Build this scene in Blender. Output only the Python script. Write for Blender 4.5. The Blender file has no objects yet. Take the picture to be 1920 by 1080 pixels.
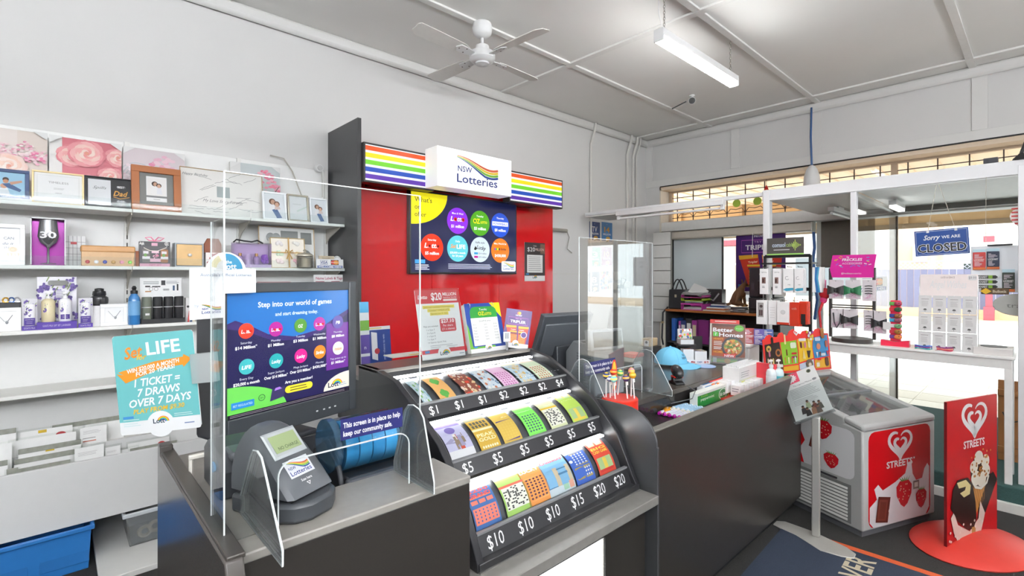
import bpy, bmesh, math, random
from mathutils import Vector, Matrix
random.seed(7)
S = bpy.context.scene
COL = S.collection

# ---------------------------------------------------------------- camera, sky, exposure
FPX, HZ, CAMH = 927.0, 517.0, 1.6          # focal length in pixels of the 1920 frame, horizon row, eye height
YAW = math.radians(47.2)                   # the shop's long axis (X) lies this far to the side of the lens axis
Fx, Fy = math.cos(YAW), math.sin(YAW)
Rx, Ry = math.sin(YAW), -math.cos(YAW)
cd = bpy.data.cameras.new('camera'); cam = bpy.data.objects.new('camera', cd); COL.objects.link(cam)
cam.location = (0, 0, CAMH)
cam.rotation_euler = (math.radians(90), 0, YAW - math.radians(90))
cd.sensor_width = 36.0; cd.lens = FPX / 1920 * 36; cd.shift_y = -(540 - HZ) / 1920; cd.clip_start = 0.05; cd.clip_end = 300
S.camera = cam

w = bpy.data.worlds.new('sky'); S.world = w; w.use_nodes = True
nt = w.node_tree; bg = nt.nodes['Background']
bg.inputs[0].default_value = (0.93, 0.97, 1.0, 1); bg.inputs[1].default_value = 1.9   # flat overcast
S.view_settings.view_transform = 'Standard'; S.view_settings.look = 'None'
S.view_settings.exposure = 1.12; S.view_settings.gamma = 1.0; S.view_settings.use_curve_mapping = False
S.cycles.transparent_max_bounces = 24; S.cycles.max_bounces = 8; S.cycles.diffuse_bounces = 4
S.cycles.sample_clamp_indirect = 5.0; S.cycles.caustics_reflective = False; S.cycles.caustics_refractive = False
sd = bpy.data.lights.new('sun', 'SUN'); so = bpy.data.objects.new('sun', sd); COL.objects.link(so)
sd.energy = 0.8; sd.angle = math.radians(40); so.rotation_euler = (math.radians(38), math.radians(-20), 0)
LAMP = 24.0; FILL_TUBE = 100.0                                # strip lamp diffuser strength, then that of the added fill tubes

# ---------------------------------------------------------------- where a picture point lies on a plane of the room
def ray(px, py):
    dx = px - 960
    return Vector((Fx*FPX + Rx*dx, Fy*FPX + Ry*dx, HZ - py))
def onX(px, py, X): d = ray(px, py); t = X/d.x; return Vector((X, d.y*t, CAMH + d.z*t))
def onY(px, py, Y): d = ray(px, py); t = Y/d.y; return Vector((d.x*t, Y, CAMH + d.z*t))
def onZ(px, py, Z): d = ray(px, py); t = (Z-CAMH)/d.z; return Vector((d.x*t, d.y*t, Z))

# ---------------------------------------------------------------- materials
def lin(h):
    if not isinstance(h, str): return tuple(h[:3])
    h = h.lstrip('#'); o = []
    for i in (0, 2, 4):
        c = int(h[i:i+2], 16)/255
        o.append(c/12.92 if c <= 0.04045 else ((c+0.055)/1.055)**2.4)
    return tuple(o)
MC = {}
def mat(h, rough=0.5, metal=0.0, var=0.06, scale=25.0, bump=0.0, emit=0.0, spec=0.5, trans=0.0, alpha=1.0):
    k = (h, rough, metal, var, scale, bump, emit, spec, trans, alpha)
    if k in MC: return MC[k]
    m = bpy.data.materials.new('paint_' + str(h).lstrip('#')); m.use_nodes = True
    n, l = m.node_tree.nodes, m.node_tree.links
    b = n['Principled BSDF']; c = lin(h)
    b.inputs['Base Color'].default_value = (*c, 1); b.inputs['Roughness'].default_value = rough
    b.inputs['Metallic'].default_value = metal; b.inputs['Specular IOR Level'].default_value = spec
    if emit:
        b.inputs['Emission Color'].default_value = (*c, 1); b.inputs['Emission Strength'].default_value = emit
    if trans: b.inputs['Transmission Weight'].default_value = trans
    if alpha < 1: b.inputs['Alpha'].default_value = alpha
    if var or bump:
        tc = n.new('ShaderNodeTexCoord'); nz = n.new('ShaderNodeTexNoise')
        nz.inputs['Scale'].default_value = scale; nz.inputs['Detail'].default_value = 4
        l.new(tc.outputs['Object'], nz.inputs['Vector'])
        if var:
            mx = n.new('ShaderNodeMix'); mx.data_type = 'RGBA'
            mx.inputs[6].default_value = (*[max(0, v*(1-var)) for v in c], 1)
            mx.inputs[7].default_value = (*[min(1, v*(1+var)) for v in c], 1)
            l.new(nz.outputs['Fac'], mx.inputs[0]); l.new(mx.outputs[2], b.inputs['Base Color'])
        if bump:
            bp = n.new('ShaderNodeBump'); bp.inputs['Strength'].default_value = bump; bp.inputs['Distance'].default_value = 0.01
            l.new(nz.outputs['Fac'], bp.inputs['Height']); l.new(bp.outputs['Normal'], b.inputs['Normal'])
    MC[k] = m; return m
def glass(tint='#ffffff', refl=1.0, rough=0.02, opac=0.0, ior=1.45):
    k = ('glass', tint, refl, rough, opac, ior)
    if k in MC: return MC[k]
    m = bpy.data.materials.new('clear_sheet'); m.use_nodes = True
    n, l = m.node_tree.nodes, m.node_tree.links; n.clear()
    out = n.new('ShaderNodeOutputMaterial'); tr = n.new('ShaderNodeBsdfTransparent'); gl = n.new('ShaderNodeBsdfGlossy')
    fr = n.new('ShaderNodeFresnel'); mx = n.new('ShaderNodeMixShader'); ml = n.new('ShaderNodeMath'); ml.operation = 'MULTIPLY'
    fr.inputs['IOR'].default_value = ior; ml.inputs[1].default_value = refl
    tr.inputs[0].default_value = (*lin(tint), 1); gl.inputs['Roughness'].default_value = rough
    l.new(fr.outputs[0], ml.inputs[0]); l.new(ml.outputs[0], mx.inputs[0])
    src = tr.outputs[0]
    if opac:
        df = n.new('ShaderNodeBsdfDiffuse'); df.inputs[0].default_value = (*lin(tint), 1)
        m2 = n.new('ShaderNodeMixShader'); m2.inputs[0].default_value = opac
        l.new(tr.outputs[0], m2.inputs[1]); l.new(df.outputs[0], m2.inputs[2]); src = m2.outputs[0]
    l.new(src, mx.inputs[1]); l.new(gl.outputs[0], mx.inputs[2]); l.new(mx.outputs[0], out.inputs[0])
    MC[k] = m; return m
def printmat(rough=0.35, emit=0.0, alpha=1.0):
    k = ('print', rough, emit, alpha)
    if k in MC: return MC[k]
    m = bpy.data.materials.new('printed_ink'); m.use_nodes = True
    n, l = m.node_tree.nodes, m.node_tree.links; b = n['Principled BSDF']
    at = n.new('ShaderNodeAttribute'); at.attribute_name = 'Col'
    l.new(at.outputs['Color'], b.inputs['Base Color']); b.inputs['Roughness'].default_value = rough
    if emit:
        l.new(at.outputs['Color'], b.inputs['Emission Color']); b.inputs['Emission Strength'].default_value = emit
    MC[k] = m; return m

# ---------------------------------------------------------------- mesh building
class MB:
    def __init__(s): s.v = []; s.f = []; s.m = []; s.cur = 0
    def mt(s, i): s.cur = i; return s
    def add(s, vs, fs):
        o = len(s.v); s.v += [tuple(p) for p in vs]
        for f in fs: s.f.append([o+i for i in f]); s.m.append(s.cur)
        return s
    def box(s, x0, x1, y0, y1, z0, z1, M=None):
        p = [(x, y, z) for z in (z0, z1) for y in (y0, y1) for x in (x0, x1)]
        if M is not None: p = [M @ Vector(q) for q in p]
        return s.add(p, [(0,2,3,1),(4,5,7,6),(0,1,5,4),(2,6,7,3),(0,4,6,2),(1,3,7,5)])
    def prism(s, pts, a, b, ax='z', M=None):
        def q(u, v, w):
            r = {'z': (u, v, w), 'y': (u, w, v), 'x': (w, u, v)}[ax]
            return M @ Vector(r) if M is not None else r
        n = len(pts)
        vs = [q(u, v, a) for u, v in pts] + [q(u, v, b) for u, v in pts]
        return s.add(vs, [tuple(range(n))[::-1], tuple(range(n, 2*n))] + [(i, (i+1) % n, n+(i+1) % n, n+i) for i in range(n)])
    def cyl(s, p0, p1, r0, r1=None, n=12):
        r1 = r0 if r1 is None else r1
        p0, p1 = Vector(p0), Vector(p1); d = (p1-p0).normalized()
        a = d.orthogonal().normalized(); b = d.cross(a)
        vs = [p0+(a*math.cos(t)+b*math.sin(t))*r0 for t in [2*math.pi*i/n for i in range(n)]]
        vs += [p1+(a*math.cos(t)+b*math.sin(t))*r1 for t in [2*math.pi*i/n for i in range(n)]]
        return s.add(vs, [tuple(range(n))[::-1], tuple(range(n, 2*n))] + [(i, (i+1) % n, n+(i+1) % n, n+i) for i in range(n)])
    def tube(s, path, r, n=6, closed=False):
        P = [Vector(p) for p in path]; k = len(P); vs = []; up = None
        for i, p in enumerate(P):
            d = (P[(i+1) % k]-P[i-1]) if closed else (P[min(i+1, k-1)]-P[max(i-1, 0)])
            d.normalize()
            if up is None: up = d.orthogonal().normalized()
            up = (up - d*up.dot(d)); up = up.normalized() if up.length > 1e-6 else d.orthogonal().normalized()
            b = d.cross(up); rr = r[i] if isinstance(r, (list, tuple)) else r
            vs += [p+(up*math.cos(2*math.pi*j/n)+b*math.sin(2*math.pi*j/n))*rr for j in range(n)]
        fs = []
        for i in range(k if closed else k-1):
            for j in range(n):
                fs.append((i*n+j, i*n+(j+1) % n, ((i+1) % k)*n+(j+1) % n, ((i+1) % k)*n+j))
        if not closed: fs += [tuple(range(n))[::-1], tuple(range((k-1)*n, k*n))]
        return s.add(vs, fs)
    def lathe(s, prof, n=20, c=(0, 0, 0), sx=1, sy=1):
        vs = []; k = len(prof)
        for r, z in prof:
            vs += [(c[0]+sx*r*math.cos(2*math.pi*j/n), c[1]+sy*r*math.sin(2*math.pi*j/n), c[2]+z) for j in range(n)]
        fs = [(i*n+j, i*n+(j+1) % n, (i+1)*n+(j+1) % n, (i+1)*n+j) for i in range(k-1) for j in range(n)]
        fs += [tuple(range(n))[::-1], tuple(range((k-1)*n, k*n))]
        return s.add(vs, fs)
    def ball(s, c, r, nu=14, nv=9):
        r = (r, r, r) if not isinstance(r, (tuple, list)) else r; vs = []; fs = []
        for i in range(1, nv):
            t = math.pi*i/nv
            vs += [(c[0]+r[0]*math.sin(t)*math.cos(2*math.pi*j/nu), c[1]+r[1]*math.sin(t)*math.sin(2*math.pi*j/nu), c[2]+r[2]*math.cos(t)) for j in range(nu)]
        a = len(vs); vs += [(c[0], c[1], c[2]+r[2]), (c[0], c[1], c[2]-r[2])]
        for i in range(nv-2):
            fs += [(i*nu+j, (i+1)*nu+j, (i+1)*nu+(j+1) % nu, i*nu+(j+1) % nu) for j in range(nu)]
        fs += [(a, j, (j+1) % nu) for j in range(nu)] + [(a+1, (nv-2)*nu+(j+1) % nu, (nv-2)*nu+j) for j in range(nu)]
        return s.add(vs, fs)
    def grid(s, fn, nu, nv):
        vs = [fn(i/nu, j/nv) for j in range(nv+1) for i in range(nu+1)]
        return s.add(vs, [(j*(nu+1)+i, j*(nu+1)+i+1, (j+1)*(nu+1)+i+1, (j+1)*(nu+1)+i) for j in range(nv) for i in range(nu)])
    def build(s, name, mats, parent=None, bevel=0, smooth=False, segs=2, ang=35, fixn=True):
        me = bpy.data.meshes.new(name); me.from_pydata(s.v, [], s.f)
        for m in (mats if isinstance(mats, (list, tuple)) else [mats]): me.materials.append(m)
        me.polygons.foreach_set('material_index', s.m)
        if fixn:
            bm = bmesh.new(); bm.from_mesh(me); bmesh.ops.recalc_face_normals(bm, faces=bm.faces); bm.to_mesh(me); bm.free()
        if smooth or bevel:
            me.polygons.foreach_set('use_smooth', [True]*len(me.polygons)); me.set_sharp_from_angle(angle=math.radians(ang))
        o = bpy.data.objects.new(name, me); COL.objects.link(o)
        if parent is not None: o.parent = parent
        if bevel:
            b = o.modifiers.new('soft_edges', 'BEVEL'); b.width = bevel; b.segments = segs; b.limit_method = 'ANGLE'; b.angle_limit = math.radians(40)
        return o
def BOX(name, m, parent, *a, bevel=0.0, **k): return MB().box(*a, **k).build(name, m, parent, bevel=bevel)
def tag(o, label, cat, group=None):
    o['label'] = label; o['category'] = cat
    if group: o['group'] = group
    return o
def thing(name, label, cat, loc=(0, 0, 0), rz=0.0, group=None, rot=None):
    o = bpy.data.objects.new(name, None); COL.objects.link(o); o.empty_display_size = 0.05
    o.location = loc; o.rotation_euler = rot if rot else (0, 0, rz)
    return tag(o, label, cat, group)
def struct(o): o['kind'] = 'structure'; return o
KIDS = {}
def dup(root, loc, rz=None, label=None, group=None, scale=None):
    kids = {}
    for c in bpy.data.objects:
        if c.parent is not None: kids.setdefault(c.parent.name, []).append(c)
    r = root.copy(); COL.objects.link(r); r.location = loc
    if rz is not None: r.rotation_euler = (0, 0, rz)
    if scale: r.scale = scale
    if label: r['label'] = label
    if group: r['group'] = group
    for ch in kids.get(root.name, []):
        c = ch.copy(); COL.objects.link(c); c.parent = r
        for g in kids.get(ch.name, []):
            d = g.copy(); COL.objects.link(d); d.parent = c
    return r

# ---------------------------------------------------------------- flat print: coloured patches and lettering as thin layers
TC = {}
def glyphs(s, bold=0.0, shear=0.0):
    k = (s, bold, shear)
    if k in TC: return TC[k]
    cu = bpy.data.curves.new('t', 'FONT'); cu.body = s; cu.size = 1.0; cu.resolution_u = 2
    cu.offset = bold; cu.shear = shear; cu.fill_mode = 'FRONT'
    ob = bpy.data.objects.new('t', cu); me = ob.to_mesh()
    vs = [tuple(v.co) for v in me.vertices]; fs = [tuple(p.vertices) for p in me.polygons]
    ob.to_mesh_clear(); bpy.data.objects.remove(ob); bpy.data.curves.remove(cu)
    xs = [v[0] for v in vs] or [0, 1]
    TC[k] = (vs, fs, min(xs), max(xs)); return TC[k]
INK = 0.74                                 # paper and ink reflect about this much of the light that falls on them
class Print:
    EPS = 0.00008
    def __init__(s, W, H, bgcol=None, sub=1):
        s.W, s.H, s.sub = W, H, sub; s.v = []; s.f = []; s.c = []; s.l = 0
        if bgcol: s.rect(0, 0, W, H, bgcol)
    def add(s, vs, fs, col):
        o = len(s.v); s.v += [(x, y, s.l) for x, y in vs]; c = tuple(q*INK for q in lin(col))
        for f in fs: s.f.append([o+i for i in f]); s.c.append(c)
        s.l += 1; return s
    def rect(s, x0, y0, x1, y1, col):
        n = max(1, math.ceil(s.sub*abs(y1-y0)/s.H)) if s.sub > 1 else 1
        vs = []
        for i in range(n+1): y = y0+(y1-y0)*i/n; vs += [(x0, y), (x1, y)]
        return s.add(vs, [(2*i, 2*i+1, 2*i+3, 2*i+2) for i in range(n)], col)
    def rrect(s, x0, y0, x1, y1, r, col):
        p = []
        for cx, cy, a in ((x1-r, y0+r, -90), (x1-r, y1-r, 0), (x0+r, y1-r, 90), (x0+r, y0+r, 180)):
            p += [(cx+r*math.cos(math.radians(a+t)), cy+r*math.sin(math.radians(a+t))) for t in (0, 30, 60, 90)]
        return s.poly(p, col)
    def poly(s, p, col): return s.add(p, [tuple(range(len(p)))], col)
    def circ(s, cx, cy, r, col, ry=None, n=24, a0=0, a1=360):
        ry = ry or r; p = [(cx+r*math.cos(math.radians(a0+(a1-a0)*i/n)), cy+ry*math.sin(math.radians(a0+(a1-a0)*i/n))) for i in range(n+1)]
        return s.add(p + [(cx, cy)], [(i, i+1, n+1) for i in range(n)], col)
    def ring(s, cx, cy, r0, r1, col, a0=0, a1=360, n=24):
        vs = []
        for i in range(n+1):
            t = math.radians(a0+(a1-a0)*i/n); vs += [(cx+r0*math.cos(t), cy+r0*math.sin(t)), (cx+r1*math.cos(t), cy+r1*math.sin(t))]
        return s.add(vs, [(2*i, 2*i+1, 2*i+3, 2*i+2) for i in range(n)], col)
    def stroke(s, pts, wd, col, closed=False):
        vs = []; k = len(pts)
        for i, (x, y) in enumerate(pts):
            a = pts[(i+1) % k] if closed else pts[min(i+1, k-1)]; b = pts[i-1] if closed else pts[max(i-1, 0)]
            dx, dy = a[0]-b[0], a[1]-b[1]; L = math.hypot(dx, dy) or 1; ww = wd[i] if isinstance(wd, (list, tuple)) else wd
            vs += [(x-dy/L*ww/2, y+dx/L*ww/2), (x+dy/L*ww/2, y-dx/L*ww/2)]
        fs = [(2*i, 2*i+1, 2*i+3, 2*i+2) for i in range(k-1)]
        if closed: fs.append((2*k-2, 2*k-1, 1, 0))
        return s.add(vs, fs, col)
    def text(s, t, x, y, h, col, w=None, al='c', bold=0.0, shear=0.0, ang=0.0, maxw=None):
        vs, fs, a, b = glyphs(t, min(bold, .024), shear); k = h/0.72; kx = k
        if w: kx = w/max(b-a, 1e-6)
        if maxw and (b-a)*kx > maxw: kx = maxw/(b-a)
        wd = (b-a)*kx; ox = {'c': -wd/2, 'l': 0, 'r': -wd}[al]; ca, sa = math.cos(math.radians(ang)), math.sin(math.radians(ang))
        q = []
        for vx, vy, _ in vs:
            X = ox+(vx-a)*kx; Y = vy*k; q.append((x+X*ca-Y*sa, y+X*sa+Y*ca))
        return s.add(q, fs, col)
    def lines(s, x0, x1, y, n, dy, th, col, jit=0.25, rnd=None):
        rnd = rnd or random; vs = []; fs = []
        for i in range(n):
            xe = x1-(x1-x0)*jit*rnd.random(); yy = y-i*dy; o = len(vs)
            vs += [(x0, yy), (xe, yy), (xe, yy+th), (x0, yy+th)]; fs.append((o, o+1, o+2, o+3))
        return s.add(vs, fs, col)
    def cells(s, x0, y0, x1, y1, nx, ny, fx, fy, col, keep=None, el=False):
        vs = []; fs = []; cw, ch = (x1-x0)/nx, (y1-y0)/ny
        for i in range(nx):
            for j in range(ny):
                if keep and not keep(i, j): continue
                cx, cy, a, b = x0+cw*(i+.5), y0+ch*(j+.5), cw*fx/2, ch*fy/2; o = len(vs)
                if el: vs += [(cx+a*math.cos(t*math.pi/4), cy+b*math.sin(t*math.pi/4)) for t in range(8)]; fs.append(tuple(range(o, o+8)))
                else: vs += [(cx-a, cy-b), (cx+a, cy-b), (cx+a, cy+b), (cx-a, cy+b)]; fs.append((o, o+1, o+2, o+3))
        return s.add(vs, fs, col) if vs else s
    def build(s, name, parent, O, U, V, m=None, warp=None, eps=None, group=None):
        O, U, V = Vector(O), Vector(U), Vector(V); N = U.cross(V).normalized(); e = eps or s.EPS
        if warp: P = [warp(x/s.W, y/s.H, (l+1)*e) for x, y, l in s.v]
        else: P = [O+U*(x/s.W)+V*(y/s.H)+N*((l+1)*e) for x, y, l in s.v]
        me = bpy.data.meshes.new(name); me.from_pydata(P, [], s.f)
        ca = me.color_attributes.new('Col', 'FLOAT_COLOR', 'CORNER'); buf = []
        for f, c in zip(s.f, s.c): buf += [c[0], c[1], c[2], 1.0]*len(f)
        ca.data.foreach_set('color', buf); me.materials.append(m or printmat())
        o = bpy.data.objects.new(name, me); COL.objects.link(o)
        if parent is not None: o.parent = parent
        return o
    # marks met more than once in the shop
    def wave(s, x, y, w, h, cols=('#e05a1e', '#f4cf12', '#7ac02e', '#16489c')):
        n = 18
        for k, c in enumerate(cols):
            a = [(x+i/n*w, y+h*.58+h*.34*math.cos((i/n)**1.25*math.pi*1.2+.2)-k*h*(.04+.15*min(1, 1.5*i/n))) for i in range(n+1)]
            s.stroke(a, [h*(.025+.14*min(1, 1.4*i/n)) for i in range(n+1)], c)
        return s
    def nsw(s, x, y, w, h):
        s.wave(x, y+h*.52, w, h*.5)
        s.text('NSW', x+w*.02, y+h*.44, h*.2, '#102f86', al='l', w=w*.33, bold=.012)
        return s.text('Lotteries', x+w*.0, y+h*.06, h*.3, '#102f86', al='l', w=w*.98, bold=.012)
    def lott(s, x, y, w, dark='#123045'):
        cx, cy = x+w*.62, y+w*.06
        for i, c in enumerate(('#e8762c', '#f7d417', '#6cb33f', '#29a3dc', '#5b3c98')): s.ring(cx, cy, w*(.38-.05*i), w*(.33-.05*i), c, 5, 165, 14)
        return s.text('Lott', x, y, w*.3, dark, al='l', w=w*.72, bold=.03)
    def heart(s, cx, cy, w, col, bgc):
        def H(k, dy):
            return [(cx+k*w*.5*math.sin(t)**3*(1 if abs(math.sin(t)) > .5 else 1)+0, cy+dy+k*w*.5*.86*(13*math.cos(t)-5*math.cos(2*t)-2*math.cos(3*t)-math.cos(4*t)+2)/16) for t in [2*math.pi*i/48 for i in range(49)]]
        for k, dy in ((.9, 0), (.46, -w*.01)):
            a = H(k, dy)[3:44]; n = len(a)-1; s.stroke(a, [w*(.03+.08*min(1, i/10, (n-i)/7+.3)) for i in range(n+1)], col)
        return s
EX, EY, EZ = Vector((1, 0, 0)), Vector((0, 1, 0)), Vector((0, 0, 1))
def fake(w, h, col, n, rnd=None): pass
# ================================================================ the room
XL, XR, YB, YT, ZC = -3.2, 6.8, -4.2, 4.25, 3.7
white = mat('#d3d2d0', .7, var=.03, scale=3); ceilw = mat('#ebeae6', .8, var=.07, scale=1.1)
trimw = mat('#d8d7d4', .5, var=.02); pwhite = mat('#dededd', .35, var=.02); dark = mat('#302e2c', .42, var=.12, scale=8)
black = mat('#1d1d1f', .4); charcoal = mat('#34353a', .45)
carpet = mat('#2b2a28', .95, var=.5, scale=180, bump=.6)
struct(BOX('floor', carpet, None, XL, XR+.4, YB, YT, -.1, 0))
ce = MB().box(XL, XR, YB, YT, ZC, ZC+.12); struct(ce.build('ceiling', ceilw)); ceil_o = bpy.data.objects['ceiling']
for y in (3.2, 1.87, .5, -.85, -2.2, -3.5): BOX('batten', mat('#e6e5e1', .7), ceil_o, XL, XR, y-.03, y+.03, ZC-.018, ZC, bevel=.004)
for x in (6.5, 3.75, .95, -1.8): BOX('batten', mat('#e6e5e1', .7), ceil_o, x-.035, x+.035, YB, YT, ZC-.02, ZC, bevel=.004)
wl = struct(BOX('wall_left', white, None, XL, XR+.45, YT, YT+.2, 0, ZC))
struct(BOX('wall_back', white, None, XL-.2, XL, YB, YT, 0, ZC))
struct(BOX('wall_right', white, None, XL, XR+.45, YB-.2, YB, 0, ZC))
# cornice
for nm, a in (('trim_1', (XL, XR, YT-.06, YT, ZC-.11, ZC)), ('trim_2', (XR-.06, XR, YB, YT, ZC-.11, ZC))):
    struct(BOX(nm, trimw, None, *a, bevel=.03))
# wall seam and conduits on the far end of the shelf wall
BOX('sheet_joint', mat('#cfcec9', .7), wl, 4.4, 6.7, YT-.006, YT, 1.62, 1.63)
for px, r in ((1108, .016), (1176, .02), (1187, .018), (1193, .013)):
    p = onY(px, 400, YT-.02); MB().tube([(p.x+.03, YT-.08, ZC-.02), (p.x+.01, YT-.08, ZC-.12), (p.x, YT-.02, ZC-.3), (p.x, YT-.02, 1.3)], r, 8).build('conduit', mat('#d6d4ce', .45), wl, smooth=True)
# front (street) wall: solid band above the header with applied strips, pier at the shelf-wall end
wf = MB(); wf.box(XR, XR+.4, YB, YT, 2.95, ZC).box(XR, XR+.4, 4.02, YT, 0, 2.95).box(XR, XR+.4, YB, -2.6, 0, 2.95)
wfo = struct(wf.build('wall_front', white))
BOX('strip', trimw, wfo, XR-.014, XR, YB, YT, 2.96, 3.06, bevel=.003)
for y in (4.2, 3.42-.55, 1.9, .55-.1, -.95, -2.4): BOX('strip', trimw, wfo, XR-.012, XR, y-.06, y+.06, 3.06, 3.6, bevel=.003)
MB().tube([(XR-.012, 4.0, 2.955), (XR-.012, 2.2, 2.95), (XR-.012, .4, 2.955), (XR-.012, -1.5, 2.95)], .008, 6).build('cable', black, wfo)
BOX('reveal', mat('#dcc9b2', .7), wfo, XR, XR+.32, -2.6, 4.02, 2.9, 2.95)
BOX('jamb', mat('#ddd5c9', .7), wfo, XR, XR+.32, 4.0, 4.02, 0, 2.95)
# transom beam, blind cassette and shop-window frames
XW = 7.1
win = MB().box(XW-.28, XW-.02, -2.6, 4.0, 2.27, 2.41)
o = struct(win.build('window_1', mat('#e1e0dc', .5), bevel=.006))
for y in (4.0-.03, 1.93, 1.19, -.35, -1.9): BOX('mullion', mat('#dedcd7', .5), o, XW-.05, XW, y-.035, y+.035, .12, 2.3, bevel=.004)
BOX('sill', mat('#dedcd7', .5), o, XW-.12, XW+.02, -2.6, 4.0, .06, .14, bevel=.004)
gp = glass('#f4f8f8', .5)
for y0, y1 in ((1.965, 3.94), (1.225, 1.895), (-.315, 1.155), (-1.865, -.385)): BOX('pane', gp, o, XW-.022, XW-.016, y0, y1, .14, 2.28)
BOX('head_plate', mat('#8a8780', .6), o, XW-.1, XW-.02, -2.6, 4.0, 2.405, 2.42)
# leadlight band over the transom
lead = mat('#4a3a34', .5)
o = struct(MB().box(XW-.06, XW, -2.6, 4.0, 2.88, 2.95).box(XW-.06, XW, -2.6, 4.0, 2.41, 2.44).box(XW-.06, XW, 3.95, 4.0, 2.44, 2.88).build('window_2', mat('#b9a58e', .6)))
y = 3.867; k = 0
while y > -2.5:
    BOX('lead_strip', lead, o, XW-.04, XW-.028, y-.006, y+.006, 2.44, 2.88); y -= .2555; k += 1
BOX('lead_strip', lead, o, XW-.04, XW-.028, -2.5, 3.95, 2.795, 2.805)
BOX('lead_strip', lead, o, XW-.04, XW-.028, -2.5, 3.95, 2.485, 2.495)
for i in range(9):
    yc = 3.867-.2555*i
    MB().tube([(XW-.034, yc, 2.49), (XW-.034, yc-.05, 2.55), (XW-.034, yc-.128, 2.535), (XW-.034, yc-.205, 2.55), (XW-.034, yc-.2555, 2.49)], .005, 5).build('lead_strip', lead, o)
BOX('mullion', mat('#b9a58e', .6), o, XW-.05, XW, 1.15, 1.21, 2.44, 2.9)
BOX('pane', glass('#fdf6ec', .3), o, XW-.036, XW-.032, -2.6, 3.95, 2.44, 2.88)
for yc, hh in ((2.96, .05), (2.68, .06)): MB().lathe([(.055, -.003), (.055, .003)], 16).build('green_piece', mat('#9cb63c', .4), o).matrix_local = Matrix.Translation((XW-.045, yc, 2.62)) @ Matrix.Rotation(math.pi/2, 4, 'Y')
# raised window floor with green carpet
pf = struct(BOX('trim_3', mat('#2c4a47', .95, var=.3, scale=150, bump=.4), None, 4.75, XW-.1, YB, 1.8, 0, .17, bevel=.01))
struct(BOX('baseboard_front', mat('#d8d6d0', .6, var=.12, scale=14), None, 4.72, 4.75, YB, 1.8, 0, .065, bevel=.003))
# ================================================================ outside
pav = mat('#efebe4', .8, var=.08, scale=3); road = mat('#e2e0dc', .9, var=.1, scale=8)
fp = struct(BOX('pavement', pav, None, XW+.02, 10.4, -30, 30, -.2, -.02))
for i in range(6):
    for j in range(14): BOX('paver', mat(('#e2dcd2', '#d8d1c6', '#e6e1d8')[(i*5+j*3) % 3], .8), fp, 7.2+i*.52, 7.2+i*.52+.505, -4.4+j*.62, -4.4+j*.62+.605, -.03, -.008, bevel=.006)
struct(BOX('road', road, None, 10.4, 24, -60, 60, -.3, -.1))
struct(BOX('footpath', mat('#d9bfa0', .9, var=.15, scale=2), None, 24, 30, -60, 60, -.3, .02))
# tin verandah over the footpath
aw = struct(MB().box(XW+.1, 10.2, -14, 14, 3.02, 3.06).build('awning_roof', mat('#fbf1e4', .7)))
BOX('fascia_board', mat('#c2a27a', .7), aw, 10.1, 10.2, -14, 14, 2.42, 3.06)
BOX('fascia_edge', mat('#8a765e', .7), aw, 10.08, 10.1, -14, 14, 2.36, 2.44)
for i in range(40): BOX('corrugation', mat('#f6e9d8', .7), aw, XW+.1, 10.1, -6+i*.3, -6+i*.3+.05, 3.0, 3.02)
for i in range(9): BOX('bracket', mat('#b99a74', .7), aw, 10.02, 10.09, -5+i*1.3, -4.94+i*1.3, 2.44, 3.0)
def building(name, label, y0, y1, x, h, col, band, parts):
    t = thing(name, label, 'building', (x, (y0+y1)/2, 0)); hw = (y1-y0)/2
    BOX('wall', mat(col, .8), t, 0, 4, -hw, hw, 0, h)
    BOX('parapet', mat(band, .7), t, -.12, 0, -hw, hw, h-.55, h-.35)
    BOX('parapet_cap', mat(band, .7), t, -.18, 4.1, -hw-.1, hw+.1, h, h+.1)
    for (a, b, z0, z1, c) in parts:
        f = BOX('window', mat('#e4ded6', .6), t, -.08, 0, a-hw, b-hw, z0, z1, bevel=.01); BOX('pane', mat(c, .25), f, -.1, -.08, a-hw+.08, b-hw-.08, z0+.08, z1-.08)
    return t
building('shop_building', 'pale pink shop across the street with dark window past the hair rack', 8.2, 10.8, 26, 4.6, '#ead9cf', '#b98a86', [(.4, 1.5, .9, 2.4, '#6f7376'), (1.8, 2.3, .2, 2.3, '#8a8d92')])
building('shop_building', 'white verandah shop across the street seen through the clear pane', 4.72, 8.0, 25.5, 5.6, '#efe9e2', '#a9656b', [(.1, 3.3, .6, 2.5, '#7f8589'), (.3, 3.3, 3.0, 4.6, '#e9e6e2')])
building('shop_building', 'cream shop with red verandah posts seen past the purple poster', 11.0, 22, 25.5, 5.2, '#eee3da', '#a04c55', [(1, 3, .8, 2.6, '#6d7478'), (5, 7, .8, 2.6, '#6d7478')])
building('brick_building', 'tall pale orange building beside the fence across the street', 3.35, 4.7, 27.5, 6.6, '#e8c6ae', '#c99d8a', [(.1, .6, 2.2, 2.9, '#e8e6e2')])
building('shop_building', 'white gabled building with a reddish band behind the whiteboard', -8, 2.1, 29, 5.2, '#f0ece8', '#b07f80', [(8, 10.5, 1.0, 2.2, '#3c4a46')])
fe = thing('street_fence', 'grey lavender paling fence with lattice top across the street', 'fence', (24.8, 1.9, 0))
for i in range(30): BOX('paling', mat(('#74728a', '#7c7a92')[i % 2], .8), fe, 0, .03, -3.4+i*.21, -3.4+i*.21+.2, .35, 1.85)
for i in range(44):
    for sgn in (1, -1): MB().tube([(0, -3.4+i*.145, 1.87), (0, -3.4+i*.145+sgn*.28, 2.15)], .012, 4).build('lattice_strip', mat('#a9a7b4', .8), fe)
BOX('rail', mat('#9f9dab', .8), fe, -.02, .04, -3.45, 3.0, 2.13, 2.19)
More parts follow.
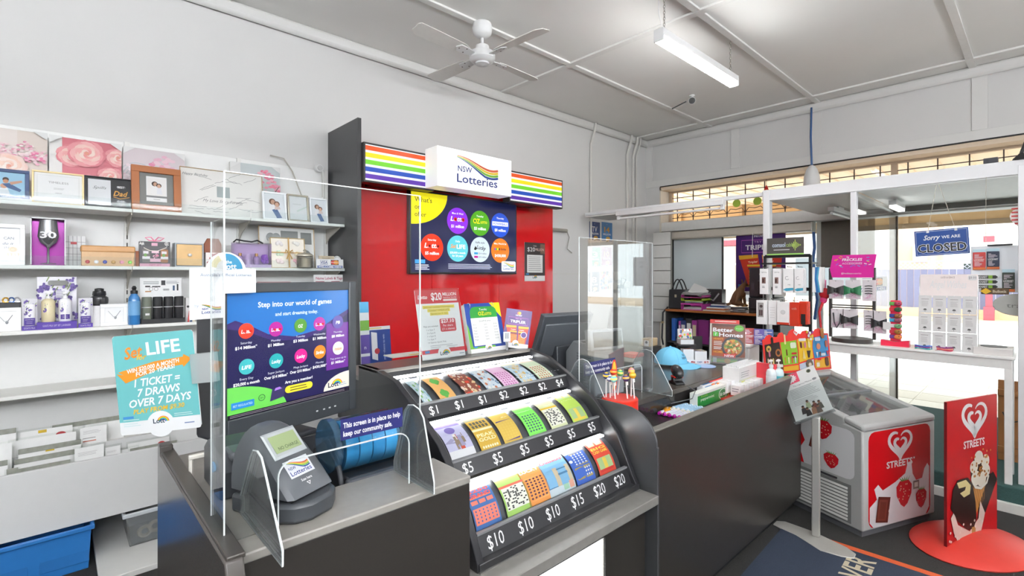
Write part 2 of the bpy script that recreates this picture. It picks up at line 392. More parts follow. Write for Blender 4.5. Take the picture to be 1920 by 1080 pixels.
BOX('retaining_bank', mat('#dcbd97', .9), fe, -.1, .3, -3.6, 3.2, -.1, .36)
def vpost(label, x, y, H=3.0):
    t = thing('verandah_post', label, 'post', (x, y, 0)); BOX('shaft', mat('#a8525c', .6), t, -.09, .09, -.09, .09, 0, H, bevel=.01)
    BOX('base', mat('#a8525c', .6), t, -.14, .14, -.14, .14, 0, .5, bevel=.01); BOX('band', mat('#e9e2dc', .6), t, -.1, .1, -.1, .1, .95, 1.0)
    BOX('head', mat('#a8525c', .6), t, -.14, .14, -.14, .14, 2.8, 3.0); return t
vpost('red verandah post across the street below the whiteboard', 24.3, 1.37, 1.7)
vpost('red verandah post across the street past the purple poster', 23.6, 10.9)
t = thing('verandah_railing', 'white baluster railing across the street under a red roof edge', 'railing', (24, 11.6, 0))
BOX('roof_edge', mat('#a8525c', .6), t, -.3, .6, -2.6, 3, 3.05, 3.3); BOX('valance', mat('#f0ece8', .6), t, -.2, .5, -2.6, 3, 3.3, 3.9)
for i in range(26): BOX('baluster', pwhite, t, -.03, .03, -2.5+i*.21, -2.4+i*.21, 2.2, 2.95)
BOX('rail', pwhite, t, -.05, .05, -2.6, 3, 2.12, 2.2)
t = thing('street_lamp', 'green street lamp post with glass lantern outside the window', 'street lamp', (13.2, 6.02, -.1))
MB().lathe([(.12, 0), (.12, .3), (.05, .4), (.045, 1.75), (.07, 1.8), (.03, 1.85)], 12).build('post', mat('#5f9f84', .5), t, smooth=True)
MB().lathe([(.06, 1.85), (.13, 2.15), (.13, 2.17), (.02, 2.28)], 6).build('lantern', mat('#dfe6e2', .3), t)
# ================================================================ ceiling things
def strip_lamp(label, x, y, z=3.3, on=LAMP, L=1.28):
    t = thing('strip_lamp', label, 'lamp', (x, y, z), group='hanging strip lamps')
    BOX('housing', pwhite, t, -L/2+.008, L/2-.008, -.039, .039, .03, .085, bevel=.004)
    BOX('diffuser', mat('#ffffff', .5, var=0, emit=on), t, -L/2+.01, L/2-.01, -.036, .036, -.005, .03, bevel=.006)
    for s in (-1, 1):
        BOX('end_cap', pwhite, t, *sorted((s*L/2, s*(L/2-.012))), -.041, .041, -.006, .086, bevel=.004)
        m = MB(); n = int((ZC-z-.085)/.022)
        for k in range(n):
            zc = .085+.022*(k+.5)
            m.tube([(s*(L/2-.08)+(math.cos(a)*.007 if k % 2 else 0), (0 if k % 2 else math.cos(a)*.007), zc+math.sin(a)*.014) for a in [i*math.pi/3 for i in range(6)]], .0022, 4, closed=True)
        m.build('chain', mat('#8d8a80', .4, metal=.7), t)['kind'] = 'stuff'
    if on:
        MB().tube([(-L/2+.08, .0, .085), (-L/2+.02, .01, .2), (-L/2+.03, .02, .4)], .003, 5).build('flex', pwhite, t)
    return t
strip_lamp('lit white strip lamp hanging on two chains beside the ceiling fan', 3.84, 1.9)
for k, (a, b, L) in enumerate(((-2.2, -.6, 1.6), (.3, -1.5, 2.4), (2.9, -2.8, 2.0), (-1.8, -2.8, 2.4))):  # uplights added out of view to brighten the ceiling and room
    t = thing('fill_batten', ('added unseen fill batten over the stationery end of the shop', 'added unseen fill batten over the customer floor', 'added unseen fill batten near the shop entrance', 'added unseen fill batten over the back corner')[k], 'lamp', (a, b, 2.62), group='added fill battens')
    up = True
    BOX('housing', pwhite, t, -L/2, L/2, *((-.025, .025, .06, .1) if not up else (-.09, .09, -.03, .0)), bevel=.006)
    for q in (-.05, .05): MB().cyl((-L/2+.03, q, .03), (L/2-.03, q, .03), .018, n=10).build('tube', mat('#f6f9ff', .5, var=0, emit=FILL_TUBE), t, smooth=True)
    for q in (-1, 1): MB().cyl((q*L*.4, 0, .1), (q*L*.4, 0, 1.08), .006, n=6).build('rod', pwhite, t); BOX('tube_holder', pwhite, t, *sorted((q*L/2, q*(L/2-.03))), -.075, .075, .0, .1)
f = thing('ceiling_fan', 'white four blade ceiling fan with round motor hub', 'fan', (2.6, 3.17, 3.4))
MB().lathe([(.03, .3), (.075, .285), (.085, .25), (.075, .2), (.05, .175), (.02, .165)], 20).build('canopy', pwhite, f, smooth=True)
MB().cyl((0, 0, .1), (0, 0, .2), .013).build('rod', pwhite, f, smooth=True)
MB().lathe([(.03, .115), (.055, .1), (.062, .06), (.06, .05), (.1, .045), (.108, .03), (.108, -.01), (.09, -.03), (.06, -.04)], 24).build('motor', pwhite, f, smooth=True)
MB().lathe([(.06, -.038), (.055, -.052), (.02, -.056), (.008, -.062)], 20).build('switch_cap', mat('#dfe0e0', .25), f, smooth=True)
for k in range(4):
    M = Matrix.Rotation(math.radians(90*k+4), 4, 'Z') @ Matrix.Rotation(math.radians(12), 4, 'X')
    pts = [(.17, -.04), (.22, -.058), (.5, -.068), (.63, -.066), (.675, -.03), (.675, .05), (.655, .07), (.5, .068), (.22, .058), (.17, .04)]
    b = MB().prism(pts, .008, .014, 'z', M).build('blade', mat('#dcdad4', .4), f)
    MB().prism([(.085, -.02), (.15, -.035), (.25, -.04), (.28, 0), (.25, .04), (.15, .035), (.085, .02)], .001, .008, 'z', M).build('blade_iron', pwhite, b)
    m = MB()
    for (a, c) in ((.19, -.025), (.19, .025), (.25, 0)): m.cyl(M @ Vector((a, c, -.001)), M @ Vector((a, c, .002)), .006, n=8)
    m.build('screw', mat('#6d6a62', .4, metal=.6), b)['kind'] = 'stuff'
c = thing('security_camera', 'small round security camera with antenna on the ceiling', 'camera', (5.45, 2.8, ZC))
MB().lathe([(.03, 0), (.03, -.012), (.012, -.02), (.012, -.05)], 14).build('mount', pwhite, c, smooth=True)
d = (Vector((0, 0, CAMH))-Vector((5.45, 2.8, ZC))).normalized()
MB().cyl(Vector((0, 0, -.06))-d*.06, Vector((0, 0, -.06))+d*.05, .036, .04, 16).build('body', pwhite, c, smooth=True)
MB().cyl(Vector((0, 0, -.06))+d*.05, Vector((0, 0, -.06))+d*.056, .036, .034, 16).build('lens', mat('#30302f', .25), c)
MB().cyl((-.02, .06, -.06), (-.1, .2, -.13), .007, n=6).build('antenna', black, c)

# ================================================================ white shelving along the wall
SY = 3.9
su = thing('gift_shelving', 'white slotted wall shelving carrying photo frames and gifts', 'shelving', (0, YT, 0))
shelfm = mat('#e9e8e3', .45, var=.03); linerm = mat('#e6e6e4', .5, var=.02)
for k, x in enumerate((-1.0, -.33, .36, 1.04)):
    x1 = (-.33, .36, 1.04, 1.745)[k]
    BOX('back_panel', linerm, su, x+.012, x1-.012, -.03, -.002, .1, 2.5, bevel=.002)
    if k:
        u = BOX('upright', mat('#dddcd8', .4), su, x-.014, x+.014, -.05, -.002, .1, 2.5)
        m = MB()
        for i in range(44): m.box(x-.004, x+.004, -.0515, -.05, .15+i*.053, .178+i*.053)
        m.build('slot', mat('#55534f', .7), u)['kind'] = 'stuff'
BOX('upright', mat('#dddcd8', .4), su, 1.7, 1.728, -.05, -.002, .1, 2.5)
SZ = (2.02, 1.66, 1.29, .93, .42)
for si, z in enumerate(SZ):
    for k, x in enumerate((-1.0, -.32, .362, 1.042)):
        x1 = (-.325, .36, 1.04, 1.746)[k]
        yf = SY-YT if si < 4 else 3.62-YT
        s = BOX('shelf', shelfm, su, x, x1, yf, -.05, z-.022, z, bevel=.003)
        if si < 2: BOX('clear_lip', glass('#fafcfc', .06, opac=.03), s, x+.002, x1-.002, yf-.004, yf-.001, z-.02, z+.055)
    for x in (-.33, .36, 1.04, 1.714):
        if si < 4: MB().prism([(-.05, z-.022), (SY-YT+.03, z-.022), (SY-YT+.03, z-.034), (-.12, z-.1), (-.05, z-.15)], x-.003, x+.003, 'x').build('bracket', mat('#b9b4a8', .4, metal=.3), su)
# tiered card rack: white slanted front panel
rk = thing('card_rack', 'white tiered card rack front panel below the shelving', 'rack', (0, 3.6, 0))
BOX('front_panel', mat('#dededd', .5, var=.02), rk, -1, 1.55, -.02, 0, .245, .585, bevel=.003)
BOX('rack_tray', shelfm, rk, -1, 1.55, 0, .26, .46, .475); BOX('rack_tray', shelfm, rk, -1, 1.55, .26, .5, .55, .57)
BOX('tier_panel', mat('#dededd', .5, var=.02), rk, -1, 1.55, .25, .26, .475, .6)
dp = thing('divider_panel', 'tall charcoal divider panel between shelving and the red wall', 'panel', (1.765, 3.965, 0))
BOX('panel_sheet', mat('#37383a', .3, var=.08), dp, -.015, .015, -.285, .285, 0, 2.845, bevel=.002); BOX('edge_strip', mat('#3a3a3b', .35), dp, -.016, .016, -.289, -.285, 0, 2.845)

# ================================================================ red feature wall, screen and lit signs
rw = thing('red_feature_panel', 'glossy red wall panel behind the large hanging screen', 'panel', (3.05, 4.0, 0))
for k in range(3): BOX('red_sheet', mat('#c4121a', .08, var=.01), rw, -1.27+k*.845, -1.27+k*.845+.842, -.05, -.02, .7, 2.62, bevel=.0015)
BOX('frame', mat('#8c1015', .5), rw, -1.26, 1.26, -.02, .25, .7, 2.6)
bc = thing('back_bench', 'dark grey back bench under the red wall panel', 'bench', (3.1, 3.75, 0))
BOX('cabinet', dark, bc, -1.3, 1.6, -.3, .2, 0, .72, bevel=.003); BOX('bench_top', mat('#77746f', .35, var=.08), bc, -1.31, 1.6, -.32, .2, .72, .75, bevel=.004)
tv = thing('wall_screen', 'large wall screen showing coloured game circles on dark blue', 'screen', (3.01, 3.95, 2.0))
TW, TH = 1.325, .765
BOX('casing', black, tv, -TW/2, TW/2, -.06, -.004, -TH/2, TH/2, bevel=.006); BOX('wall_mount', black, tv, -.2, .2, -.004, .02, -.2, .2)
P = Print(16, 9.2, '#1d2147')
P.poly([(0, 9.2), (0, 5.5)]+[(4.9*math.sin(a), 9.2-3.7*math.cos(a)) for a in [i*math.pi/24 for i in range(1, 13)]], '#f7ea14')
for s, y in (("What's", 8.1), ('on', 7.25), ('offer', 6.4)): P.text(s, .45, y, .58, '#1d1d1b', al='l')
cir = (('Mon & Wed', 'Lotto', '$1 million', 6.4, 6.3, '#8a2be2'), ('Tuesday', 'OZ', '$3 million', 9.85, 6.25, '#4ea11f'), ('Thursday', 'POWERBALL', '$8 million', 13.2, 6.25, '#2552c8'),
       ('Saturday', 'Lotto', '$5 million', 2.75, 2.9, '#e8391d'), ('Daily', 'Set', '$20,000 a month', 6.4, 2.9, '#5cc3cf'), ('Raffle style', 'Lucky', '$14 million', 9.85, 2.9, '#c9d7e3'), ('Mon, Wed & Sat', 'Strike', '$430,000', 13.2, 2.9, '#ee7612'))
for d, n, v, x, y, c in cir:
    P.circ(x, y, 1.55, c, 1.6, 32); dk = '#23262f' if n == 'Lucky' else '#ffffff'
    P.text(d, x, y+.78, .24, dk, bold=.01, maxw=2.1)
    if n == 'Lotto':
        P.text('Lotto', x, y-.05, .58, '#ffffff', w=2.1, bold=.04, shear=.2)
        for ox in (-.33, .82): P.circ(x+ox, y+.17, .24, '#c9261c', n=12); P.circ(x+ox, y+.17, .11, '#3a130c', n=10)
    elif n == 'OZ': P.text('OZ', x-.55, y-.05, .62, '#f7e617', w=1.05, bold=.04); P.text('LOTTO', x+.62, y, .3, '#f7e617', w=1.05, bold=.02); P.circ(x-.82, y+.28, .16, '#2c7b1d', n=10)
    elif n == 'POWERBALL': P.rect(x-1.35, y-.12, x+1.35, y+.42, '#ffffff'); P.text('POWERBALL', x, y, .32, '#2552c8', w=2.4, bold=.04, shear=.2)
    elif n == 'Set': P.text('Set', x-.65, y+.05, .48, '#ee8d2d', w=.85, shear=.3, bold=.02); P.text('LIFE', x+.5, y, .52, '#ffffff', w=1.3, bold=.05)
    elif n == 'Lucky': P.text('Lucky', x+.15, y, .52, '#1c1c1c', w=1.5, shear=.3, bold=.02, ang=-8); P.poly([(x-1.0, y), (x-.75, y+.45), (x-.5, y+.1), (x-.7, y-.1)], '#1c1c1c')
    else:
        for i, cc in enumerate(('#7a3fb5', '#2ea843', '#f5e61a', '#1b1b1b')): P.rect(x-1.0+i*.24, y+.02, x-.8+i*.24, y+.32, cc)
        P.text('Strike', x+.5, y+.04, .3, '#301208', w=.95, bold=.03, shear=.2)
    if n == 'Lucky':
        for i, (a, cc) in enumerate((('$14 million', '#2d8fc4'), ('$10 million', '#b01786'))): P.rect(x-.95, y-.62-i*.45, x-.35, y-.36-i*.45, cc); P.text(a, x+.4, y-.6-i*.45, .24, dk, w=1.25)
    elif n == 'Set': P.text(v, x, y-.62, .24, dk, bold=.02, maxw=2.6); P.text('for 20 years', x, y-1.0, .24, dk, bold=.02)
    else: P.text(v, x, y-.85, .36, dk, w=1.9, bold=.03)
P.rect(.45, 1.0, 1.8, 1.45, '#4aa0dc'); P.lines(.5, 2.4, .8, 4, .17, .07, '#dfe4f2'); P.lines(5.0, 11.8, .95, 4, .17, .07, '#c6cbe0', .1)
P.rrect(13.4, .15, 15.9, 1.5, .2, '#e8edf3').nsw(13.7, .3, 1.9, 1.1)
P.build('screen_picture', tv, (-TW/2+.014, -.0605, -TH/2+.016), (TW-.028, 0, 0), (0, 0, TH-.034), printmat(.12, .4))
# rainbow signs either side of the lit white box
def rainbow(label, x0, x1, yf, z0, z1):
    t = thing('rainbow_sign', label, 'sign', ((x0+x1)/2, yf, z0), group=None); w2 = (x1-x0)/2; h = z1-z0
    BOX('casing', mat('#2c2c2c', .4), t, -w2, w2, 0, .1, 0, h, bevel=.003); BOX('bracket', charcoal, t, -w2*.5, w2*.5, .1, .35, .02, .06)
    P = Print(100, 20, '#ffffff')
    for i, c in enumerate(('#5b2ea6', '#1d4fb5', '#74d12c', '#fae516', '#e8571c')): P.rect(0, 1.0+i*3.95, 100, 3.6+i*3.95, c)
    P.build('stripe_print', t, (-w2+.015, -.0005, .016), (2*w2-.03, 0, 0), (0, 0, h-.032), printmat(.3, .2))
YS = 3.64
a, b = onY(678, 247, YS), onY(814, 300, YS); rainbow('wide rainbow striped sign against the charcoal divider panel', 1.783, b.x, YS, 2.34, 2.655)
a, b = onY(955, 300, YS), onY(1055, 300, YS); rainbow('rainbow striped sign on the conduit side of the white lit box', a.x, b.x, YS, 2.34, 2.655)
YN = 3.45; a, b = onY(820, 300, YN), onY(959, 300, YN); z0, z1 = onY(820, 348, YN).z, onY(820, 272, YN).z
t = thing('lottery_sign', 'white illuminated box sign with blue lettering and a rainbow wave', 'sign', ((a.x+b.x)/2, YN, z0)); w2 = (b.x-a.x)/2; h = z1-z0
BOX('light_box', mat('#ffffff', .3, var=0, emit=.12), t, -w2, w2, 0, .185, 0, h, bevel=.004); BOX('bracket', charcoal, t, -w2*.4, w2*.4, .185, .55, .05, .1)
Print(100, 46).nsw(24, 6, 56, 34).build('lettering', t, (-w2, -.0005, 0), (2*w2, 0, 0), (0, 0, h), printmat(.3))
MB().tube([(4.22, 4.2, 2.18), (4.85, 4.2, 2.18)], .022, 10).build('pipe', mat('#9d998f', .4), wl)
MB().tube([(4.85, 4.2, 2.18), (4.9, 4.2, 2.1), (4.88, 4.22, 1.95), (4.98, 4.22, 1.9)], .006, 6).build('cable', mat('#8d8a82', .5), wl)

# ================================================================ counters
ctop = mat('#6f6c67', .28, var=.12, scale=14); cfront = mat('#2b2825', .38, var=.12, scale=220); cdark = mat('#2c2928', .3, var=.1, scale=16)
tc = thing('terminal_counter', 'grey laminate counter under the ticket checker with a raised end panel', 'counter', (0, 0, 0))
BOX('front_panel', cfront, tc, .28, .885, 1.135, 1.16, 0, 1.0, bevel=.002)
MB().prism([(.28, 1.13), (.885, 1.13), (.885, 1.325), (.56, 1.325), (.56, 1.9), (.28, 1.9)], 1.0, 1.022, 'z').build('worktop', mat('#8a8680', .3, var=.12, scale=40), tc, bevel=.004)
BOX('low_bench', mat('#2b2b2d', .4), tc, .56, .86, 1.33, 1.9, .84, .86); BOX('inner_rail', mat('#a5a29c', .35), tc, .56, .86, 1.7, 1.72, .93, .96)
BOX('side_panel', mat('#37332f', .25, var=.08), tc, .86, .885, 1.16, 1.9, 0, 1.0)
MB().prism([(1.08, 0), (1.08, 1.0), (1.095, 1.035), (1.9, 1.035), (1.9, 1.06), (1.95, 1.06), (1.96, 0)], .245, .28, 'x').build('end_panel', mat('#4a4643', .2, var=.06), tc, bevel=.004)
BOX('edge_band', mat('#3c3834', .3), tc, .25, .285, 1.1, 1.93, 1.03, 1.042, bevel=.003)
BOX('back_panel', charcoal, tc, .28, .885, 1.87, 1.9, 0, 1.0)
# ticket counter with lit panel
kc = thing('ticket_counter', 'low dark counter with a lit white front panel under the ticket case', 'counter', (0, 0, 0))
BOX('body', cfront, kc, .89, 1.862, 1.17, 1.95, .05, .635, bevel=.002)
MB().box(.89, 1.872, 1.11, 1.95, .635, .672).build('ledge', mat('#777470', .3, var=.15, scale=30), kc, bevel=.003)
lb = BOX('light_panel', mat('#ffffff', .4, var=0, emit=1.1), kc, .93, 1.545, 1.158, 1.17, .06, .595)
BOX('frame_strip', mat('#9a9893', .25, metal=.7), lb, 1.545, 1.557, 1.152, 1.172, .05, .61); BOX('frame_strip', mat('#9a9893', .25, metal=.7), lb, .92, 1.557, 1.152, 1.172, .595, .607)
BOX('lower_step', charcoal, kc, 1.6, 1.872, 1.2, 1.95, 0, .05)
# main service counter with sunken sweet tray
mc = thing('service_counter', 'long charcoal service counter with a sunken tray along its front', 'counter', (0, 0, 0))
BOX('front_panel', mat('#2c2926', .33, var=.1, scale=30), mc, 1.885, 3.82, 1.14, 1.175, .09, .93, bevel=.003)
BOX('front_cap', mat('#6d6963', .3, var=.08), mc, 1.885, 3.82, 1.138, 1.178, .926, .934, bevel=.002)
BOX('kick_board', black, mc, 1.9, 3.78, 1.2, 1.23, 0, .09)
BOX('tray_floor', cdark, mc, 1.9, 3.82, 1.175, 1.5, .8, .815); BOX('tray_riser', mat('#2e2b2b', .12), mc, 1.9, 3.82, 1.5, 1.515, .815, .905)
BOX('worktop', mat('#443f3a', .25, var=.1, scale=30), mc, 1.9, 3.86, 1.475, 2.25, .905, .935, bevel=.004)
BOX('end_board', cfront, mc, 3.8, 3.835, 1.16, 2.2, 0, .905, bevel=.003); BOX('inner_board', charcoal, mc, 1.9, 3.8, 2.2, 2.22, 0, .905)
arc = [(1.14+.16-.16*math.cos(a), .87+.15*math.sin(a)) for a in [i*math.pi/16 for i in range(9)]]
MB().prism([(1.115, 0), (1.115, .87)]+[(y-.02, z) for y, z in arc]+[(1.9, 1.03), (1.9, 0)], 1.872, 1.885, 'x').build('curved_end', mat('#3c3d3f', .32, var=.1, scale=6), mc, bevel=.002)

# ================================================================ scratch ticket case
case = thing('ticket_case', 'black sloped ticket case with three lit glass tiers of tickets', 'display case', (0, 0, 0))
CX0, CX1 = 1.0, 1.85
tiers = (((1.60, 1.112), (1.68, 1.185), (1.83, 1.195)), ((1.40, .95), (1.455, 1.045), (1.572, 1.062)), ((1.25, .76), (1.28, .865), (1.376, .894)))
strips = (((1.598, 1.112), (1.572, 1.066)), ((1.398, .95), (1.372, .897)), ((1.248, .76), (1.222, .70)))
def tpt(k, u, off=0.0):
    a, b, c = tiers[k]; y = (1-u)**2*a[0]+2*u*(1-u)*b[0]+u*u*c[0]; z = (1-u)**2*a[1]+2*u*(1-u)*b[1]+u*u*c[1]
    dy = 2*(1-u)*(b[0]-a[0])+2*u*(c[0]-b[0]); dz = 2*(1-u)*(b[1]-a[1])+2*u*(c[1]-b[1]); L = math.hypot(dy, dz)
    return y-dz/L*off, z+dy/L*off
cblack = mat('#28282a', .3)
prof = [(1.95, .672), (1.2, .672), (1.2, .70), (1.3, .9), (1.42, 1.02), (1.58, 1.12), (1.72, 1.19), (1.86, 1.215), (2.02, 1.215), (2.02, .672)]
for a, b in ((CX0-.035, CX0-.008), (CX1-.012, CX1+.012)): MB().prism(prof, a, b, 'x').build('side_cheek', mat('#27272a', .35, var=.1), case, bevel=.003)
BOX('top_shelf', mat('#56534f', .3, var=.1), case, CX0-.035, CX1+.012, 1.845, 2.02, 1.2, 1.215, bevel=.002)
BOX('back_board', charcoal, case, CX0-.03, CX1, 2.0, 2.018, .672, 1.2); BOX('base_rail', cblack, case, CX0-.03, CX1+.01, 1.195, 1.3, .672, .7, bevel=.003)
BOX('base_strip', mat('#8d8b86', .3, metal=.6), case, CX0-.03, CX1+.01, 1.19, 1.2, .672, .677)
for k in range(3):
    m = MB().grid(lambda u, v: (CX0+u*(CX1-CX0-.012), *tpt(k, v, -.03)), 1, 8); m.build('tier_lining', mat('#3b3c40', .4), case, fixn=False, smooth=True)
    m = MB().grid(lambda u, v: (CX0+u*(CX1-CX0-.012), *tpt(k, v, 0)), 1, 8); m.build('tier_glass', glass('#fbfdfd', .12, rough=.0), case, fixn=False, smooth=True)
    (y0, z0), (y1, z1) = strips[k]
    m = MB().add([(x, *p) for x in (CX0-.005, CX1-.01) for p in ((y0, z0), (y1, z1), (y1+.03, z1), (y0+.03, z0-.01))], [(0, 1, 2, 3), (4, 7, 6, 5), (0, 4, 5, 1), (1, 5, 6, 2), (2, 6, 7, 3), (3, 7, 4, 0)])
    st = m.build('price_strip', cblack, case)
    nn = Vector((0, -(z0-z1), (y0-y1))).normalized()
    MB().box(CX0, CX1-.012, y0-.004, y0+.01, z0-.001, z0+.006).build('strip_edge', mat('#77787a', .25), case)
    yt, zt = tiers[k][2]
    ls = MB().box(CX0+.01, CX1-.03, yt-.02, yt+.002, zt-.02, zt-.012).build('light_strip', mat('#ffffff', .5, var=0, emit=9.0), case)
    pr = (('$1', '$1', '$1', '$2', '$2', '$2', '$4'), ('$5',)*6, ('$10', '$10', '$10', '$15', '$20', '$20'))[k]
    n = len(pr); pw = (CX1-CX0-.012)/n
    for i, tx in enumerate(pr):
        P = Print(100/n, 6.5, '#2c2c2f'); P.text(tx, 50/n, 1.2, 4.2, '#ffffff'); P.build('price_label', case, (CX0+i*pw+.001, y1-.0004, z1), (pw-.002, 0, 0), (0, y0-y1, z0-z1))

# ================================================================ white timber frame boxing in the window
XE = 5.15
en = thing('window_enclosure', 'white timber frame with roof boards boxing in the shop window', 'frame', (XE, 0, 0))
wp = mat('#dcdcdd', .35, var=.02)
BOX('beam', wp, en, -.03, .03, -3.0, 1.9, 2.33, 2.44, bevel=.004); BOX('beam', wp, en, -.025, .025, 1.9, 4.12, 2.385, 2.425, bevel=.003)
BOX('roof_board', mat('#d8d6d2', .5), en, -.02, .5, 3.3, 4.12, 2.365, 2.385, bevel=.003)
BOX('beam_rail', mat('#e6e6e6', .4), en, -.036, -.03, -3.0, 1.9, 2.335, 2.34)
BOX('post', wp, en, -.04, .04, 1.83, 1.89, 0, 2.42, bevel=.004)
BOX('post', wp, en, -.03, .03, 1.12, 1.165, .17, 2.34, bevel=.003)
BOX('post', wp, en, -.3, -.24, .05, .13, .17, 2.36, bevel=.003)
BOX('roof_board', mat('#f3e8e2', .6), en, .03, 1.6, 1.16, 1.86, 2.335, 2.355)
BOX('roof_board', mat('#f6f5f4', .5), en, .03, 1.5, -3.0, 1.12, 2.335, 2.355)
BOX('fascia', mat('#77756f', .5), en, 1.5, 1.55, -3.0, 1.12, 2.28, 2.36)
BOX('pane', glass('#fbfcfc', .4), en, .03, 1.8, 1.138, 1.144, .2, 2.33); BOX('pane_rail', mat('#d5d2cc', .4), en, .03, 1.85, 1.125, 1.16, 2.3, 2.335)
BOX('pane_edge', mat('#6a6358', .4), en, 1.8, 1.82, 1.13, 1.15, .15, 2.3)
# ================================================================ goods on the shelving
def spanY(x0, x1, Y): return onY(x0, 500, Y).x, onY(x1, 500, Y).x
def hz(px, py, Y, z): return onY(px, py, Y).z - z
def on_shelf(name, label, cat, x0, x1, Y, z, group=None, tilt=0, lift=0.0):
    a, b = spanY(x0, x1, Y); return thing(name, label, cat, ((a+b)/2, Y, z+lift), group=group, rot=(-math.radians(tilt), 0, 0)), b-a
def frame_bars(t, m, w, h, fw, d=.018, z0=0.0, bevel=.002):
    for a in ((-w/2, w/2, 0, d, z0, z0+fw), (-w/2, w/2, 0, d, z0+h-fw, z0+h), (-w/2, -w/2+fw, 0, d, z0+fw, z0+h-fw), (w/2-fw, w/2, 0, d, z0+fw, z0+h-fw)):
        BOX('frame_bar', m, t, *a, bevel=bevel)
def pframe(label, x0, x1, top, Y, z, col, fw, paint, tilt=9, name='photo_frame', cat='photo frame', group=None, W=None, d=.018, rough=.4, metal=0, lift=0.0, h=None):
    t, w = on_shelf(name, label, cat, x0, x1, Y, z, group, tilt, lift)
    h = h or hz((x0+x1)/2, top, Y, z)/math.cos(math.radians(tilt))
    frame_bars(t, mat(col, rough, metal), w, h, fw, d)
    BOX('backing', mat('#8a7a66', .7), t, -w/2+.002, w/2-.002, d*.6, d*.9, .002, h-.002)
    BOX('easel_leg', mat('#8a7a66', .7), t, -.02, .02, d, d+.004, 0.01, h*.6)
    W = W or 100.0; H = W*(h-2*fw)/(w-2*fw); P = Print(W, H); paint(P, W, H)
    P.build('picture', t, (-w/2+fw, d*.55, fw), (w-2*fw, 0, 0), (0, 0, h-2*fw), printmat(.2))
    return t
rr = random.Random(5)
def rose(P, cx, cy, r, cols=('#d9707c', '#e88f94', '#f2aeac', '#f7c9c0', '#eda29d', '#f9dcd0', '#e58a88')):
    for k in range(7):
        q = r*(1-k*.14); n = 7 if k < 4 else 5
        for i in range(n):
            a = 2*math.pi*i/n+k*.7; P.circ(cx+math.cos(a)*q*.42, cy+math.sin(a)*q*.4, q*.6, cols[(k+i % 2) % 7], q*.54, 12)
    P.circ(cx, cy, r*.12, '#d98a70', n=8)
def blossom(P, cx, cy, r, c):
    for i in range(26):
        a = rr.random()*6.28; q = r*math.sqrt(rr.random()); P.circ(cx+q*math.cos(a), cy+q*math.sin(a), r*.22, c[i % len(c)], r*.14, 7)
def cv1(P, W, H):
    P.rect(0, 0, W, H, '#eadfd8'); P.rect(W*.1, H*.4, W*.32, H, '#d8c9bd'); P.rect(W*.6, H*.4, W, H, '#e3d5ca')
    for i in range(9): blossom(P, W*(.08+.1*i), H*(.6+.2*rr.random()), 13, ('#f3d4d6', '#e8b6bf', '#f7e6e4', '#dc86a2'))
    rose(P, W*.5, H*.5, 24, ('#f0c9be', '#f3d5c8', '#eec2ae', '#f6e1d6', '#f2cbb8', '#f8eadf', '#e8b09c')); blossom(P, W*.85, H*.62, 14, ('#e06b98', '#f0a7bf', '#f6d0da'))
def cv2(P, W, H):
    P.rect(0, 0, W, H, '#cf5f6e'); P.rect(0, 0, W*.17, H, '#eeebe7')
    for x, y, r in ((.3, .25, 25), (.3, .75, 22), (.95, .8, 20), (.9, .2, 22), (.5, .8, 27), (.84, .5, 20), (.55, .3, 28)): rose(P, W*x, H*y, r)
def cv3(P, W, H):
    P.rect(0, 0, W, H, '#dccfd3')
    for i in range(4): P.ring(W*.22, H*.55, 12+i*5, 13.5+i*5, '#b9bdc2', 0, 180)
    blossom(P, W*.15, H*.6, 20, ('#ecd8dd', '#f3e8ea', '#dfb7c3')); blossom(P, W*.6, H*.62, 26, ('#eba9c0', '#f3c8d6', '#e386a7', '#f7dde5')); blossom(P, W*.65, H*.72, 24, ('#eab4c8', '#f2ccd8'))
def cv4(P, W, H):
    P.rect(0, 0, W, H, '#ccd5d6'); P.rect(0, 0, W*.2, H, '#e8e8e6')
    for x, y in ((.7, .75), (.8, .4), (.68, .15), (.85, .62)): blossom(P, W*x, H*y, 20, ('#ef8fa6', '#e4708c', '#f5bcc8'))
    P.stroke([(W*.95, H*.3), (W*.85, H*.5), (W*.97, H*.65)], 2, '#6a4a3c')
for lab, x0, x1, top, fn in (('pink floral canvas with a large ranunculus at the end of the shelf', -60, 89, 240, cv1), ('canvas print of coral pink roses on the top shelf', 92, 228, 262, cv2),
                            ('canvas print of pale pink blossom and a grey birdcage behind a wooden frame', 231, 347, 281, cv3), ('canvas print of deep pink blossom behind the signature board', 432, 526, 308, cv4)):
    t, w_ = on_shelf('canvas_print', lab, 'canvas', x0, x1, 4.13, 2.02, 'flower canvases on the top shelf', 2)
    h_ = hz((x0+x1)/2, top, 4.13, 2.02); BOX('stretched_canvas', mat('#efeeea', .6), t, -w_/2, w_/2, 0, .03, 0, h_, bevel=.003)
    P = Print(100, 100*h_/w_); fn(P, 100, 100*h_/w_)
    c = 14; P.poly([(0, P.H), (c*1.4, P.H), (0, P.H-c)], '#f0f0ee'); P.poly([(100, P.H), (100-c*1.4, P.H), (100, P.H-c)], '#f0f0ee')
    P2 = P; n = len(P.v); P.v = [(min(max(x, 0), 100), min(max(y, 0), P.H), l) for x, y, l in P.v]
    P.build('picture', t, (-w_/2, -.0002, 0), (w_, 0, 0), (0, 0, h_), printmat(.35))
